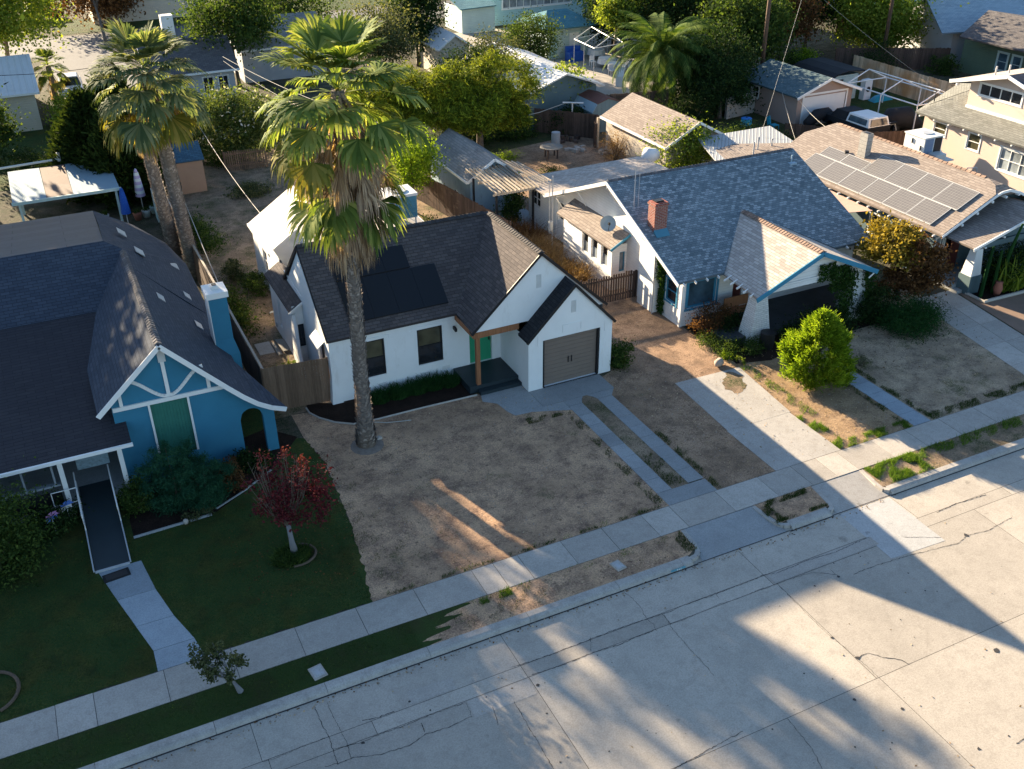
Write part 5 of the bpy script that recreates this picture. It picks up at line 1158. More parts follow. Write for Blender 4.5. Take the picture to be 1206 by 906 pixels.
# chimney on the right flank
m = MB(); m.hexa([(4.18, 34.4, 0), (5.0, 34.4, 0), (5.0, 35.5, 0), (4.18, 35.5, 0), (4.18, 34.4, 2.4), (5.0, 34.4, 2.4), (5.0, 35.5, 2.4), (4.18, 35.5, 2.4)])
m.hexa([(4.18, 34.4, 2.401), (5.0, 34.4, 2.401), (5.0, 35.5, 2.401), (4.18, 35.5, 2.401), (4.2, 34.5, 3.0), (4.86, 34.5, 3.0), (4.86, 35.3, 3.0), (4.2, 35.3, 3.0)])
m.box(4.2, 4.86, 34.5, 35.3, 3.001, 4.72); ch = m.build('chimney', 'blue_wall', Bh)
m = MB(); m.box(4.165, 4.195, 34.5, 35.3, 2.7, 4.72); m.box(4.13, 4.93, 34.43, 35.37, 4.721, 4.95); m.build('chimney_cap', 'white_trim', ch)
m = MB(); m.box(4.4, 4.66, 34.75, 35.05, 4.951, 5.10); m.build('flue', 'cooler_white', ch); m = MB(); m.box(4.45, 4.61, 34.8, 35.0, 5.101, 5.115); m.build('flue_opening', 'black_frame', ch)
# porch
m = MB(); m.box(-12, .05, 30.45, 33.39, 0, .32); m.build('porch_floor', 'smooth_concrete', Bh)
for x in (-1.83, .02): m = MB(); m.box(x-.075, x+.075, 30.1, 30.25, .0, 2.28); m.build('porch_post', 'white_trim', Bh)
m = MB(); m.box(-12, .1, 30.12, 30.23, 2.2, 2.279); m.build('porch_beam', 'white_trim', Bh)
m = MB(); m.box(-7, -2.0, 30.35, 30.4, .35, .9); m.build('porch_skirt', 'dark_red' if False else 'black_frame', Bh)
m = MB(); m.box(-7, -1.95, 30.28, 30.44, 1.15, 1.22)
for i in range(6): x = -6.6+i*.9; m.box(x-.03, x+.03, 30.3, 30.4, 1.22, 2.19)
m.build('screen_frame', 'blue_path', Bh)
paint('mottled_glass', (.22, .30, .34), .5, 9, .4)
m = MB(); m.box(-1.38, -.35, 31.0, 31.04, 1.12, 2.18); m.build('screen_panel', 'mottled_glass', Bh)
# ramp with handrails
k = thing('wheelchair_ramp', 'long black-surfaced ramp with white handrails rising to the blue house porch', 'ramp', (-.95, 28.5, 0))
m = MB(); m.prism([(-1.5, 26.8, .015), (-1.5, 30.0, .33), (-1.5, 31.2, .345), (-1.5, 31.2, .30), (-1.5, 30.0, .27), (-1.5, 26.8, .0)], (1.02, 0, 0)); m.build('deck', 'porch_paint', k)
m = MB(); m.box(-1.5, -.48, 26.72, 26.8, .0, .05); m.build('toe_plate', 'metal_grey', k)
for x in (-1.53, -.45):
    m = MB(); m.beam((x, 26.75, .08), (x, 30.0, .40), .04, .07); m.build('side_curb', 'metal_grey', k)
    m = MB(); m.tube([(x, 28.7, .3), (x, 28.72, .85), (x, 30.0, 1.12), (x, 30.9, 1.14)], .022, 6); m.tube([(x, 30.0, .4), (x, 30.0, 1.1)], .02, 6); m.tube([(x, 28.7, .55), (x, 30.9, .8)], .015, 6); m.build('handrail', 'white_trim', k)
m = MB(); m.tube([(-1.53, 30.0, 1.12), (-2.3, 30.0, 1.12), (-2.3, 30.0, .3)], .02, 6); m.tube([(-2.3, 30, .6), (-1.53, 30, .6)], .015, 6); m.build('side_rail', 'white_trim', k)
k = thing('door_mat', 'dark rectangular mat on the pale blue path below the ramp', 'mat', (-.95, 26.3, .01)); m = MB(); m.prism([(-1.3, 26.12, .008), (-.52, 26.2, .008), (-.56, 26.58, .008), (-1.34, 26.5, .008)], (0, 0, .02)); m.build('mat', 'rubber', k)
m = MB(); m.prism([(-1.22, 26.19, .0285), (-.6, 26.25, .0285), (-.63, 26.51, .0285), (-1.26, 26.45, .0285)], (0, 0, .004)); m.build('tread', 'black_plastic', k)
for (x, y_, z, mt, lb, rr) in ((-2.42, 29.3, .75, 'petal_pink', 'pinwheel with pale pink and blue petals, farther from the ramp', .26), (-1.95, 29.75, .72, 'petal_blue', 'pinwheel with bright blue petals, next to the ramp rail', .26)):
    k = thing('pinwheel', lb, 'pinwheel', (x, y_, 0), 'garden pinwheels beside the ramp'); m = MB(); m.tube([(x, y_, 0), (x, y_, z)], .012, 5); m.build('stick', 'white_trim', k)
    u = Vector((.9, .43, 0)); v = Vector((.1, -.25, .95)).normalized(); c = Vector((x, y_-.03, z)); 
    for hf, mt2 in ((0, mt), (1, 'petal_blue' if mt == 'petal_pink' else 'white_cloth')):
        m = MB()
        for i in range(hf*4, hf*4+4):
            a = i*math.pi/4; b = a+.55; n_ = u.cross(v)*.03; m.poly([c, c+(u*math.cos(a)+v*math.sin(a))*rr+n_, c+(u*math.cos(b)+v*math.sin(b))*rr*.75]); m.poly([c+(u*math.cos(b)+v*math.sin(b))*rr*.75-n_*.2, c+(u*math.cos(a)+v*math.sin(a))*rr+n_*.8, c-n_*.2])
        m.build('petals', mt2, k)
# ------------------------------------------------------------------ bungalow with the solar array
H = thing('solar_house', 'tan-roofed bungalow carrying a large grid of solar panels, at the right', 'house', (40, 36, 0))
S5 = .5; ex, ez = 36.9, 2.6; rx, rz_ = 40.6, 4.45; ys, ye = 30.6, 42.3
m = MB(); m.wall((37.3, 31.3), (43.9, 31.3), 0, 2.6, [(.15, .55, .9, 2.1), (.75, 1.5, .9, 2.1)], .1); m.wall((37.3, 42), (37.3, 31.3), 0, 2.6, [(2.0, 2.9, 1.0, 2.0), (6.5, 7.4, 1.0, 2.0)], .1)
m.wall((43.9, 31.3), (43.9, 42), 0, 2.6); m.wall((43.9, 42), (37.3, 42), 0, 2.6); m.poly([(37.3, 31.3, 2.6), (43.9, 31.3, 2.6), (41.4, 31.3, 4.0), (40.0, 31.3, 4.0)])
m.wall((38.7, 30.1), (46, 30.1), 0, .75); m.build('wall', 'teal_wall', H)
win(H, (37.3, 31.3), (43.9, 31.3), (.15, .55, .9, 2.1), 'white_trim', 'glass_pale', trim=.1); win(H, (37.3, 31.3), (43.9, 31.3), (.75, 1.5, .9, 2.1), 'white_trim', 'glass_dark', trim=.12)
for o in ((2.0, 2.9, 1.0, 2.0), (6.5, 7.4, 1.0, 2.0)): win(H, (37.3, 42), (37.3, 31.3), o, 'white_trim', 'glass_dark', trim=.06)
zz = lambda x: ez+S5*(x-ex)
sh = lambda pts: [(x, y, zz(x)) for x, y in pts]
mr = MB(); mr.slab(sh([(ex, ys), (39.9, ys), (40.35, ys+.5), (rx, ys+1.2), (rx, ye), (39.3, ye+1.1), (ex, ye+1.0)]), .1)
mr.slab([(rx, ys+1.2, rz_), (40.9, ys+.45, rz_-.15), (41.6, ys+.1, rz_-.5), (44.4, ys, 2.6), (44.4, ye, 2.6), (rx, ye, rz_)], .1)
mr.slab([(39.9, ys, zz(39.9)), (41.6, ys+.1, rz_-.5), (40.9, ys+.45, rz_-.15), (rx, ys+1.2, rz_), (40.35, ys+.5, zz(40.35))], .1)
mr.slab([(rx, ye, rz_), (44.4, ye, 2.6), (43.4, ye+1.6, 2.8), (41.2, ye+1.3, 3.6)], .1)
mr.slab([(rx, ye, rz_), (41.2, ye+1.3, 3.6), (39.3, ye+1.1, zz(39.3)-.2)], .1)
ro = mr.build('roof', 'roof_tan', H)
mr = MB(); mr.slab([(34.9, 43.3, 2.55), (38.9, 41.5, 3.25), (39.4, 43.3, 3.2), (36.6, 46.2, 2.75), (34.9, 46.2, 2.5)], .1); mr.build('rear_roof', 'roof_tan', H)
ridgecap(H, ro, 'ridge_rust', (rx, ys+1.3, rz_+.01), (rx, ye, rz_+.01), .12, .3)
m = MB()
for a, b in zip([(ex-.03, ys-.03, 2.5), (39.9, ys-.03, 4.0), (40.3, ys-.03, 4.14), (40.8, ys-.03, 4.16), (41.5, ys-.03, 3.95)], [(39.9, ys-.03, 4.0), (40.3, ys-.03, 4.14), (40.8, ys-.03, 4.16), (41.5, ys-.03, 3.95), (44.4, ys-.03, 2.5)]): m.beam(a, b, .05, .12)
m.build('bargeboard', 'white_trim', H)
for i in range(5): x = 38.0+i*.85; MB().box(x-.05, x+.05, ys-.12, ys+.6, zz(min(x, 39.9))-.26, zz(min(x, 39.9))-.16).build('rafter_tail', 'white_trim', H)
for i in range(16): y = 31+i*.72; MB().box(ex-.12, ex+.1, y, y+.06, 2.4, 2.48).build('rafter_tail', 'white_trim', H)
# solar array: portrait modules on a black rail
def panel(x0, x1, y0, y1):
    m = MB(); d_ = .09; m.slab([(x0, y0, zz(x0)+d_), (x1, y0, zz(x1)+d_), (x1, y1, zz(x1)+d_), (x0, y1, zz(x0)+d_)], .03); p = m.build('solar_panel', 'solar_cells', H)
    m = MB(); t = .018
    for (a, b, c, e) in ((x0, x1, y0-.001, y0+t), (x0, x1, y1-t, y1+.001), (x0-.001, x0+t, y0+t, y1-t), (x1-t, x1+.001, y0+t, y1-t)):
        m.hexa([(a, c, zz(a)+d_-.035), (b, c, zz(b)+d_-.035), (b, e, zz(b)+d_-.035), (a, e, zz(a)+d_-.035), (a, c, zz(a)+d_+.006), (b, c, zz(b)+d_+.006), (b, e, zz(b)+d_+.006), (a, e, zz(a)+d_+.006)])
    m.build('panel_frame', 'galvanised', p)
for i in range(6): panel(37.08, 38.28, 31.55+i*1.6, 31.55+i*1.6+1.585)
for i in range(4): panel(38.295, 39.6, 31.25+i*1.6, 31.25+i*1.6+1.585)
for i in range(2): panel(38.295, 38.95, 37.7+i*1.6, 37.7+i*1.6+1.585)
m = MB(); m.box(39.12, 39.5, 38.4, 38.95, 3.5, 5.0); ch = m.build('chimney', 'grey_block', H); m = MB(); m.box(39.2, 39.42, 38.5, 38.85, 5.001, 5.02); m.build('flue', 'black_frame', ch)
m = MB(); m.tube([(39.0, 39.6, 3.6), (39.0, 39.6, 3.82)], .12, 12); m.build('roof_vent', 'black_frame', H)
for x, y, h in ((36.3, 44.0, .8), (36.9, 44.4, .9), (37.8, 44.3, .7)): m = MB(); m.tube([(x, y, 2.6), (x, y, 2.7+h)], .05, 6); m.build('vent_pipe', 'galvanised', H)
# porch wing
m = MB(); m.slab([(37.25, 28.98, 2.48), (41.2, 28.98, 3.62), (41.2, 31.25, 3.62), (37.25, 31.25, 2.48)], .08); m.slab([(41.2, 28.98, 3.62), (45.2, 28.98, 2.5), (45.2, 31.25, 2.5), (41.2, 31.25, 3.62)], .08); m.build('porch_roof', 'roof_tan', H)
m = MB(); m.beam((37.2, 28.95, 2.4), (41.2, 28.95, 3.55), .05, .13); m.beam((41.2, 28.95, 3.55), (45.2, 28.95, 2.43), .05, .13)
m.beam((37.9, 28.88, 2.42), (37.9, 29.5, 2.42), .07); m.beam((39.0, 28.88, 2.74), (39.0, 29.5, 2.74), .07); m.beam((40.1, 28.88, 3.05), (40.1, 29.5, 3.05), .07); m.build('porch_bargeboard', 'white_trim', H)
m = MB(); m.wall((37.6, 29.2), (44.8, 29.2), 2.3, 2.5); m.poly([(38.2, 29.3, 2.5), (44.3, 29.3, 2.5), (41.2, 29.3, 3.45)]); m.box(38.2, 44.3, 29.25, 29.4, 2.2, 2.45); m.build('porch_gable', 'teal_wall', H)
for x in (38.0, 44.0):
    m = MB(); m.hexa([(x-.32, 29.15, .9), (x+.32, 29.15, .9), (x+.32, 29.75, .9), (x-.32, 29.75, .9), (x-.2, 29.25, 2.2), (x+.2, 29.25, 2.2), (x+.2, 29.6, 2.2), (x-.2, 29.6, 2.2)]); pp = m.build('porch_pillar', 'white_trim', H)
    m = MB(); m.box(x-.36, x+.36, 29.1, 29.8, 0, .899); m.build('pier', 'teal_wall', pp)
m = MB(); m.box(38.4, 39.0, 31.22, 31.28, .3, 2.2); m.build('front_door', 'dark_red', H)
m = MB(); m.box(37.4, 44.5, 29.8, 31.28, 0, .28); m.box(37.3, 38.4, 29.4, 29.79, 0, .14); m.build('porch_floor', 'smooth_concrete', H)
# salmon awning between the bungalows
k = thing('awning', 'salmon cloth awning over the gap beside the solar bungalow', 'awning', (36.3, 36.5, 0)); m = MB(); m.slab([(35.3, 35.8, 2.2), (36.85, 35.0, 2.35), (36.85, 39.0, 2.45), (35.5, 39.5, 2.25)], .02); m.build('canvas', 'awning', k)
for x, y in ((35.35, 35.9), (35.5, 39.4)): m = MB(); m.tube([(x, y, 0), (x, y, 2.2)], .03, 6); m.build('post', 'dark_red', k)
# large evaporative cooler and its platform behind the ridge
k = thing('rooftop_cooler', 'large white evaporative cooler on the ridge of the solar bungalow', 'cooler', (41.4, 36.5, 4.3))
m = MB(); m.box(40.75, 42.0, 36.1, 37.45, 4.2, 5.15); m.build('cabinet', 'cooler_white', k); m = MB(); m.box(40.7, 42.05, 36.05, 37.5, 5.151, 5.2); m.build('lid', 'cooler_white', k)
m = MB()
for i in range(8): m.box(40.85, 41.35, 36.075, 36.098, 4.3+i*.1, 4.35+i*.1)
m.box(40.82, 41.38, 36.085, 36.099, 4.25, 5.1); m.build('louvre', 'louvre_blue', k); m = MB(); m.box(41.45, 41.95, 36.085, 36.099, 4.25, 5.1); m.build('louvre', 'black_plastic', k)
m = MB(); m.tube([(41.5, 36.7, 5.201), (41.5, 36.7, 5.24)], .28, 16); m.build('fan_grille', 'metal_grey', k)
m = MB(); m.tube([(40.72, 36.9, 4.75), (40.72, 36.9, 5.0)], .03, 6); m.tube([(40.72, 36.3, 4.5), (40.72, 36.3, 4.75)], .03, 6); m.build('handle', 'black_frame', k)
m = MB(); m.box(40.7, 42.3, 35.4, 37.5, 4.0, 4.06); m.box(41.1, 41.8, 35.5, 36.05, 4.061, 4.4); m.build('platform', 'galvanised', k); m = MB(); m.tube([(42.0, 34.2, 3.6), (42.0, 34.2, 4.0), (42.3, 33.9, 4.05), (42.4, 33.9, 3.6)], .03, 6); m.build('pipe', 'galvanised', k)
# ------------------------------------------------------------------ tan stucco house, far right
T2 = thing('tan_house', 'two-storey tan stucco house with sage lower roof and white-framed windows', 'house', (52, 40, 0))
wx = 50.0; wt, wb_ = 46.0, 30.0; L = lambda y: wt-y
lw = [(L(43.85), L(42.85), 2.15, 2.95), (L(41.2), L(40.25), 1.95, 2.95), (L(38.75), L(38.2), 1.4, 2.7), (L(38.05), L(36.7), 1.4, 2.7)]
lw = [(L(43.85), L(42.85), 2.15, 2.95), (L(41.2), L(40.25), 1.95, 2.95), (L(38.75), L(36.6), 1.4, 2.7)]
m = MB(); m.wall((wx, 44.7), (wx, wb_), 0, 3.25, [(a-1.3, b-1.3, c, e) for a, b, c, e in lw], .12); m.wall((wx, wb_), (60, wb_), 0, 3.25); m.wall((60, 44.7), (wx, 44.7), 0, 3.25)
uw = (42.65-41.95, 42.65-38.95, 4.85, 5.72)
m.wall((51, 42.65), (51, 36.8), 3.8, 5.6, [(.7, 3.7, 4.85, 5.55)], .1); m.wall((51, 36.8), (60, 36.8), 3.8, 5.4); m.wall((60, 42.65), (51, 42.65), 3.5, 5.6); m.poly([(51, 42.65, 5.6), (51, 36.8, 5.6), (51, 39.75, 6.45)])
m.build('wall', 'tan_stucco', T2)
for i, (a, b, c, e) in enumerate(lw): win(T2, (wx, 44.7), (wx, wb_), (a-1.3, b-1.3, c, e), 'white_plastic', 'glass_olive' if i < 2 else 'glass_pale', fw=.07, mh=1, mv=0 if i < 2 else 2, trim=.08 if i == 2 else .04, rec=.03)
win(T2, (51, 42.65), (51, 36.8), (.7, 3.7, 4.85, 5.55), 'white_plastic', 'glass_dark', fw=.06, mv=3, mh=0, trim=.07, rec=.03)
m = MB(); m.box(50.93, 50.998, 36.8, 42.65, 3.95, 4.1); m.build('wall_base_trim', 'white_plastic', T2)
roof(T2, 'roof_sage', [[(49.55, 29.5, 3.27), (51.05, 29.5, 4.02), (51.05, 43.6, 4.02), (49.55, 45.1, 3.27)], [(49.55, 45.1, 3.27), (51.05, 43.6, 4.02), (53.4, 43.2, 4.95), (54.6, 46.6, 4.1)], [(51.05, 43.6, 4.02), (51.05, 42.66, 4.02), (53.4, 42.66, 4.95), (53.4, 43.2, 4.95)]], .1, 'lower_roof')
roof(T2, 'roof_slate', [[(50.45, 39.75, 6.5), (60, 39.75, 6.5), (60, 35.9, 5.42), (50.45, 35.9, 5.42)][::-1]], .1, 'roof', 'dark slope of the upper roof')  # darker shingles carry the shade on the slope away from the sun
roof(T2, 'roof_weathered', [[(50.45, 39.76, 6.5), (60, 39.76, 6.5), (60, 43.7, 5.42), (50.45, 43.7, 5.42)]], .1, 'roof', 'pale back slope of the upper roof')  # paler shingles carry the sunlight on the slope facing it
boards(T2, 'bargeboard', 'white_plastic', [((50.42, 43.75, 5.33), (50.42, 39.75, 6.41)), ((50.42, 39.75, 6.41), (50.42, 35.9, 5.34))], .05, .2)
for i in range(12): y = 32+i*1.15; MB().box(49.5, 49.9, y, y+.08, 3.06, 3.14).build('rafter_tail', 'white_plastic', T2)
MB().box(50.35, 50.6, 43.1, 43.2, 5.2, 5.32).build('rafter_tail', 'white_plastic', T2)
for x, y in ((51.6, 41.6), (52.6, 41.5)): m = MB(); m.tube([(x, y, 5.9), (x, y, 6.5)], .05, 6); m.build('vent_pipe', 'galvanised', T2)
m = MB(); m.tube([(51.0, 45.1, 3.7), (51.0, 45.1, 4.4)], .03, 6); m.tube([(50.5, 45.0, 3.6), (52.5, 43.8, 4.55)], .015, 5); m.build('antenna', 'black_frame', T2)
k = thing('yellow_slide', 'yellow and white play slide against the tan house wall', 'slide', (49.0, 42.6, 0)); m = MB(); m.hexa([(48.6, 42.4, 1.2), (49.3, 42.4, 1.2), (49.3, 43.1, 1.2), (48.6, 43.1, 1.2), (48.7, 42.5, 2.35), (49.2, 42.5, 2.5), (49.2, 43.0, 2.5), (48.7, 43.0, 2.35)]); m.build('hood', 'yellow_paint', k)
m = MB(); m.tube([(48.95, 42.4, 1.6), (48.9, 41.8, 1.2), (48.9, 41.2, .6), (48.9, 40.8, .2)], .28, 10); m.build('chute', 'white_plastic', k); m = MB(); m.box(49.0, 49.28, 42.55, 43.05, 0, 1.19); m.build('steps', 'dark_tarp', k)
# ------------------------------------------------------------------ sheds, garages and far houses
def gable_house(name, label, x0, x1, y0, y1, eave, ridge, axis, wallmat, roofmat, oh=.3, ops=None, cat='house', group=None, walls=True, t=.1, fascia='white_trim', skew=0, pts=None):
    """simple gabled building; axis 'x' or 'y' is the ridge direction"""
    cx, cy = (x0+x1)/2, (y0+y1)/2; h = thing(name, label, cat, (cx, cy, 0), group); m = MB(); ops = ops or {}
    m.wall((x0, y0), (x1, y0), 0, eave, ops.get('front', []), .08); m.wall((x0, y1), (x0, y0), 0, eave, ops.get('left', []), .08); m.wall((x1, y0), (x1, y1), 0, eave); m.wall((x1, y1), (x0, y1), 0, eave)
    if axis == 'x':
        s = (ridge-eave)/((y1-y0)/2); zo = eave-s*oh
        for x in (x0, x1): m.poly([(x, y0, eave), (x, y1, eave), (x, cy, ridge-.06)])
        P = [[(x0-oh, y0-oh, zo), (x1+oh, y0-oh, zo), (x1+oh, cy, ridge), (x0-oh, cy, ridge)], [(x0-oh, cy, ridge), (x1+oh, cy, ridge), (x1+oh, y1+oh, zo), (x0-oh, y1+oh, zo)]]
        fs = [((x0-oh-.02, y0-oh, zo-.08), (x0-oh-.02, cy, ridge-.08)), ((x0-oh-.02, cy, ridge-.08), (x0-oh-.02, y1+oh, zo-.08)), ((x0-oh, y0-oh-.02, zo-.06), (x1+oh, y0-oh-.02, zo-.06))]
    else:
        s = (ridge-eave)/((x1-x0)/2); zo = eave-s*oh
        for y in (y0, y1): m.poly([(x0, y, eave), (x1, y, eave), (cx, y, ridge-.06)])
        P = [[(x0-oh, y0-oh, zo), (cx, y0-oh, ridge), (cx, y1+oh, ridge), (x0-oh, y1+oh, zo)], [(cx, y0-oh, ridge), (x1+oh, y0-oh, zo), (x1+oh, y1+oh, zo), (cx, y1+oh, ridge)]]
        fs = [((x0-oh, y0-oh-.02, zo-.08), (cx, y0-oh-.02, ridge-.08)), ((cx, y0-oh-.02, ridge-.08), (x1+oh, y0-oh-.02, zo-.08)), ((x0-oh-.02, y0-oh, zo-.06), (x0-oh-.02, y1+oh, zo-.06))]
    m.build('wall', wallmat, h); mr = MB()
    for p in P: mr.slab(p, t)
    ro = mr.build('roof', roofmat, h); boards(h, 'fascia', fascia, fs, .04, .15, parent=ro); 
    for o in ops.get('front', []): win(h, (x0, y0), (x1, y0), o, 'white_trim', 'glass_dark', mv=1, mh=0, trim=.05)
    for o in ops.get('left', []): win(h, (x0, y1), (x0, y0), o, 'white_trim', 'glass_dark', mv=1, mh=0, trim=.05)
    return h
# shed behind the white house, with pergola
h = gable_house('pergola_shed', 'weathered pale-blue shed with dusty gable roof and slatted pergola', 21.0, 23.8, 49.2, 55.2, 2.3, 3.2, 'y', 'paleblue_wall', 'roof_dust', .3, cat='shed')
m = MB()
for i in range(12): a = 20.8+i*.225; m.beam((a, 49.3, 2.72), (a+.05, 45.3, 2.56), .05, .09)
m.build('pergola_slats', 'grey_timber', h)
m = MB()
for y in (45.5, 47.4, 49.2): m.beam((20.7, y, 2.44+(y-45.5)*.035), (23.3, y, 2.44+(y-45.5)*.035), .07, .13)
m.build('pergola_beam', 'grey_timber', h)
for x, y in ((20.9, 45.5), (20.9, 48.5), (23.1, 45.6)): MB().box(x-.05, x+.05, y-.05, y+.05, 0, 2.4).build('pergola_post', 'dark_tarp', h)
m = MB()
for i in range(4): m.beam((22.9+i*.35, 49.3, 2.95-i*.1), (23.6+i*.2, 45.6, 2.65), .05, .07)
m.build('loose_rafters', 'grey_timber', h)
m = MB(); m.prism([(22.0, 45.6, .02), (24.2, 45.6, .02), (24.2, 48.8, .02), (22.0, 48.8, .02)], (0, 0, -.04)); tag(m.build('patio_slab', 'blue_path'), 'small bluish concrete slab under the pergola', 'slab')
# brown-roofed garage and ribbed carport
h = gable_house('old_garage', 'garage with brown shingle roof and peeling pale side wall', 33.75, 37.9, 48.9, 56.0, 2.45, 3.55, 'y', 'weathered_wall', 'roof_tan', .3, cat='garage')
MB().poly([(33.75, 48.89, 2.45), (37.9, 48.89, 2.45), (35.82, 48.89, 3.4)])
k = thing('carport', 'carport with grey ribbed metal roof between the garage and the solar bungalow', 'carport', (37.5, 46, 0)); m = MB(); m.slab([(34.1, 44.3, 2.5), (40.2, 44.9, 2.62), (40.9, 48.3, 2.7), (35.6, 48.5, 2.62)], .06); m.build('roof', 'metal_rib', k)
for x, y in ((34.4, 44.5), (40.0, 45.2), (40.6, 48.1), (36, 48.2)): MB().box(x-.05, x+.05, y-.05, y+.05, 0, 2.45).build('post', 'galvanised', k)
# barn-roofed blue metal shed
k = thing('barn_shed', 'small blue metal shed with rusty gambrel roof', 'shed', (36.2, 61.2, 0)); m = MB(); prof_ = [(34.9, 0), (34.9, 1.5), (35.2, 2.0), (36.1, 2.3), (37.0, 2.0), (37.3, 1.5), (37.3, 0)]
bx = [(x, z) for x, z in prof_]; y0, y1 = 59.8, 62.6
m.poly([(x, y0, z) for x, z in bx][::-1]); m.poly([(x, y1, z) for x, z in bx]); m.wall((34.9, y1), (34.9, y0), 0, 1.5); m.wall((37.3, y0), (37.3, y1), 0, 1.5); m.build('wall', 'barn_blue', k)
k2 = MB(); k2.slab([(34.85, y0-.1, 1.48), (35.2, y0-.1, 2.04), (35.2, y1+.1, 2.04), (34.85, y1+.1, 1.48)], .04); k2.build('roof', 'paleblue_wall', k); k2 = MB(); k2.slab([(37.0, y0-.1, 2.04), (37.35, y0-.1, 1.48), (37.35, y1+.1, 1.48), (37.0, y1+.1, 2.04)], .04); ro = k2.build('roof', 'paleblue_wall', k)
k2 = MB(); k2.slab([(35.2, y0-.1, 2.045), (36.1, y0-.1, 2.34), (36.1, y1+.1, 2.34), (35.2, y1+.1, 2.045)], .04); k2.slab([(36.1, y0-.1, 2.34), (37.0, y0-.1, 2.045), (37.0, y1+.1, 2.045), (36.1, y1+.1, 2.34)], .04); k2.build('rusty_top', 'metal_rust', k)
# big white roof
h = thing('white_roof_shed', 'long outbuilding under a broad flat-pitched white roof', 'outbuilding', (34, 67, 0)); m = MB()
m.wall((31.4, 62.5), (36.7, 62.5), 0, 2.6); m.wall((31.4, 73.5), (31.4, 62.5), 0, 2.6); m.wall((36.7, 62.5), (36.7, 73.5), 0, 2.6); m.wall((36.7, 73.5), (31.4, 73.5), 0, 2.6); m.poly([(31.4, 62.5, 2.6), (36.7, 62.5, 2.6), (34.1, 62.5, 3.6)]); m.build('wall', 'teal_wall', h)  # wall given a dark colour for the shade under the overhang
mr = MB(); mr.slab([(31.0, 62.0, 2.65), (34.05, 62.0, 3.75), (34.05, 74, 3.75), (31.0, 74, 2.65)], .1); mr.slab([(34.05, 62.0, 3.75), (37.15, 62.0, 2.65), (37.15, 74, 2.65), (34.05, 74, 3.75)], .1); mr.build('roof', 'metal_white', h)
h = gable_house('white_roof_garage', 'small garage with white ribbed roof beyond the great pine', 31.6, 34.2, 79.5, 85.3, 2.6, 3.5, 'y', 'cream_siding', 'metal_white', .3, cat='garage')
# aqua house group
h = thing('aqua_house', 'two-storey aqua house with a band of white windows, cut by the top edge', 'house', (50, 99, 0)); m = MB()
m.wall((44.1, 97.3), (55.2, 97.3), 0, 7, [(1.7, 9.6, 1.6, 3.5)], .1); m.wall((44.1, 106), (44.1, 97.3), 0, 7, [(5.4, 6.4, 1.4, 3.2)], .1); m.wall((55.2, 97.3), (55.2, 106), 0, 7); m.wall((55.2, 99), (66, 99), 0, 7); m.build('wall', 'aqua_siding', h)
win(h, (44.1, 97.3), (55.2, 97.3), (1.7, 9.6, 1.6, 3.5), 'white_plastic', 'glass_pale', mv=9, mh=1, trim=.15); win(h, (44.1, 106), (44.1, 97.3), (5.4, 6.4, 1.4, 3.2), 'white_trim', 'glass_olive', trim=.1)
m = MB(); m.slab([(43.6, 96.9, 7.0), (66, 96.9, 7.0), (66, 101.5, 8.8), (43.6, 101.5, 8.8)], .1); m.slab([(43.6, 101.5, 8.8), (66, 101.5, 8.8), (66, 106.5, 7), (43.6, 106.5, 7)], .1); m.build('roof', 'roof_aqua', h)
m = MB(); m.slab([(40.0, 94.8, 2.4), (43.9, 94.8, 2.5), (43.9, 100, 3.6), (40, 100, 3.6)], .1); m.build('lean_to_roof', 'roof_aqua', h); m = MB(); m.wall((40.3, 95.2), (43.9, 95.2), 0, 2.4); m.wall((40.3, 99.6), (40.3, 95.2), 0, 2.4); m.build('lean_to_wall', 'pale_aqua', h)
h = thing('teal_addition', 'small aqua outbuilding with teal hipped roof below the aqua house', 'outbuilding', (44.5, 83, 0)); m = MB(); m.wall((42.5, 81.3), (46.9, 81.3), 0, 2.7, [(.3, 1.1, .1, 2.1), (2.3, 3.3, .1, 2.1)], .08); m.wall((42.5, 86), (42.5, 81.3), 0, 2.7); m.wall((46.9, 81.3), (46.9, 86), 0, 2.7); m.wall((46.9, 86), (42.5, 86), 0, 2.7); m.build('wall', 'pale_aqua', h)
m = MB(); m.slab([(42.0, 80.7, 2.7), (47.5, 80.7, 2.7), (45.6, 83.4, 3.8), (43.6, 83.4, 3.8)], .1); m.slab([(42.0, 86.4, 2.7), (42.0, 80.7, 2.7), (43.6, 83.4, 3.8)], .1); m.slab([(47.5, 80.7, 2.7), (47.5, 86.4, 2.7), (45.6, 83.4, 3.8)], .1); m.slab([(47.5, 86.4, 2.7), (42.0, 86.4, 2.7), (43.6, 83.4, 3.8), (45.6, 83.4, 3.8)], .1); m.build('roof', 'roof_aqua', h)
A, d, nin = axes((42.5, 81.3), (46.9, 81.3)); m = MB(); obox(m, A, d, nin, .31, 1.09, .11, 2.09, .04, .07); m.build('door', 'aqua_siding', h); m = MB(); obox(m, A, d, nin, 2.31, 3.29, .11, 2.09, .04, .07); m.build('door', 'white_trim', h)
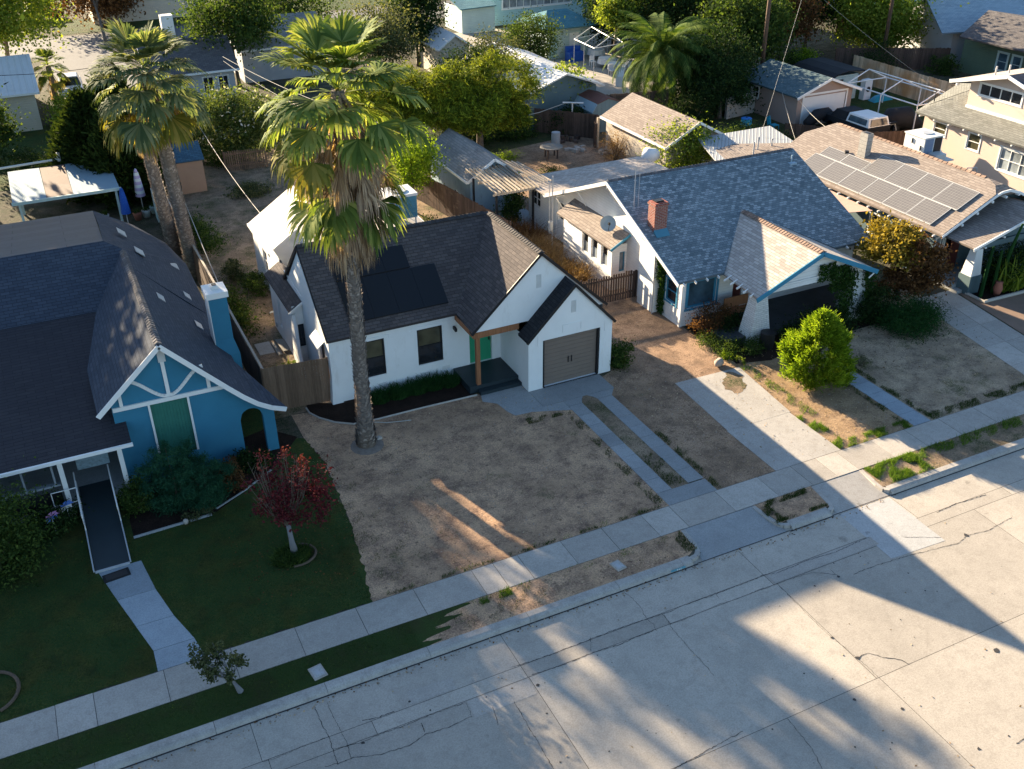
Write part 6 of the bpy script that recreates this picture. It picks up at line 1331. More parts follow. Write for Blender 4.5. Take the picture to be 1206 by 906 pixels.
def canopy(name, label, pts, h0, h1, mat, r=.03, group=None):
    """bare gazebo frame: four corners, eaves, ridge"""
    k = thing(name, label, 'canopy frame', (pts[0][0], pts[0][1], 0), group); P = [Vector((*p, 0)) for p in pts]; E_ = [p+Vector((0, 0, h0)) for p in P]; r0 = (E_[0]+E_[1])/2+Vector((0, 0, h1-h0)); r1 = (E_[3]+E_[2])/2+Vector((0, 0, h1-h0))
    for p, e in zip(P, E_): MB().tube([p, e], r, 6).build('post', mat, k)
    m = MB()
    for a, b in ((0, 1), (1, 2), (2, 3), (3, 0)): m.tube([E_[a], E_[b]], r, 6)
    m.tube([r0, r1], r, 6)
    for a, q in ((0, r0), (1, r0), (2, r1), (3, r1)): m.tube([E_[a], q], r, 6)
    mm_ = (r0+r1)/2; m.tube([(E_[0]+E_[3])/2, mm_, (E_[1]+E_[2])/2], r, 6); MB()
    for q in ((E_[0]+E_[3])/2, (E_[1]+E_[2])/2): m.tube([q, Vector((q.x, q.y, 0))], r, 6)
    m.build('frame', mat, k); return k
canopy('canopy_frame', 'bare pipe canopy frame over the patio of the aqua house', [(43.4, 74.4), (46.6, 75.0), (47.9, 79.8), (43.7, 78.4)], 2.2, 2.9, 'terracotta' if False else 'white_plastic')
for i, (x, y, lb) in enumerate([(46.8, 79.9, 'white-clothed table farthest back under the bare canopy'), (45.9, 76.5, 'white-draped table in the middle of the far patio'), (45.6, 74.3, 'white-clothed table on the far patio nearest the date palm')]):
    k = thing('patio_table', lb, 'table', (x, y, 0), 'tables on the far patio'); m = MB(); m.tube([(x, y, .74), (x, y, .78)], .75, 14); m.build('tabletop', 'white_cloth', k); m = MB(); m.tube([(x, y, .35), (x, y, .739)], [.85, .74], 14, False); m.build('cloth', 'white_cloth', k); m = MB(); m.tube([(x, y, 0), (x, y, .73)], .05, 6); m.build('leg', 'metal_grey', k)
for i, (x, y, lb) in enumerate([(44.9, 77.2, 'white chair left of the middle patio table'), (47.0, 77.0, 'white chair right of the middle patio table'), (44.7, 73.6, 'white chair by the nearest patio table'), (46.6, 73.6, 'white chair on the date palm side of the nearest patio table')]):
    k = thing('patio_chair', lb, 'chair', (x, y, 0), 'chairs on the far patio'); MB().box(x-.22, x+.22, y-.22, y+.22, .42, .46).build('seat', 'white_plastic', k); MB().box(x-.22, x+.22, y+.18, y+.22, .46, .9).build('backrest', 'white_plastic', k)
    for a, b in ((-.2, -.2), (.2, -.2), (-.2, .2), (.2, .2)): MB().box(x+a-.02, x+a+.02, y+b-.02, y+b+.02, 0, .419).build('leg', 'white_plastic', k)
k = thing('patio_sofa', 'dark blue covered sofa beside the bare canopy frame', 'sofa', (47.0, 82.0, 0)); MB().box(43.9, 45.3, 79.5, 80.1, 0, .8).build('seat', 'blue_cloth', k); MB().box(43.9, 45.3, 80.101, 80.4, 0, 1.2).build('backrest', 'blue_cloth', k)
k = thing('white_arch', 'curved white garden arch standing at the end of the far patio', 'arch', (43.6, 70.3, 0)); m = MB(); P = [(43.3, 70.0, 0), (43.3, 70.1, .8), (43.6, 70.4, 1.5), (44.3, 70.8, 1.9), (45.1, 71.2, 1.8)]
for a, b in zip(P[:-1], P[1:]): a = Vector(a); b = Vector(b); w_ = Vector((-.18, .3, 0)); m.hexa([a-w_, a+w_, a+w_+Vector((.08, .03, 0)), a-w_+Vector((.08, .03, 0)), b-w_, b+w_, b+w_+Vector((.08, .03, 0)), b-w_+Vector((.08, .03, 0))])
m.build('panel', 'white_plastic', k)
# teal-roofed garage with the white door
h = thing('teal_garage', 'detached garage with teal shingle roof and wide white door', 'garage', (50.7, 57, 0)); m = MB(); gdo = (.55, 4.35, .01, 2.05)
m.wall((48.25, 54.4), (53.15, 54.4), 0, 2.35, [gdo], .1); m.wall((48.25, 60.3), (48.25, 54.4), 0, 2.35, [(.8, 1.6, 1.1, 1.9)], .08); m.wall((53.15, 54.4), (53.15, 60.3), 0, 2.35); m.wall((53.15, 60.3), (48.25, 60.3), 0, 2.35); m.poly([(48.25, 54.4, 2.35), (53.15, 54.4, 2.35), (50.7, 54.4, 3.2)]); m.build('wall', 'garage_wall', h)
win(h, (48.25, 60.3), (48.25, 54.4), (.8, 1.6, 1.1, 1.9), 'white_trim', 'glass_dark', trim=.08)
m = MB(); A, d, nin = axes((48.25, 54.4), (53.15, 54.4)); obox(m, A, d, nin, .56, 4.34, .02, 2.04, .05, .08); g_ = m.build('garage_door', 'white_plastic', h)
m = MB(); obox(m, A, d, nin, .42, .549, 0, 2.15, -.03, .0); obox(m, A, d, nin, 4.351, 4.48, 0, 2.15, -.03, 0); obox(m, A, d, nin, .42, 4.48, 2.151, 2.28, -.034, 0); m.build('door_trim', 'white_trim', h)
roof(h, 'roof_teal', [[(47.85, 54.0, 2.25), (50.7, 54.0, 3.3), (50.7, 60.7, 3.3), (47.85, 60.7, 2.25)], [(50.7, 54.0, 3.3), (53.6, 54.0, 2.25), (53.6, 60.7, 2.25), (50.7, 60.7, 3.3)]], .1)
boards(h, 'bargeboard', 'white_trim', [((47.83, 53.98, 2.16), (50.7, 53.98, 3.21)), ((50.7, 53.98, 3.21), (53.62, 53.98, 2.16))], .04, .17)
h = thing('dark_shed', 'low shed with dark curved roof and white front beside the teal garage', 'shed', (55.5, 60.5, 0)); m = MB(); m.wall((55.0, 58.6), (57.6, 58.6), 0, 1.9, [(.55, 1.2, .1, 1.6)], .06); m.wall((55.0, 62.5), (55, 58.6), 0, 1.9); m.wall((57.6, 58.6), (57.6, 62.5), 0, 1.9); m.wall((57.6, 62.5), (55, 62.5), 0, 1.9); m.build('wall', 'pale_aqua', h)
m = MB()
for (a, za), (b, zb) in zip([(54.4, 1.75), (55.3, 2.15), (56.3, 2.3), (57.9, 2.2)], [(55.3, 2.15), (56.3, 2.3), (57.9, 2.2), (57.95, 2.1)]): m.slab([(a, 58.2, za), (b, 58.2, zb), (b, 62.9, zb), (a, 62.9, za)], .08)
m.build('roof', 'dark_tarp', h); MB().box(55.56, 56.18, 58.64, 58.68, .11, 1.59).build('door', 'black_frame', h)
k = thing('outdoor_fridge', 'white cabinet with a round dark hole beside the dark shed', 'cabinet', (57.9, 58.0, 0)); MB().box(57.7, 58.4, 57.8, 58.3, 0, 1.5).build('cabinet', 'white_plastic', k); MB().tube([(58.05, 57.79, .8), (58.05, 57.77, .8)], .2, 12).build('opening', 'black_frame', k)
k = thing('blue_tarp', 'turquoise tarp heaped beside the dark shed', 'tarp', (58.8, 57.6, 0)); rg_ = np.random.default_rng(1); m = MB(); m.hexa([(57.9, 56.8, 0), (59.9, 56.9, 0), (59.9, 57.6, 0), (58.0, 57.6, 0), (58.3, 57.0, .4), (59.2, 57.0, .3), (59.3, 57.4, .5), (58.4, 57.4, .35)]); m.build('sheet', 'pool_blue', k)
canopy('canopy_frame', 'bare white metal carport frame beside the teal garage', [(54.7, 49.7), (58.5, 49.7), (58.5, 56.6), (54.7, 56.6)], 1.9, 2.7, 'white_plastic', .045)
# pickup with a white camper shell behind the ridge
k = thing('pickup_truck', 'dark pickup with white camper shell parked by the bare carport frame', 'truck', (50.8, 50.8, 0)); m = MB(); m.hexa([(50.0, 49.2, .45), (52.0, 49.2, .45), (52.0, 53.6, .45), (50.0, 53.6, .45), (50.0, 49.2, 1.05), (52.0, 49.2, 1.05), (52.0, 53.6, 1.05), (50.0, 53.6, 1.05)]); m.build('body', 'dark_tarp', k)
m = MB(); m.hexa([(50.05, 49.25, 1.051), (51.95, 49.25, 1.051), (51.95, 51.4, 1.051), (50.05, 51.4, 1.051), (50.2, 49.4, 1.62), (51.8, 49.4, 1.62), (51.8, 51.3, 1.62), (50.2, 51.3, 1.62)]); cs = m.build('camper_shell', 'truck_white', k)
def lq(a, b, z0, z1, ins): return None
m = MB(); m.hexa([(50.045, 49.5, 1.15), (50.10, 49.5, 1.15), (50.10, 51.2, 1.15), (50.045, 51.2, 1.15), (50.13, 49.55, 1.52), (50.19, 49.55, 1.52), (50.19, 51.15, 1.52), (50.13, 51.15, 1.52)]); m.build('side_window', 'glass_blue', cs)
m = MB(); m.hexa([(50.25, 49.22, 1.12), (51.75, 49.22, 1.12), (51.75, 49.3, 1.12), (50.25, 49.3, 1.12), (50.35, 49.33, 1.53), (51.65, 49.33, 1.53), (51.65, 49.42, 1.53), (50.35, 49.42, 1.53)]); m.build('rear_window', 'car_glass', cs)
m = MB(); m.hexa([(50.1, 51.5, 1.051), (51.9, 51.5, 1.051), (51.9, 53.0, 1.051), (50.1, 53.0, 1.051), (50.25, 51.6, 1.58), (51.75, 51.6, 1.58), (51.75, 52.6, 1.58), (50.25, 52.6, 1.58)]); m.build('cab', 'dark_tarp', k)
for x in (50.0, 51.8):
    for y in (49.9, 52.8): MB().tube([(x, y, .35), (x+.2, y, .35)], .35, 14).build('wheel', 'rubber', k)
k = thing('tarped_heap', 'black tarp heap beside the white camper shell, under the bare carport frame', 'tarp', (54.2, 50.3, 0)); m = MB(); m.tube([(53.0, 51.2, .2), (53.8, 51, .75), (54.8, 50.6, .8), (55.8, 50.2, .3)], [.25, .8, .85, .3], 9); m.build('sheet', 'dark_tarp', k, True)
k = thing('tarped_heap', 'black tarp over goods in front of the white garage door', 'tarp', (50, 53.6, 0)); m = MB(); m.tube([(48.4, 53.4, .5), (49.4, 53.5, 1.0), (50.6, 53.9, .9), (51.3, 54.0, .5)], [.3, .45, .4, .25], 8); m.build('sheet', 'dark_tarp', k, True)
k = thing('motorcycle', 'small dark motorcycle parked before the black tarp heap', 'motorcycle', (52.9, 50.0, 0)); m = MB()
for x in (52.4, 53.4): MB().tube([(x, 49.96, .3), (x, 50.04, .3)], .3, 14).build('wheel', 'rubber', k)
m.tube([(52.4, 50, .3), (52.7, 50, .75), (53.2, 50, .8), (53.4, 50, .3)], .07, 6); m.tube([(52.5, 49.7, 1.0), (52.55, 50, .95), (52.5, 50.3, 1.0)], .025, 6); m.build('frame', 'metal_grey', k); MB().box(52.75, 53.35, 49.9, 50.1, .8, .9).build('seat', 'rubber', k)
k = thing('white_board', 'long white plank lying behind the solar bungalow ridge', 'plank', (55, 48.8, 0)); MB().prism([(53.6, 49.1, .3), (55.9, 47.6, .3), (56.1, 47.9, .3), (53.8, 49.4, .3)], (0, 0, .06)).build('board', 'white_plastic', k)
for i, (x, y, lb) in enumerate([(44.6, 55.2, 'blue plastic water barrel against the block wall'), (46.6, 54.6, 'blue plastic chair lying by the garage fence')]):
    if i == 0: k = thing('water_barrel', lb, 'barrel', (x, y, 0)); MB().tube([(x, y, 0), (x, y, .45), (x, y, .95)], [.36, .4, .36], 14).build('body', 'pool_blue', k); MB().tube([(x, y, .951), (x, y, .98)], .38, 14).build('lid', 'blue_plastic', k)
    else: k = thing('plastic_chair', lb, 'chair', (x, y, 0)); MB().box(x-.25, x+.25, y-.25, y+.25, .38, .42).build('seat', 'pool_blue', k); MB().beam((x-.25, y+.25, .4), (x-.2, y+.5, .9), .04, .5).build('backrest', 'pool_blue', k); [MB().box(x+a, x+a+.04, y+b, y+b+.04, 0, .379).build('leg', 'pool_blue', k) for a, b in ((-.25, -.25), (.2, -.25), (-.25, .2), (.2, .2))]
k = thing('block_wall', 'pale block wall running left from the teal garage', 'wall', (47, 59.5, 0)); MB().wall((45.3, 58.4), (48.2, 58.9), 0, 1.5).wall((48.2, 59.1), (45.3, 58.6), 0, 1.5).build('wall', 'weathered_wall', k)
# green house, blue-roofed house, long white roof
h = thing('green_house', 'dark green cottage with grey-brown roof above the tan house', 'house', (74, 60, 0)); m = MB(); m.wall((71.3, 58.2), (71.3, 48), 0, 3.0); m.wall((71.3, 61.2), (71.3, 58.2), 0, 3.0); m.wall((80, 61.2), (71.3, 61.2), 0, 3); m.build('wall', 'green_siding', h)
for a, b in ((3.6, 4.6), (5.0, 5.9), (6.6, 7.4)): win(h, (71.25, 61.2), (71.25, 48), (a, b, .9, 2.3), 'pale_aqua', 'glass_blue', fw=.08, rec=-.0, trim=.08)
m = MB(); m.slab([(68.6, 52.0, 3.0), (68.4, 59.4, 3.0), (71.0, 60.2, 5.0), (76, 52, 5.0)][:0] or [(69.9, 46.0, 3.1), (69.9, 60.6, 3.1), (72.6, 60.6, 4.9), (72.6, 46, 4.9)], .12); m.slab([(72.6, 46, 4.9), (72.6, 60.6, 4.9), (82, 62.5, 3.1), (82, 46, 3.1)], .12); m.build('roof', 'roof_greybrown', h)
h = thing('blue_roof_house', 'pale house with chalky blue roof at the top right', 'house', (76, 66, 0)); m = MB(); m.wall((72.2, 63.3), (84, 60.5), 0, 3.0); m.wall((73.6, 71), (72.2, 63.3), 0, 3.0); m.poly([(73.6, 71, 3), (72.2, 63.3, 3), (72.9, 67, 4.7)]); m.build('wall', 'grey_wall', h)
m = MB(); m.slab([(70.4, 62.9, 2.9), (86, 58.7, 2.9), (87, 63.3, 4.9), (72.5, 67.3, 4.9)], .12); m.slab([(72.5, 67.3, 4.9), (87, 63.3, 4.9), (88, 67.5, 2.9), (74.3, 71.5, 2.9)], .12); m.build('roof', 'roof_blue', h)
m = MB(); m.slab([(84, 62.0, 3.4), (90, 60, 3.4), (91, 64.3, 4.6), (84.8, 66.3, 4.6)], .1); m.build('roof', 'roof_dust', h)
h = thing('long_white_roof', 'long low building with bright white roof, cut by the top right edge', 'building', (88, 74, 0)); m = MB(); m.wall((72, 77.2), (104, 68.2), 0, 3.4); m.build('wall', 'dark_red', h); m = MB(); m.slab([(71.5, 77.2, 3.5), (104, 67.6, 3.5), (106, 74.4, 4.2), (73.5, 84, 4.2)], .12); m.build('roof', 'metal_white', h); m = MB(); m.slab([(70, 76.5, 3.0), (86, 71.9, 3.0), (86.4, 73.4, 3.45), (70.4, 78, 3.45)], .1); m.build('porch_roof', 'roof_blue', h)
# left background
h = gable_house('grey_house', 'grey bungalow with slate roof and white chimney beyond the oleander', 8.6, 14.6, 79.6, 85.8, 2.9, 4.6, 'x', 'grey_wall', 'roof_greybrown', .4, {'front': [(3.6, 4.4, .9, 2.2), (4.75, 5.5, .9, 2.2), (1.2, 2.0, .9, 2.2)]})
MB().box(10.4, 11.3, 83.4, 84.2, 3.4, 6.2).build('chimney', 'white_stucco', h)
h = gable_house('white_roof_house', 'house with pale corrugated roof at the left edge', -7, .4, 79, 89, 2.8, 4.3, 'x', 'cream_siding', 'metal_white', .35)
h = gable_house('long_grey_roof', 'pale grey roof at the top edge behind the palm crowns', 16.5, 23.5, 85.5, 92, 2.9, 4.6, 'x', 'grey_wall', 'roof_dust', .4)
h = gable_house('street_house', 'distant house across the back street', 8, 20, 118, 127, 3, 5.2, 'x', 'cream_siding', 'roof_greybrown', .4)
def car(name, label, x, y, a, mat):
    k = thing(name, label, 'car', (x, y, 0)); ca, sa = math.cos(a), math.sin(a); q = lambda u, v, z: (x+u*ca-v*sa, y+u*sa+v*ca, z)
    def hx(u0, u1, v0, v1, z0, z1, i=0, j=0, w=0): return [q(u0, v0, z0), q(u1, v0, z0), q(u1, v1, z0), q(u0, v1, z0), q(u0+i, v0+w, z1), q(u1-j, v0+w, z1), q(u1-j, v1-w, z1), q(u0+i, v1-w, z1)]
    m = MB(); m.hexa(hx(-2.2, 2.2, -.88, .88, .28, .62, -.03, -.03, 0)); m.hexa(hx(-2.22, 2.22, -.88, .88, .621, .93, .1, .22, .06)); m.build('body', mat, k)
    m = MB(); m.hexa(hx(-1.6, 1.15, -.8, .8, .931, 1.40, .4, .75, .16)); cb = m.build('glasshouse', 'car_glass', k); m = MB(); m.hexa(hx(-1.16, .36, -.63, .63, 1.401, 1.45, .06, .08, .05)); m.build('roof', mat, k)
    for u in (-1.35, 1.4):
        for v in (-.9, .72): MB().tube([q(u, v, .33), q(u, v+.18, .33)], .33, 14).build('wheel', 'rubber', k)
    for v in (-.78, .48): MB().hexa(hx(2.18, 2.225, v, v+.3, .55, .7)).build('headlight', 'white_plastic', k)
    return k
car('parked_car', 'silver car parked on the back drive left of the palm crown', 3.25, 88.6, -1.62, 'car_silver'); car('parked_car', 'dark car far up the back street at the top edge', 3.2, 124, .1, 'black_plastic')
# patio cover behind the blue house
k = thing('patio_cover', 'flat patio cover of two blue-white sheets and one brown sheet', 'patio cover', (.6, 58.5, 0)); f2 = lambda x, y: 2.3+(y-56)*.03
for (a, b, mt) in ((-2.05, -.38, 'cover_white'), (-.37, .95, 'cover_brown'), (.96, 3.3, 'cover_white')):
    m = MB(); m.slab([(a, 56.3, f2(a, 56.3)), (b, 56.3, f2(b, 56.3)), (b-.02, 61.4, f2(b, 61.4)), (a+.0, 61.4, f2(a, 61.4))], .04); m.build('roof_sheet', mt, k)
MB().box(-2.1, 3.35, 56.2, 56.29, 2.16, 2.32).build('gutter', 'pale_aqua', k)
for x, y in ((-1.75, 56.5), (3.1, 56.5), (-1.75, 61), (3.1, 61)): MB().box(x-.06, x+.06, y-.06, y+.06, 0, 2.25).build('post', 'pale_aqua', k)
k = thing('long_pole', 'pale pipe lying across the back edge of the patio cover', 'pipe', (0, 62, 0)); MB().tube([(-3.6, 62.0, 2.5), (.75, 62.0, 2.62)], .07, 8).tube([(.75, 62, 2.5), (.75, 62, 3.0)], .1, 8).build('pipe', 'cooler_white', k)
def parasol(label, x, y, h, mats, r):
    k = thing('parasol', label, 'umbrella', (x, y, 0)); MB().tube([(x, y, 0), (x, y, h)], .025, 6).build('pole', 'galvanised', k); n = 9
    for i in range(n):
        z0 = h*.38+(h*.6)*i/n; z1 = h*.38+(h*.6)*(i+1)/n; rr = lambda z: .06+r*(1-(z-h*.38)/(h*.6))**.6
        MB().tube([(x, y, z0), (x, y, z1-.002)], [rr(z0), rr(z1)], 10, i == n-1).build('canopy_band', mats[i % len(mats)], k, True)
parasol('closed parasol with white and lavender stripes by the palm trunks', 4.45, 58.3, 2.6, ['lav_fabric', 'white_cloth'], .22); parasol('closed royal-blue parasol at the corner of the patio cover', 3.35, 56.0, 2.4, ['blue_cloth'], .2)
rg_ = random.Random(4)
for i, (x, y, mt, lb) in enumerate([(4.0, 57.2, 'terracotta', 'terracotta pot beside the blue parasol'), (4.5, 57.4, 'galvanised', 'small grey pot right of the terracotta one'), (5.0, 57.9, 'pale_aqua', 'pale aqua tub near the striped parasol'), (.9, 57.6, 'dark_red', 'dark red tub in the shade of the patio cover'), (-.9, 57.8, 'metal_grey', 'grey drum in the shade of the patio cover'), (2.3, 57.7, 'cooler_white', 'white bucket in the shade of the patio cover')]):
    k = thing('garden_pot', lb, 'pot', (x, y, 0)); MB().tube([(x, y, 0), (x, y, .35), (x, y, .42)], [.17, .24, .26], 10).build('pot', mt, k, True); hair('plant', k, 'leaf_mid', (x, y, .35), (.2, .2), .35, 80, .012, 400+i)
k = thing('shed', 'tan garden shed with blue shingle roof next to the palm trunks', 'shed', (7.6, 61.2, 0)); m = MB(); m.wall((6.75, 60.3), (8.45, 60.3), 0, 2.0); m.wall((6.75, 62.4), (6.75, 60.3), 0, 2.0); m.wall((8.45, 60.3), (8.45, 62.4), 0, 2); m.wall((8.45, 62.4), (6.75, 62.4), 0, 2); m.build('wall', 'shed_tan', k)
m = MB(); m.slab([(6.65, 60.15, 2.0), (8.55, 60.15, 2.0), (8.55, 61.5, 2.75), (6.65, 61.5, 2.75)], .06); m.slab([(6.65, 61.5, 2.75), (8.55, 61.5, 2.75), (8.55, 62.6, 2.1), (6.65, 62.6, 2.1)], .06); m.build('roof', 'shed_blue_roof', k)
# fences
fence('board_fence', 'brown board gate fence between the blue house and the white house', [(5.55, 33.55), (8.02, 33.3)], 1.95, 'fence_brown', .11, gap=.004, jag=.006)
fence('board_fence', 'long weathered fence along the side of the blue house lot', [(5.3, 64.5), (5.55, 33.65)], 1.75, 'fence_old', .15, jag=.01)
m = MB(); m.beam((5.42, 64, 1.82), (5.62, 33.7, 1.82), .09, .05); tag(m.build('fence_cap', 'grey_timber'), 'pale weathered rail capping the long side fence', 'rail')
fence('picket_fence', 'dark brown uneven picket fence between the white house and the bungalow', [(19.1, 36.1), (23.68, 35.95)], 1.38, 'fence_old', .13, gap=.035, jag=.08)
fence('board_fence', 'dark board fence behind the rooftop cooler, beside the pergola shed', [(19.0, 54.5), (19.9, 49.0), (20.6, 43.5)], 1.75, 'fence_old', .15)
fence('board_fence', 'tall sunlit fence with orange stains at the back of the carport yard', [(61.3, 63.2), (61.0, 47.0)], 2.0, 'fence_pale', .16, jag=.02)
fence('board_fence', 'dark fence between the sunny back yard and the old garage', [(31.5, 62.0), (34.5, 58.5), (33.4, 57.0)], 1.7, 'fence_old', .15); fence('board_fence', 'dark fence behind the great pine, under the white roof', [(25, 62.5), (31.3, 62.2)], 1.8, 'fence_old', .15)
fence('board_fence', 'fence running past the blue barn shed to the date palm', [(37.4, 62.8), (42.5, 61.8)], 1.7, 'fence_old', .15)
fence('board_fence', 'short reddish-brown fence panel under the oleander', [(10.2, 63.3), (12.8, 63.0)], 1.3, 'fence_brown', .13, gap=.05)
fence('board_fence', 'brown fence beside the teal garage, behind the ridge', [(46.2, 53.0), (50.0, 48.6), (56.5, 46.4)], 1.0, 'fence_old', .15); fence('board_fence', 'dark fence before the green house yard', [(62.5, 66.5), (70.8, 62.0)], 1.8, 'fence_old', .16)
# yard pieces
k = thing('yard_table', 'round wooden table standing in the sunny back yard', 'table', (29.9, 56.4, 0)); MB().tube([(29.9, 56.4, .70), (29.9, 56.4, .75)], .75, 18).build('tabletop', 'plank_grey', k)
for a in range(4): x = 29.9+.45*math.cos(a*1.57+.6); y = 56.4+.45*math.sin(a*1.57+.6); MB().box(x-.04, x+.04, y-.04, y+.04, 0, .699).build('leg', 'fence_old', k)
k = thing('clothes_post', 'white T-shaped clothes post at the back of the sunny yard', 'clothes post', (33.9, 61.1, 0)); MB().tube([(33.9, 60.9, 0), (33.9, 60.9, 2.0)], .05, 8).tube([(33.3, 61.2, 2.05), (34.5, 60.4, 2.05)], .05, 8).build('post', 'white_plastic', k)
k = thing('wood_post', 'weathered wooden post beside the brown leafless shrub', 'post', (33.7, 57.0, 0)); MB().box(33.63, 33.77, 56.9, 57.04, 0, 2.0).build('post', 'grey_timber', k)
k = thing('hose_line', 'pale sagging line tied to the clothes post', 'line', (30, 62, 0)); MB().tube([(33.4, 61.1, 2.0), (31.5, 61.3, 1.55), (29.5, 61.6, 1.3), (26.5, 62, 1.4)], .025, 6).build('line', 'cable_pale', k)
k = thing('pallet_stack', 'stack of grey timber pallets below the old garage', 'pallets', (34.2, 50.8, 0))
for i in range(5): MB().box(32.4+.02*i, 33.5, 50.2, 51.6, .12*i, .12*i+.09).build('pallet', 'grey_timber', k)
k = thing('white_tub', 'upturned white tub on the ridge side of the rear bungalow yard', 'tub', (31.8, 48.3, 0)); MB().tube([(31.6, 48.2, 1.9), (32.0, 48.2, 2.15), (32.6, 48.3, 2.1)], [.2, .5, .35], 10).tube([(32.0, 48.3, 0), (32.0, 48.3, 1.9)], .4, 8).build('tub', 'white_plastic', k, True)
k = thing('trellis_hoops', 'row of thin metal hoops behind the brown-roofed garage', 'hoops', (38.3, 58.5, 0)); m = MB()
for i in range(5): x = 37.3+i*.55; m.tube([(x, 58.0, 0), (x+.1, 58.3, .9), (x+.4, 58.8, 1.2), (x+.7, 59.2, .8), (x+.8, 59.4, 0)], .02, 5)
m.tube([(37.5, 58.6, 1.15), (40.3, 57.9, 1.15)], .04, 5); m.build('hoops', 'galvanised', k)
rr_ = random.Random(12)
for i, (x, y, lb) in enumerate([(31.4, 58.6, 'grey barrel left of the clothes post'), (32.6, 59.0, 'dark crate pile right of the clothes post'), (34.1, 55.6, 'pile of pale stones by the wooden post'), (32.1, 56.9, 'row of pale bricks edging the sunny yard')]):
    k = thing('yard_junk', lb, 'junk', (x, y, 0)); m = MB()
    if i == 0: m.tube([(x, y, 0), (x, y, .9)], .3, 10)
    else:
        for j in range(9): m.rbox(x+rr_.uniform(-.8, .8), y+rr_.uniform(-.5, .5), 0, rr_.uniform(.1, .5 if i == 1 else .2), rr_.uniform(.1, .25), rr_.uniform(.08, .2), rr_.uniform(0, 3), .9)
    m.build('pieces', ['metal_grey', 'fence_old', 'rock', 'felt_pale'][i], k)
# meter lids on the parkway
for (x, y, lb, s) in ((3.5, 19.8, 'scuffed white utility lid set in the green parkway grass', .17), (13.05, 19.92, 'white utility lid set in the dry parkway grass', .15)):
    k = thing('meter_box', lb, 'utility lid', (x, y, 0), 'utility lids on the parkway'); MB().rbox(x, y, 0, .03, s*1.15, s*1.45, .15, .97).build('collar', 'walk_concrete', k); MB().rbox(x, y, .0305, .042, s*.85, s*1.1, .15).build('lid', 'patch_concrete', k); MB().rbox(x-.02, y-.03, .0425, .047, .05, .09, .3).rbox(x+.1, y-.1, .0425, .047, .025, .04, .9).build('marks', 'metal_grey', k)
k = thing('paper_sheet', 'crumpled white sheet lying on the grass at the right edge', 'litter', (31.9, 20.25, 0)); MB().poly([(31.65, 20.1, .03), (32.1, 20.05, .08), (32.2, 20.35, .05), (31.75, 20.4, .09)]).poly([(31.75, 20.4, .089), (32.2, 20.35, .049), (32.1, 20.05, .079), (31.65, 20.1, .029)]) .build('sheet', 'white_plastic', k)
k = thing('garden_hose', 'dark hose snaking over the dry lawn from the planting bed', 'hose', (9.3, 31, 0)); MB().tube([(8.9, 31.1, .03), (9.4, 30.8, .03), (9.9, 30.65, .03), (10.3, 30.55, .03)], .018, 6).build('hose', 'cable_pale', k)
k = thing('paver_stack', 'pale stacked pavers leaning at the dark picket fence by the white house', 'pavers', (19.9, 35.0, 0))
for i in range(5): MB().box(19.5+.02*i, 20.3, 34.5, 35.3-.03*i, .09*i, .09*i+.08).build('paver', 'walk_concrete', k)
# utility poles and wires
def pole(label, x, y, h, r=.16):
    k = thing('utility_pole', label, 'utility pole', (x, y, 0), 'wooden utility poles'); MB().tube([(x, y, 0), (x, y, h)], [r*1.1, r*.8], 10).build('shaft', 'pole_wood', k, True); MB().beam((x-1.1, y+.4, h-.5), (x+1.1, y-.4, h-.5), .12, .14).build('crossarm', 'pole_wood', k)
    for s in (-1, -.5, .5, 1): MB().tube([(x+s, y-s*.36, h-.42), (x+s, y-s*.36, h-.25)], .05, 8).build('insulator', 'metal_grey', k)
pole('brown wooden utility pole rising out of the sunlit tree at the top right', 66.9, 65.6, 11.5); pole('brown wooden utility pole at the top edge right of the date palm', 51.0, 62.0, 11.0)
def cable(label, pts, r=.012, mat='cable_black', sag=.3):
    A = Vector(pts[0]); B = Vector(pts[1]); P = [A.lerp(B, t/14)-Vector((0, 0, sag*4*(t/14)*(1-t/14))) for t in range(15)]; k = MB().tube(P, r, 5).build('overhead_cable', mat); tag(k, label, 'cable', 'overhead cables')
cable('beaded cable falling past the teal garage to the ribbed carport roof', ((49.6, 56.2, 11.0), (39.1, 46.9, 2.72)), .008, 'cable_pale', .05)
cable('service line from the teal garage eave to the solar bungalow, left one', ((48.1, 56.0, 2.25), (38.9, 43.4, 3.1)), .009, 'cable_pale', .12)
cable('service line from the teal garage eave to the solar bungalow, right one', ((48.1, 54.6, 2.3), (40.4, 42.2, 3.9)), .009, 'cable_pale', .2)
cable('pale service line crossing the side yard to the white rear roof', ((9.2, 70.5, 3.5), (9.0, 47.5, 2.75)), .014, 'cable_pale', .5)
cable('pair of pale service lines leaving the oleander, upper one', ((12.6, 72, 5.2), (16.5, 47.5, 6.0)), .012, 'cable_pale', .4); cable('pair of pale service lines leaving the oleander, lower one', ((12.6, 72, 4.9), (15.6, 47.0, 5.6)), .010, 'cable_pale', .5)
cable('grey cable sloping down across the sunlit tree toward the bare carport frame', ((51.0, 62.0, 10.3), (58.3, 52.0, 2.4)), .008, 'cable_pale', .3)
cable('thin black cable running across the top of the view between the two poles', ((66.9, 65.6, 10.8), (51.0, 62.0, 10.3)), .012, 'cable_black', .3)
cable('dark cable over the white-roofed house at the left', ((-3, 78, 4.4), (9, 80.5, 4.0)), .02, 'cable_black', .4)
cable('drop line along the old twin palm trunk to the fence', ((5.6, 52, 5), (5.6, 39.5, 1.9)), .02, 'cable_pale', .3)
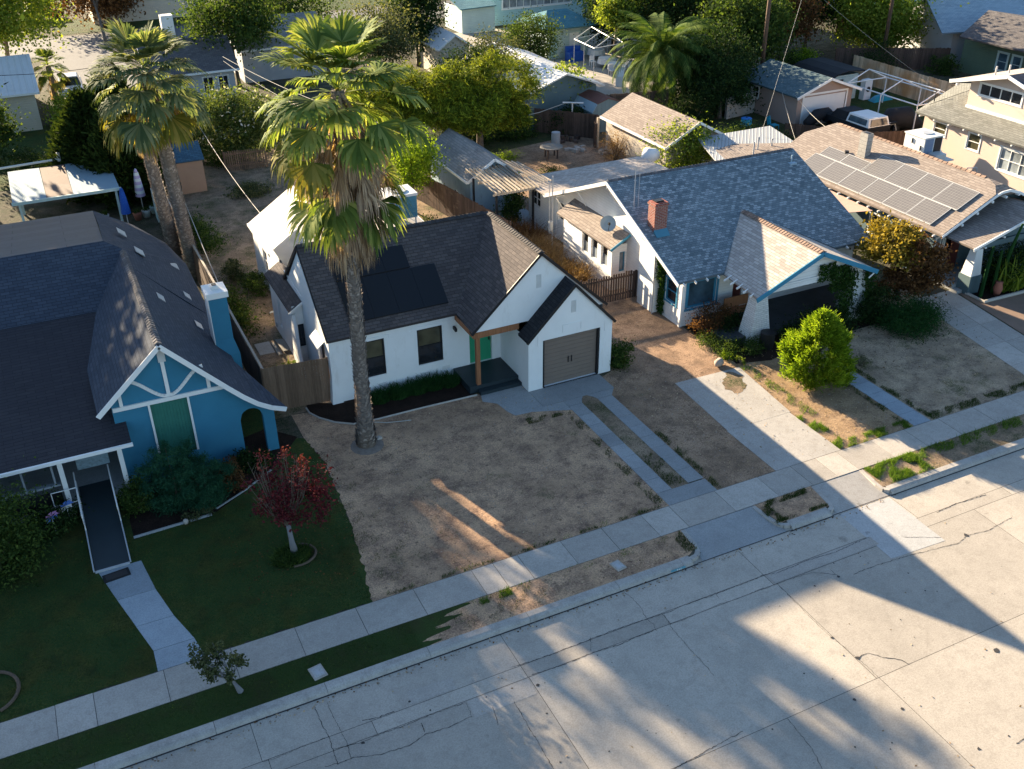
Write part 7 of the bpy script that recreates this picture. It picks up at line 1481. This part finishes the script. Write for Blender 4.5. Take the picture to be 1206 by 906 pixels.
k = thing('garden_trellis', 'weathered lattice screen beside the twin palm trunks', 'trellis', (5.0, 56.3, 0)); MB().box(4.95, 5.05, 56.2, 57.2, 0, 1.7).build('panel', 'pale_aqua', k); MB().tube([(5.2, 56.0, 0), (5.15, 56.0, 3.2)], .04, 6).tube([(5.35, 54.6, 0), (5.1, 56.2, 2.4)], .03, 6).build('rods', 'galvanised', k)
# ------------------------------------------------------------------ front gardens
fan_palm('fan_palm', 'tall fan palm with shaggy brown skirt standing in front of the white house', (8.25, 29.75, 0), (8.6, 30.3, 12.7), .25, .20, 42, 180, 1.75, 1.45, 11, boots=True, yell=4, skirt=4.9, low_el=1.55, hang=10)
m = MB(); tag(MB().tube([(8.25, 29.7, 0), (8.25, 29.7, .05), (8.25, 29.7, .09)], [.62, .5, .3], 14).build('root_mound', 'palm_bark'), 'low mound of old roots around the foot of the tall palm', 'root mound')
k = thing('rubble', 'small pale chunk of broken concrete beside the palm foot', 'rubble', (8.7, 29.85, 0)); MB().rbox(8.75, 29.9, 0, .1, .14, .09, .5, .8).build('chunk', 'walk_concrete', k)
MB().rbox(8.55, 29.98, 0, .07, .1, .06, 1.2, .8).build('chunk', 'walk_concrete', k)
# low planting along the house
for i, (x, y, rx_, ry_, h) in enumerate([(9.7, 32.5, .45, .35, .38), (10.5, 32.5, .5, .35, .42), (11.3, 32.5, .5, .35, .4), (12.0, 32.5, .45, .35, .45), (12.65, 32.45, .4, .35, .36)]):
    lb = ['low dark green border plant nearest the palm, under the house window', 'second low border plant from the palm, below the left window', 'middle plant of the low border under the white wall', 'fourth border plant, below the right window', 'border plant at the end next to the porch'][i]
    k = thing('border_plant', lb, 'plant', (x, y, 0), 'low border along the white house'); hair('leaves', k, 'leaf_juniper', (x, y, 0), (rx_, ry_), h, 900, .014, 20+i, .7)
shrub('round_bush', 'small rounded dark bush at the right corner of the garage', 'bush', (19.55, 30.75, 0), (.5, .48, .6), 'leaf_mid', 3800, 60, .09, .05, 31)
# red-leaved tree in its ring bed
rg_ = np.random.default_rng(5); k = thing('red_tree', 'small red-leaved tree with bare upper twigs on the dark lawn', 'tree', (4.26, 24.93, 0))
V, F, cc = crown(rg_, (4.6, 25.35, 2.0), (1.3, 1.2, 1.0), 4000, 110, .11, .06, rc=.16, shell=.5); fastmesh('crown', V, F, 'leaf_red', k)
m = MB(); m.tube([(4.26, 24.93, 0), (4.22, 24.96, .5), (4.2, 25.0, 1.1)], [.13, .085, .07], 10); m.build('trunk', 'bark_pale', k, True)
m = MB(); tips = []
for i in range(34):
    a = rg_.uniform(0, 6.283); r_ = rg_.uniform(.2, 1.15); h = rg_.uniform(2.4, 3.5); e = Vector((4.2+math.cos(a)*r_, 25.35+math.sin(a)*r_*.8, h)); s = Vector((4.2, 25.02, rg_.uniform(.9, 1.4))); q = s.lerp(e, .5)+Vector((math.cos(a)*.15, math.sin(a)*.15, -.05)); m.tube([s, q, e], [.028, .016, .005], 5); tips.append(e)
    for j in range(3): q2 = q.lerp(e, rg_.uniform(.1, .8)); m.tube([q2, q2+Vector((rg_.normal()*.18, rg_.normal()*.18, rg_.uniform(.1, .35)))], [.008, .003], 4)
m.build('branches', 'bark', k)
P = np.concatenate([np.array(tips[i])+rg_.normal(size=(26, 3))*.08 for i in range(0, 30, 3)]); V, F = leaf_quads(rg_, P, .09, .06); fastmesh('crown', V, F, 'leaf_coral', k)
k = thing('ring_bed', 'low ring of brown edging with green groundcover around the red tree', 'ring bed', (4.2, 24.75, 0))
m = MB(); m.tube([(4.26+.62*math.cos(a), 24.8+.52*math.sin(a), .03) for a in np.linspace(-1.9, 1.3, 16)], .045, 6); m.build('edging', 'brown_edging', k); hair('groundcover', k, 'leaf_mid', (4.1, 24.8, 0), (.6, .48), .2, 1500, .018, 6, .9)
# bush mass under the blue gable
shrub('round_bush', 'big clipped ball of feathery dark green in front of the blue gable', 'bush', (1.45, 29.5, 0), (1.0, .9, 1.25), 'leaf_sprengeri', 20000, 200, .16, .016, 33, shell=.8, rc=.12, h=.95)
shrub('round_bush', 'lower feathery dark ball just right of the big clipped bush', 'bush', (2.35, 28.9, 0), (.8, .7, .95), 'leaf_sprengeri', 14000, 150, .16, .016, 34, shell=.8, rc=.12, h=.7)
shrub('yellow_shrub', 'small rusty-yellow shrub between the round bush and the garden arch', 'shrub', (3.3, 29.3, 0), (.38, .38, .6), 'leaf_rust', 1600, 40, .09, .06, 35)
shrub('low_shrub', 'dark low shrub below the garden arch', 'shrub', (4.2, 30.2, 0), (.7, .4, .35), 'leaf_dark', 2600, 50, .1, .06, 36)
shrub('low_shrub', 'leafy shrub beside the ramp handrail and porch post', 'shrub', (.15, 29.5, 0), (.5, .55, .6), 'leaf_mid', 2800, 50, .1, .05, 37)
shrub('low_shrub', 'dark shrub under the porch with the pinwheels', 'shrub', (-2.5, 29.6, 0), (.9, .6, .45), 'leaf_dark', 3000, 60, .1, .05, 38)
shrub('big_shrub', 'large dark shrub at the left edge, beside the pinwheels', 'shrub', (-4.2, 28.2, 0), (1.35, 1.3, 1.5), 'leaf_mid', 12000, 150, .11, .06, 39)
for i, (x, y) in enumerate([(1.7, 28.15), (2.2, 28.25)]): shrub('low_shrub', ['yellowish tuft at the lawn edge below the clipped ball', 'olive tuft at the lawn edge right of the yellowish one'][i], 'shrub', (x, y, 0), (.25, .2, .2), 'leaf_olive', 500, 14, .07, .03, 40+i)
k = thing('garden_ornament', 'tiny pale ball ornament at the lawn edge under the round bush', 'ornament', (1.5, 28.0, 0)); MB().tube([(1.45, 27.98, 0), (1.45, 27.98, .08), (1.45, 27.98, .16), (1.45, 27.98, .2)], [.05, .09, .08, .03], 10).build('ball', 'walk_concrete', k, True)
m = MB(); m.tube([(-4.6+.75*math.cos(a), 22.9+.8*math.sin(a), .03) for a in np.linspace(-1.2, 1.2, 12)], .05, 6); tag(m.build('edging_arc', 'brown_edging'), 'curved stone edging on the lawn at the left edge', 'edging')
# sapling on the parkway
rg_ = np.random.default_rng(8); k = thing('sapling', 'thin leafy sapling leaning over the sidewalk from the parkway grass', 'sapling', (1.46, 20.06, 0)); m = MB(); P = []
m.tube([(1.46, 20.06, 0), (1.4, 20.08, .2), (1.3, 20.15, .45)], [.09, .06, .045], 8)
for i in range(16):
    a = rg_.uniform(0, 6.283); e = Vector((1.15+math.cos(a)*rg_.uniform(.3, .85), 20.3+math.sin(a)*.45, rg_.uniform(.55, 1.35))); s = Vector((1.3, 20.15, .42)); m.tube([s, s.lerp(e, .5)+Vector((0, 0, .08)), e], [.02, .012, .004], 5)
    if e.x > .75 or i % 3 == 0:
        for q in range(5): P.append(np.array(s.lerp(e, float(rg_.uniform(.55, 1.08))))+rg_.normal(size=(1, 3))*.07+rg_.normal(size=(30, 3))*np.array([.055, .055, .045]))
m.build('trunk', 'bark_pale', k); V, F = leaf_quads(rg_, np.concatenate(P), .085, .055); fastmesh('foliage', V, F, 'leaf_olive', k)
# side yard
shrub('yard_shrub', 'round olive shrub in the side yard next to the rear wing', 'shrub', (7.1, 46.6, 0), (.55, .6, .6), 'leaf_olive', 2200, 40, .1, .05, 43); shrub('yard_shrub', 'dark shrub hugging the wall of the white rear wing', 'shrub', (7.75, 44.6, 0), (.45, .9, .6), 'leaf_mid', 2200, 40, .1, .05, 44)
k = thing('leafy_plant', 'low rosette of broad green leaves inside the brown gate fence', 'plant', (7.25, 36.2, 0)); rg_ = np.random.default_rng(3); V, F = leaf_quads(rg_, np.array([7.2, 36.3, .25])+rg_.normal(size=(90, 3))*np.array([.22, .2, .09]), .26, .10, up=.9); fastmesh('leaves', V, F, 'leaf_lime', k)
# bungalow planting
needle_tree('bushy_conifer', 'bright yellow-green feathery conifer in front of the bungalow porch', (25.85, 26.0, 0), 2.95, 1.2, 'leaf_bright', 24000, 300, .2, 51, top_sharp=.85, cat='conifer', low=.12, ww=.022, trunk=.07)
shrub('low_shrub', 'mixed flowering shrub at the corner below the bungalow window', 'shrub', (24.5, 31.4, 0), (.75, .55, .75), 'leaf_rust', 3200, 60, .08, .05, 52)
shrub('low_shrub', 'green shrub below the large blue-framed window', 'shrub', (25.6, 31.1, 0), (.9, .6, .55), 'leaf_dark', 3600, 60, .09, .05, 53); shrub('low_shrub', 'weedy green patch beside the bungalow corner and soil path', 'shrub', (24.2, 30.0, 0), (.7, 1.0, .25), 'leaf_mid', 2600, 60, .09, .035, 54)
shrub('low_shrub', 'weedy clump behind the barrel by the pillar', 'shrub', (25.2, 29.3, 0), (.6, .6, .3), 'leaf_mid', 1800, 40, .09, .035, 55); shrub('low_shrub', 'dark hedge along the porch between the pillars', 'shrub', (28.6, 29.1, 0), (2.0, .55, .55), 'leaf_dark', 7000, 120, .1, .05, 56)
shrub('low_shrub', 'dark shrub right of the right porch pillar', 'shrub', (32.0, 29.2, 0), (.9, .8, .8), 'leaf_dark', 5000, 80, .1, .05, 57)
shrub('yellow_shrub', 'small yellow-green tuft by the rock', 'shrub', (23.95, 29.15, 0), (.28, .25, .3), 'leaf_bright', 500, 14, .09, .04, 58); shrub('yellow_shrub', 'yellow-green tuft at the head of the pale driveway', 'shrub', (24.15, 28.5, 0), (.2, .2, .18), 'leaf_lime', 260, 10, .07, .03, 59)
k = thing('rock', 'smooth pale rock lying by the head of the neighbouring driveway', 'rock', (23.25, 28.8, 0)); m = MB(); m.tube([(23.0, 28.7, .1), (23.12, 28.74, .16), (23.3, 28.8, .18), (23.5, 28.9, .1)], [.05, .17, .18, .06], 9); m.build('stone', 'rock', k, True)
def ivy(t, n, boxes, seed, L=.1):
    rg = np.random.default_rng(seed); P = np.concatenate([np.c_[rg.uniform(a, b, int(n*q)), rg.uniform(c, d, int(n*q)), rg.uniform(e, f_, int(n*q))] for a, b, c, d, e, f_, q in boxes]); V, F = leaf_quads(rg, P, L, L*.75); return fastmesh('leaves', V, F, 'leaf_ivy', t)
k = thing('ivy', 'ivy climbing the white bungalow wall between the chimney breast and the side window', 'ivy', (23.7, 33.9, 0)); ivy(k, 1500, [(23.58, 23.74, 33.72, 34.1, .1, 2.5, .75), (23.45, 23.72, 33.7, 34.3, 1.6, 2.7, .25)], 3)
k = thing('ivy', 'ivy smothering the right porch pillar and half of the gable', 'ivy', (31, 29.7, 0)); ivy(k, 5200, [(30.1, 31.0, 29.4, 29.9, .3, 2.5, .35), (29.6, 30.6, 29.6, 29.85, 1.6, 2.75, .25), (28.9, 29.8, 29.65, 29.82, 2.2, 3.0, .12), (31.4, 32.1, 29.4, 30.0, .2, 2.2, .28)], 4)
# orange / rust tree and the spreading juniper
t = tree('autumn_tree', 'autumn tree, golden on the left and rusty brown on the right, beside the solar bungalow', 'tree', (34.4, 30.2, 0), (33.7, 30.4, 2.75), (1.35, 1.3, 1.25), 'leaf_orange', 5200, 70, .15, .10, .11, seed=61, limbs=16, rc=.2, mix=[('leaf_rust', 5600, (34.7, 29.8, 2.1), (1.35, 1.3, 1.3)), ('leaf_rust', 2600, (33.9, 29.7, 1.3), (1.2, 1.1, .8))])
shrub('spreading_juniper', 'low spreading dark green juniper on the lawn under the autumn tree', 'shrub', (32.9, 28.0, 0), (1.7, 1.1, .55), 'leaf_juniper', 14000, 200, .12, .03, 62)
shrub('low_shrub', 'small grey-green tuft on the dry lawn beside the garden path', 'shrub', (28.5, 26.2, 0), (.5, .4, .15), 'leaf_olive', 700, 20, .08, .02, 63)
# cacti and planting by the right bungalow
k = thing('cactus', 'tall thin cactus standing in front of the solar bungalow porch roof', 'cactus', (39.3, 28.8, 0)); m = MB()
for x, y, h, dx in ((39.3, 28.8, 3.3, .5), (38.9, 28.75, 2.2, -.1), (38.1, 28.7, 2.4, 0), (37.95, 28.6, 2.6, 0)): m.tube([(x, y, 0), (x+dx*.4, y, h*.6), (x+dx, y-.05, h)], [.09, .09, .05], 7)
m.build('stem', 'leaf_juniper', k)
k = thing('yucca', 'spiky arching yucca leaves at the far right edge', 'yucca', (40.2, 28.7, 0)); hair('leaves', k, 'leaf_lime', (39.9, 28.7, .1), (.9, .5), 1.6, 110, .05, 9, .7)
shrub('dark_shrub', 'dark shrubs filling the planting bed at the right edge', 'shrub', (40.6, 29.2, 0), (1.8, .8, 1.1), 'leaf_dark', 7000, 100, .11, .06, 64)
k = thing('plant_pot', 'salmon clay urn standing in the planting bed by the right bungalow', 'pot', (38.9, 28.5, 0)); MB().tube([(38.9, 28.5, 0), (38.9, 28.5, .35), (38.9, 28.5, .6), (38.9, 28.5, .68)], [.13, .22, .15, .18], 12).build('urn', 'terracotta', k, True)
# weeds behind the picket gate
for i, (x, y, R_, h, n, mt, lb) in enumerate([(21.6, 39.0, (.9, 1.2), .9, 2600, 'leaf_dryweed', 'tangle of dry brown weeds just behind the picket fence'), (21.2, 41.6, (1.0, 1.3), 1.1, 2800, 'leaf_dryweed', 'tall dry brush halfway along the bungalow side wall'), (21.6, 44.3, (1.1, 1.2), 1.0, 2400, 'leaf_rust', 'dark brown brush near the rear porch corner'), (20.9, 46.5, (.9, .9), .8, 1400, 'leaf_mid', 'greenish weeds beside the small patio')]):
    k = thing('dry_brush', lb, 'brush', (x, y, 0), 'dry brush between the two houses'); hair('twigs', k, mt, (x, y, 0), R_, h, n, .012, 70+i, .8); rg_ = np.random.default_rng(80+i); P = np.c_[rg_.normal(x, R_[0]*.55, n//3), rg_.normal(y, R_[1]*.55, n//3), rg_.uniform(.1, h, n//3)]; V, F = leaf_quads(rg_, P, .09, .05); fastmesh('leaves', V, F, 'leaf_dryweed' if i < 2 else mt, k)
shrub('dark_shrub', 'dark leafy shrub hanging under the pale rear roof corner', 'shrub', (22.8, 47.6, 0), (.6, .5, 1.3), 'leaf_mid', 2400, 40, .15, .08, 75)
# ------------------------------------------------------------------ trees behind the houses
fan_palm('fan_palm', 'fan palm with the full pale-green crown behind the blue house', (5.45, 48.0, 0), (4.75, 46.0, 10.3), .34, .26, 52, 34, 1.6, 1.5, 12, mat='leaf_palm_far', boots=True, skirt=1.6, yell=9)
fan_palm('fan_palm', 'second palm trunk just left of the pale-green palm, its crown tucked lower behind', (5.05, 51.5, 0), (4.5, 50.9, 7.6), .32, .26, 20, 20, .7, .8, 13, mat='leaf_palm_far', boots=True, skirt=1.6, yell=6)
fan_palm('small_palm', 'young fan palm in shade by the white-roofed house, top left', (1.9, 87.5, 0), (1.9, 87.5, 2.6), .2, .2, 26, 10, .8, .9, 14, mat='leaf_palm', boots=False)
# date palm: arching feather fronds
def date_palm(label, base, h, n, L, seed):
    rg = np.random.default_rng(seed); t = thing('date_palm', label, 'palm tree', base); m = MB(); b = Vector(base); m.tube([b, b+Vector((0, 0, h*.5)), b+Vector((0, 0, h))], [.45, .38, .42], 12); m.build('trunk', 'palm_bark', t, True)
    V = []; F = []; hub = np.array([base[0], base[1], base[2]+h])
    for i in range(n):
        s = (i+.5)/n; az = i*2.39996+rg.normal()*.1; el = 1.35-s*1.7; Lf = L*rg.uniform(.85, 1.1); p = hub.copy(); e = el; K_ = 16; st = Lf/K_; sd = np.array([-math.sin(az), math.cos(az), 0])
        for j in range(K_):
            d = np.array([math.cos(az)*math.cos(e), math.sin(az)*math.cos(e), math.sin(e)]); q = p+d*st; u = np.cross(sd, d); k = len(V); w = .03; V += [p-sd*w, p+sd*w, q+sd*w, q-sd*w]; F.append((k, k+1, k+2, k+3))
            ll = Lf*.17*math.sin(.25+2.7*j/K_)
            for sg in (-1, 1):
                for o in (0, .33, .66):
                    a = p+d*st*o; dr = sd*sg*.8+d*.75+u*.15+np.array([0, 0, -.35]); dr /= np.linalg.norm(dr); tip = a+dr*ll*rg.uniform(.8, 1.15); wv = d*.045; k = len(V); V += [a-wv, a+wv, tip+wv*.25, tip-wv*.25]; F.append((k, k+1, k+2, k+3))
            p = q; e -= (.05+.06*s)+.045*j/K_*2
    fastmesh('crown', V, F, 'leaf_mid_palm', t); return t
leafmat('leaf_mid_palm', ((.02, .05, .012), (.05, .10, .02), (.14, .19, .05)), .35, .5)
date_palm('broad feather-leaved date palm behind the brown-roofed garage', (43.2, 64.0, 0), 3.6, 92, 4.9, 15)
GB = 'trees behind the back yards'
tree('leafy_tree', 'yellow-green tree hanging into the top left corner', 'tree', (-1.2, 88.5, 0), (-.2, 88.6, 6.6), (4.2, 3, 3.0), 'leaf_lime', 16000, 110, .24, .17, .22, seed=101, group=GB)
tree('leafy_tree', 'dark tree on the left edge below the white roof', 'tree', (-3.0, 71.3, 0), (-2.6, 71.3, 2.8), (1.6, 1.6, 1.9), 'leaf_mid', 5000, 60, .2, .13, .15, seed=102, group=GB)
for i, (x, y, h, R_) in enumerate([(2.7, 62.6, 5.6, 2.1), (4.0, 60.6, 5.2, 1.7), (4.3, 64.2, 6.2, 1.9)]):
    needle_tree('cypress', ['broad dark cypress, tallest of the clump behind the patio cover', 'dark cypress nearest the striped umbrella', 'dark cypress at the back of the clump, against the twin palms'][i], (x, y, 0), h, R_, 'leaf_cypress', 22000, 500, .45, 103+i, top_sharp=.75, group='dark cypresses behind the patio cover', ww=.07)
shrub('hedge', 'sunlit strip of green hedge beside the parked silver car', 'hedge', (2.1, 78.5, 0), (.6, 4.5, .9), 'leaf_lime', 5000, 120, .17, .11, 107)
t = shrub('oleander', 'large white-flowering oleander hedge behind the garden shed', 'shrub', (11.0, 66.0, 0), (3.5, 1.8, 2.3), 'leaf_oleander', 26000, 260, .2, .08, 108, rc=.2, h=2.0)
rg_ = np.random.default_rng(4); cc = clumps(rg_, (11.0, 65.9, 2.5), (3.3, 1.7, 2.0), 260, .9, .1); V, F = leaf_quads(rg_, cc+rg_.normal(size=cc.shape)*.12, .2, .16); fastmesh('leaves', V, F, 'flower_white', t)
tree('yellow_pine', 'great rounded yellow-green pine behind the pergola shed', 'tree', (25.3, 57.5, 0), (25.2, 57.4, 4.0), (3.0, 2.5, 2.5), 'leaf_pine', 42000, 120, .30, .06, .28, seed=109, rc=.15, shell=.72, up=.5, mix=[('leaf_pine', 26000, (22.9, 57.6, 4.2), (2.3, 2.1, 1.9)), ('leaf_pine', 15000, (27.2, 58.2, 2.9), (1.7, 1.6, 1.7))])
tree('yellow_pine', 'yellow-green pine left of the great one, partly behind the tall palm crown', 'tree', (20.0, 59.5, 0), (20.0, 59.5, 3.9), (2.4, 2.1, 2.2), 'leaf_pine', 26000, 170, .30, .06, .22, seed=110, rc=.14, shell=.7, up=.5)
tree('leafy_tree', 'bright lime tree just right of the tall palm, above the old board fence', 'tree', (18.3, 51.2, 0), (18.4, 51.4, 2.6), (1.5, 1.4, 2.0), 'leaf_bright', 9000, 80, .14, .09, .09, seed=111, group=GB)
shrub('round_bush', 'sunlit round bush poking above the bungalow ridge', 'bush', (35.0, 49.3, 0), (1.75, 1.5, 1.6), 'leaf_lime', 12000, 130, .15, .09, 112, h=1.6)
def bt(i, lb, base, c, R, mat, n, L=.24, W_=.15, tr=.16, kk=110): tree('leafy_tree', lb, 'tree', base, c, R, mat, n, kk, L, W_, tr, seed=200+i, group=GB)
bt(1, 'dark green tree at the top, left of the tall palm crown', (15.8, 84.5, 0), (15.8, 84.5, 5.2), (3.6, 3, 2.6), 'leaf_mid', 12000)
bt(2, 'olive tree at the top edge behind the tall palm crown', (25.3, 76.5, 0), (25.3, 76.5, 4.4), (2.7, 2.4, 2.4), 'leaf_olive', 11000, .2, .12)
bt(3, 'dark tree between the olive tree and the pale aqua house', (31.5, 84.5, 0), (31.5, 84.5, 4.2), (2.6, 2.4, 3.0), 'leaf_dark', 10000)
bt(4, 'grey-green tree against the left end of the big white roof', (31.6, 69.0, 0), (31.6, 69.0, 3.4), (1.8, 1.7, 1.8), 'leaf_olive', 9000, .16, .09)
bt(5, 'smoky dark tree behind the crown of the great pine', (28.5, 67.0, 0), (28.5, 67.0, 3.6), (1.6, 1.5, 1.5), 'leaf_dark', 6000, .16, .09)
bt(6, 'small round green tree in front of the pale aqua house wall', (39.0, 77.6, 0), (39.0, 77.6, 2.6), (2.3, 1.9, 2.1), 'leaf_mid', 11000, .17, .1)
bt(7, 'thin tree with sparse yellow leaves in front of the big white roof', (35.4, 64.2, 0), (35.0, 64.0, 2.6), (1.7, 1.4, 1.4), 'leaf_lime', 1700, .2, .14, .08, 40)
bt(8, 'dark tree in the corner by the teal hipped addition', (49.5, 81.5, 0), (49.5, 81.5, 3.0), (2.6, 2.2, 2.6), 'leaf_dark', 11000)
bt(9, 'bright green tree at the top edge just left of the date palm', (46.5, 76.5, 0), (46.8, 76.5, 4.6), (1.6, 1.5, 1.6), 'leaf_lime', 5000)
bt(10, 'broad dark tree behind the date palm', (52.0, 76.0, 0), (52.0, 76.0, 4.8), (4.2, 3.4, 3.6), 'leaf_dark', 20000, kk=160)
bt(11, 'dense dark-green tree spreading right of the date palm over the shady yard', (47.2, 62.6, 0), (47.2, 62.6, 2.1), (3.1, 2.7, 2.9), 'leaf_dark', 22000, .22, .13, kk=160)
bt(12, 'olive-tipped tree behind the teal garage roof', (52.3, 66.0, 0), (52.3, 66.0, 4.2), (3.2, 2.6, 2.9), 'leaf_mid', 18000, kk=150)
bt(13, 'sunlit tree with golden and green tips near the wooden utility pole at the top', (57.0, 71.5, 0), (57.0, 71.5, 5.2), (3.3, 2.6, 2.6), 'leaf_lime', 13000, kk=130)
bt(14, 'rust-tinged tree between the sunlit tree and the dark cluster', (60.3, 71.0, 0), (60.3, 71.0, 3.8), (2.2, 2.0, 2.6), 'leaf_rust', 9000)
bt(15, 'sunlit rounded green tree wrapped around the right utility pole', (70.0, 69.8, 0), (69.6, 69.2, 3.4), (4.0, 2.8, 3.2), 'leaf_lime', 22000, .24, .15, kk=160)
bt(16, 'deep green tree behind the sunlit one, left of the right utility pole', (66.0, 74.5, 0), (66.0, 74.5, 4.6), (3.8, 3, 3.2), 'leaf_dark', 18000, kk=150)
bt(17, 'dark tree at the top edge between the two utility poles', (60.0, 84.0, 0), (60.0, 84.0, 5.2), (4.2, 3.4, 3.4), 'leaf_dark', 16000, kk=150)
bt(18, 'green tree at the top edge behind the left utility pole', (53.0, 88.0, 0), (53.0, 88.0, 5.0), (4.2, 3.4, 3.2), 'leaf_mid', 14000, kk=150)
bt(19, 'green tree at the top right corner beyond the long white roof', (92.0, 77.0, 0), (92.0, 77.0, 3.4), (4.2, 3, 2.4), 'leaf_lime', 10000)
bt(20, 'tree at the top edge beyond the back street', (8.0, 108, 0), (8.0, 116, 3.4), (4.2, 3, 3.2), 'leaf_rust', 8000, .3, .2)
bt(21, 'shaded tree hanging over the dim yard left of the teal garage', (45.0, 58.8, 0), (45.2, 59.0, 2.2), (1.7, 1.6, 1.7), 'leaf_dark', 8000, .17, .1)
bt(22, 'dark tree at the top edge left of the aqua house', (22.0, 93.0, 0), (22.0, 93.0, 4.5), (4.0, 3, 3.4), 'leaf_mid', 12000, kk=130)
shrub('yard_shrub', 'pale feathery shrub by the ribbed metal carport', 'shrub', (40.6, 49.9, 0), (.9, .7, .8), 'leaf_olive', 2400, 40, .12, .04, 230)
shrub('yard_shrub', 'low green weeds in the sunny yard below the round table', 'shrub', (28.0, 53.2, 0), (1.0, .6, .35), 'leaf_mid', 2000, 40, .1, .03, 231); shrub('yard_shrub', 'yellow-green weeds left of the round table', 'shrub', (26.9, 57.3, 0), (1.1, .6, .3), 'leaf_bright', 1600, 40, .1, .03, 232)
shrub('dry_shrub', 'brown leafless shrub beside the old garage wall', 'shrub', (33.2, 53.8, 0), (1.0, 1.0, 1.2), 'leaf_dryweed', 4200, 80, .1, .025, 233, stems=16)
shrub('yard_shrub', 'dark foliage on the fence below the blue barn shed', 'shrub', (33.9, 61.0, 0), (1.5, .8, 1.0), 'leaf_dark', 4000, 60, .15, .08, 234)
shrub('yard_shrub', 'small tree-like shrub in the shaded yard before the green house', 'shrub', (69.3, 61.0, 0), (1.0, 1.0, .9), 'leaf_mid', 2000, 40, .16, .09, 235)
shrub('yard_shrub', 'yellow-lit bush beyond the teal garage roof', 'shrub', (58.5, 66.0, 0), (1.4, 1.0, 1.2), 'leaf_bright', 3500, 50, .18, .1, 236)
# neighbourhood trees standing outside the picture on the left, which throw the long morning shade
GO = 'tall trees west of the blue house'
def ot(i, lb, x, y, z, R, n=9000): tree('street_tree', lb, 'tree', (x, y, 0), (x, y, z), R, 'leaf_dark', n, 90, .5, .34, .3, seed=300+i, group=GO)
ot(1, 'tall dark tree left of the picture, nearest the blue house', -8.5, 58, 9.0, (4.2, 4, 4.6)); ot(2, 'tall dark tree left of the picture, second from the blue house', -14.5, 64, 10.5, (4.6, 4, 5.2)); ot(3, 'tall dark tree left of the picture, third row back', -6.5, 72, 10.5, (3.2, 3.5, 4.6))

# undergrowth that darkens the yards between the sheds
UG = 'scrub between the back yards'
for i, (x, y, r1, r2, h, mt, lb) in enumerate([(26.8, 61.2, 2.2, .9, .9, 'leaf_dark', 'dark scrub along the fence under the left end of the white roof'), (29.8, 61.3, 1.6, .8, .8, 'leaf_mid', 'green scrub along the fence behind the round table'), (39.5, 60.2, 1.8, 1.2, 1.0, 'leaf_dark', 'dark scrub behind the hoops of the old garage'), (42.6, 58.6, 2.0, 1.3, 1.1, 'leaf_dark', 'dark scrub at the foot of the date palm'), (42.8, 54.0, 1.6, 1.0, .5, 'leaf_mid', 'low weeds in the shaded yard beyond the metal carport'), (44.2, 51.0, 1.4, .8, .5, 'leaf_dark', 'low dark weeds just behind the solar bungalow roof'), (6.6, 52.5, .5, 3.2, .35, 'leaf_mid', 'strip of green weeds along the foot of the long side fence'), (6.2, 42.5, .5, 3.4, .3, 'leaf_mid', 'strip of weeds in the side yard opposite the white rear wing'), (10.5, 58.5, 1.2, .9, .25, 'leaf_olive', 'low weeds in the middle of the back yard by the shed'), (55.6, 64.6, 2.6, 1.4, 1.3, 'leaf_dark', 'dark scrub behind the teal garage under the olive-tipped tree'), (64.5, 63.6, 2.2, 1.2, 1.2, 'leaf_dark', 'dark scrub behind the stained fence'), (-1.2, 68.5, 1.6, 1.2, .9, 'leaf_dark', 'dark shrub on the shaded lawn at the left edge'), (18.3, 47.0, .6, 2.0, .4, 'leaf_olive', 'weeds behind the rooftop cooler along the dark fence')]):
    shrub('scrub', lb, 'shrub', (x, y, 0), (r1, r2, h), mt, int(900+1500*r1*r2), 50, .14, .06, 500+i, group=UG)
bpy.context.view_layer.update()
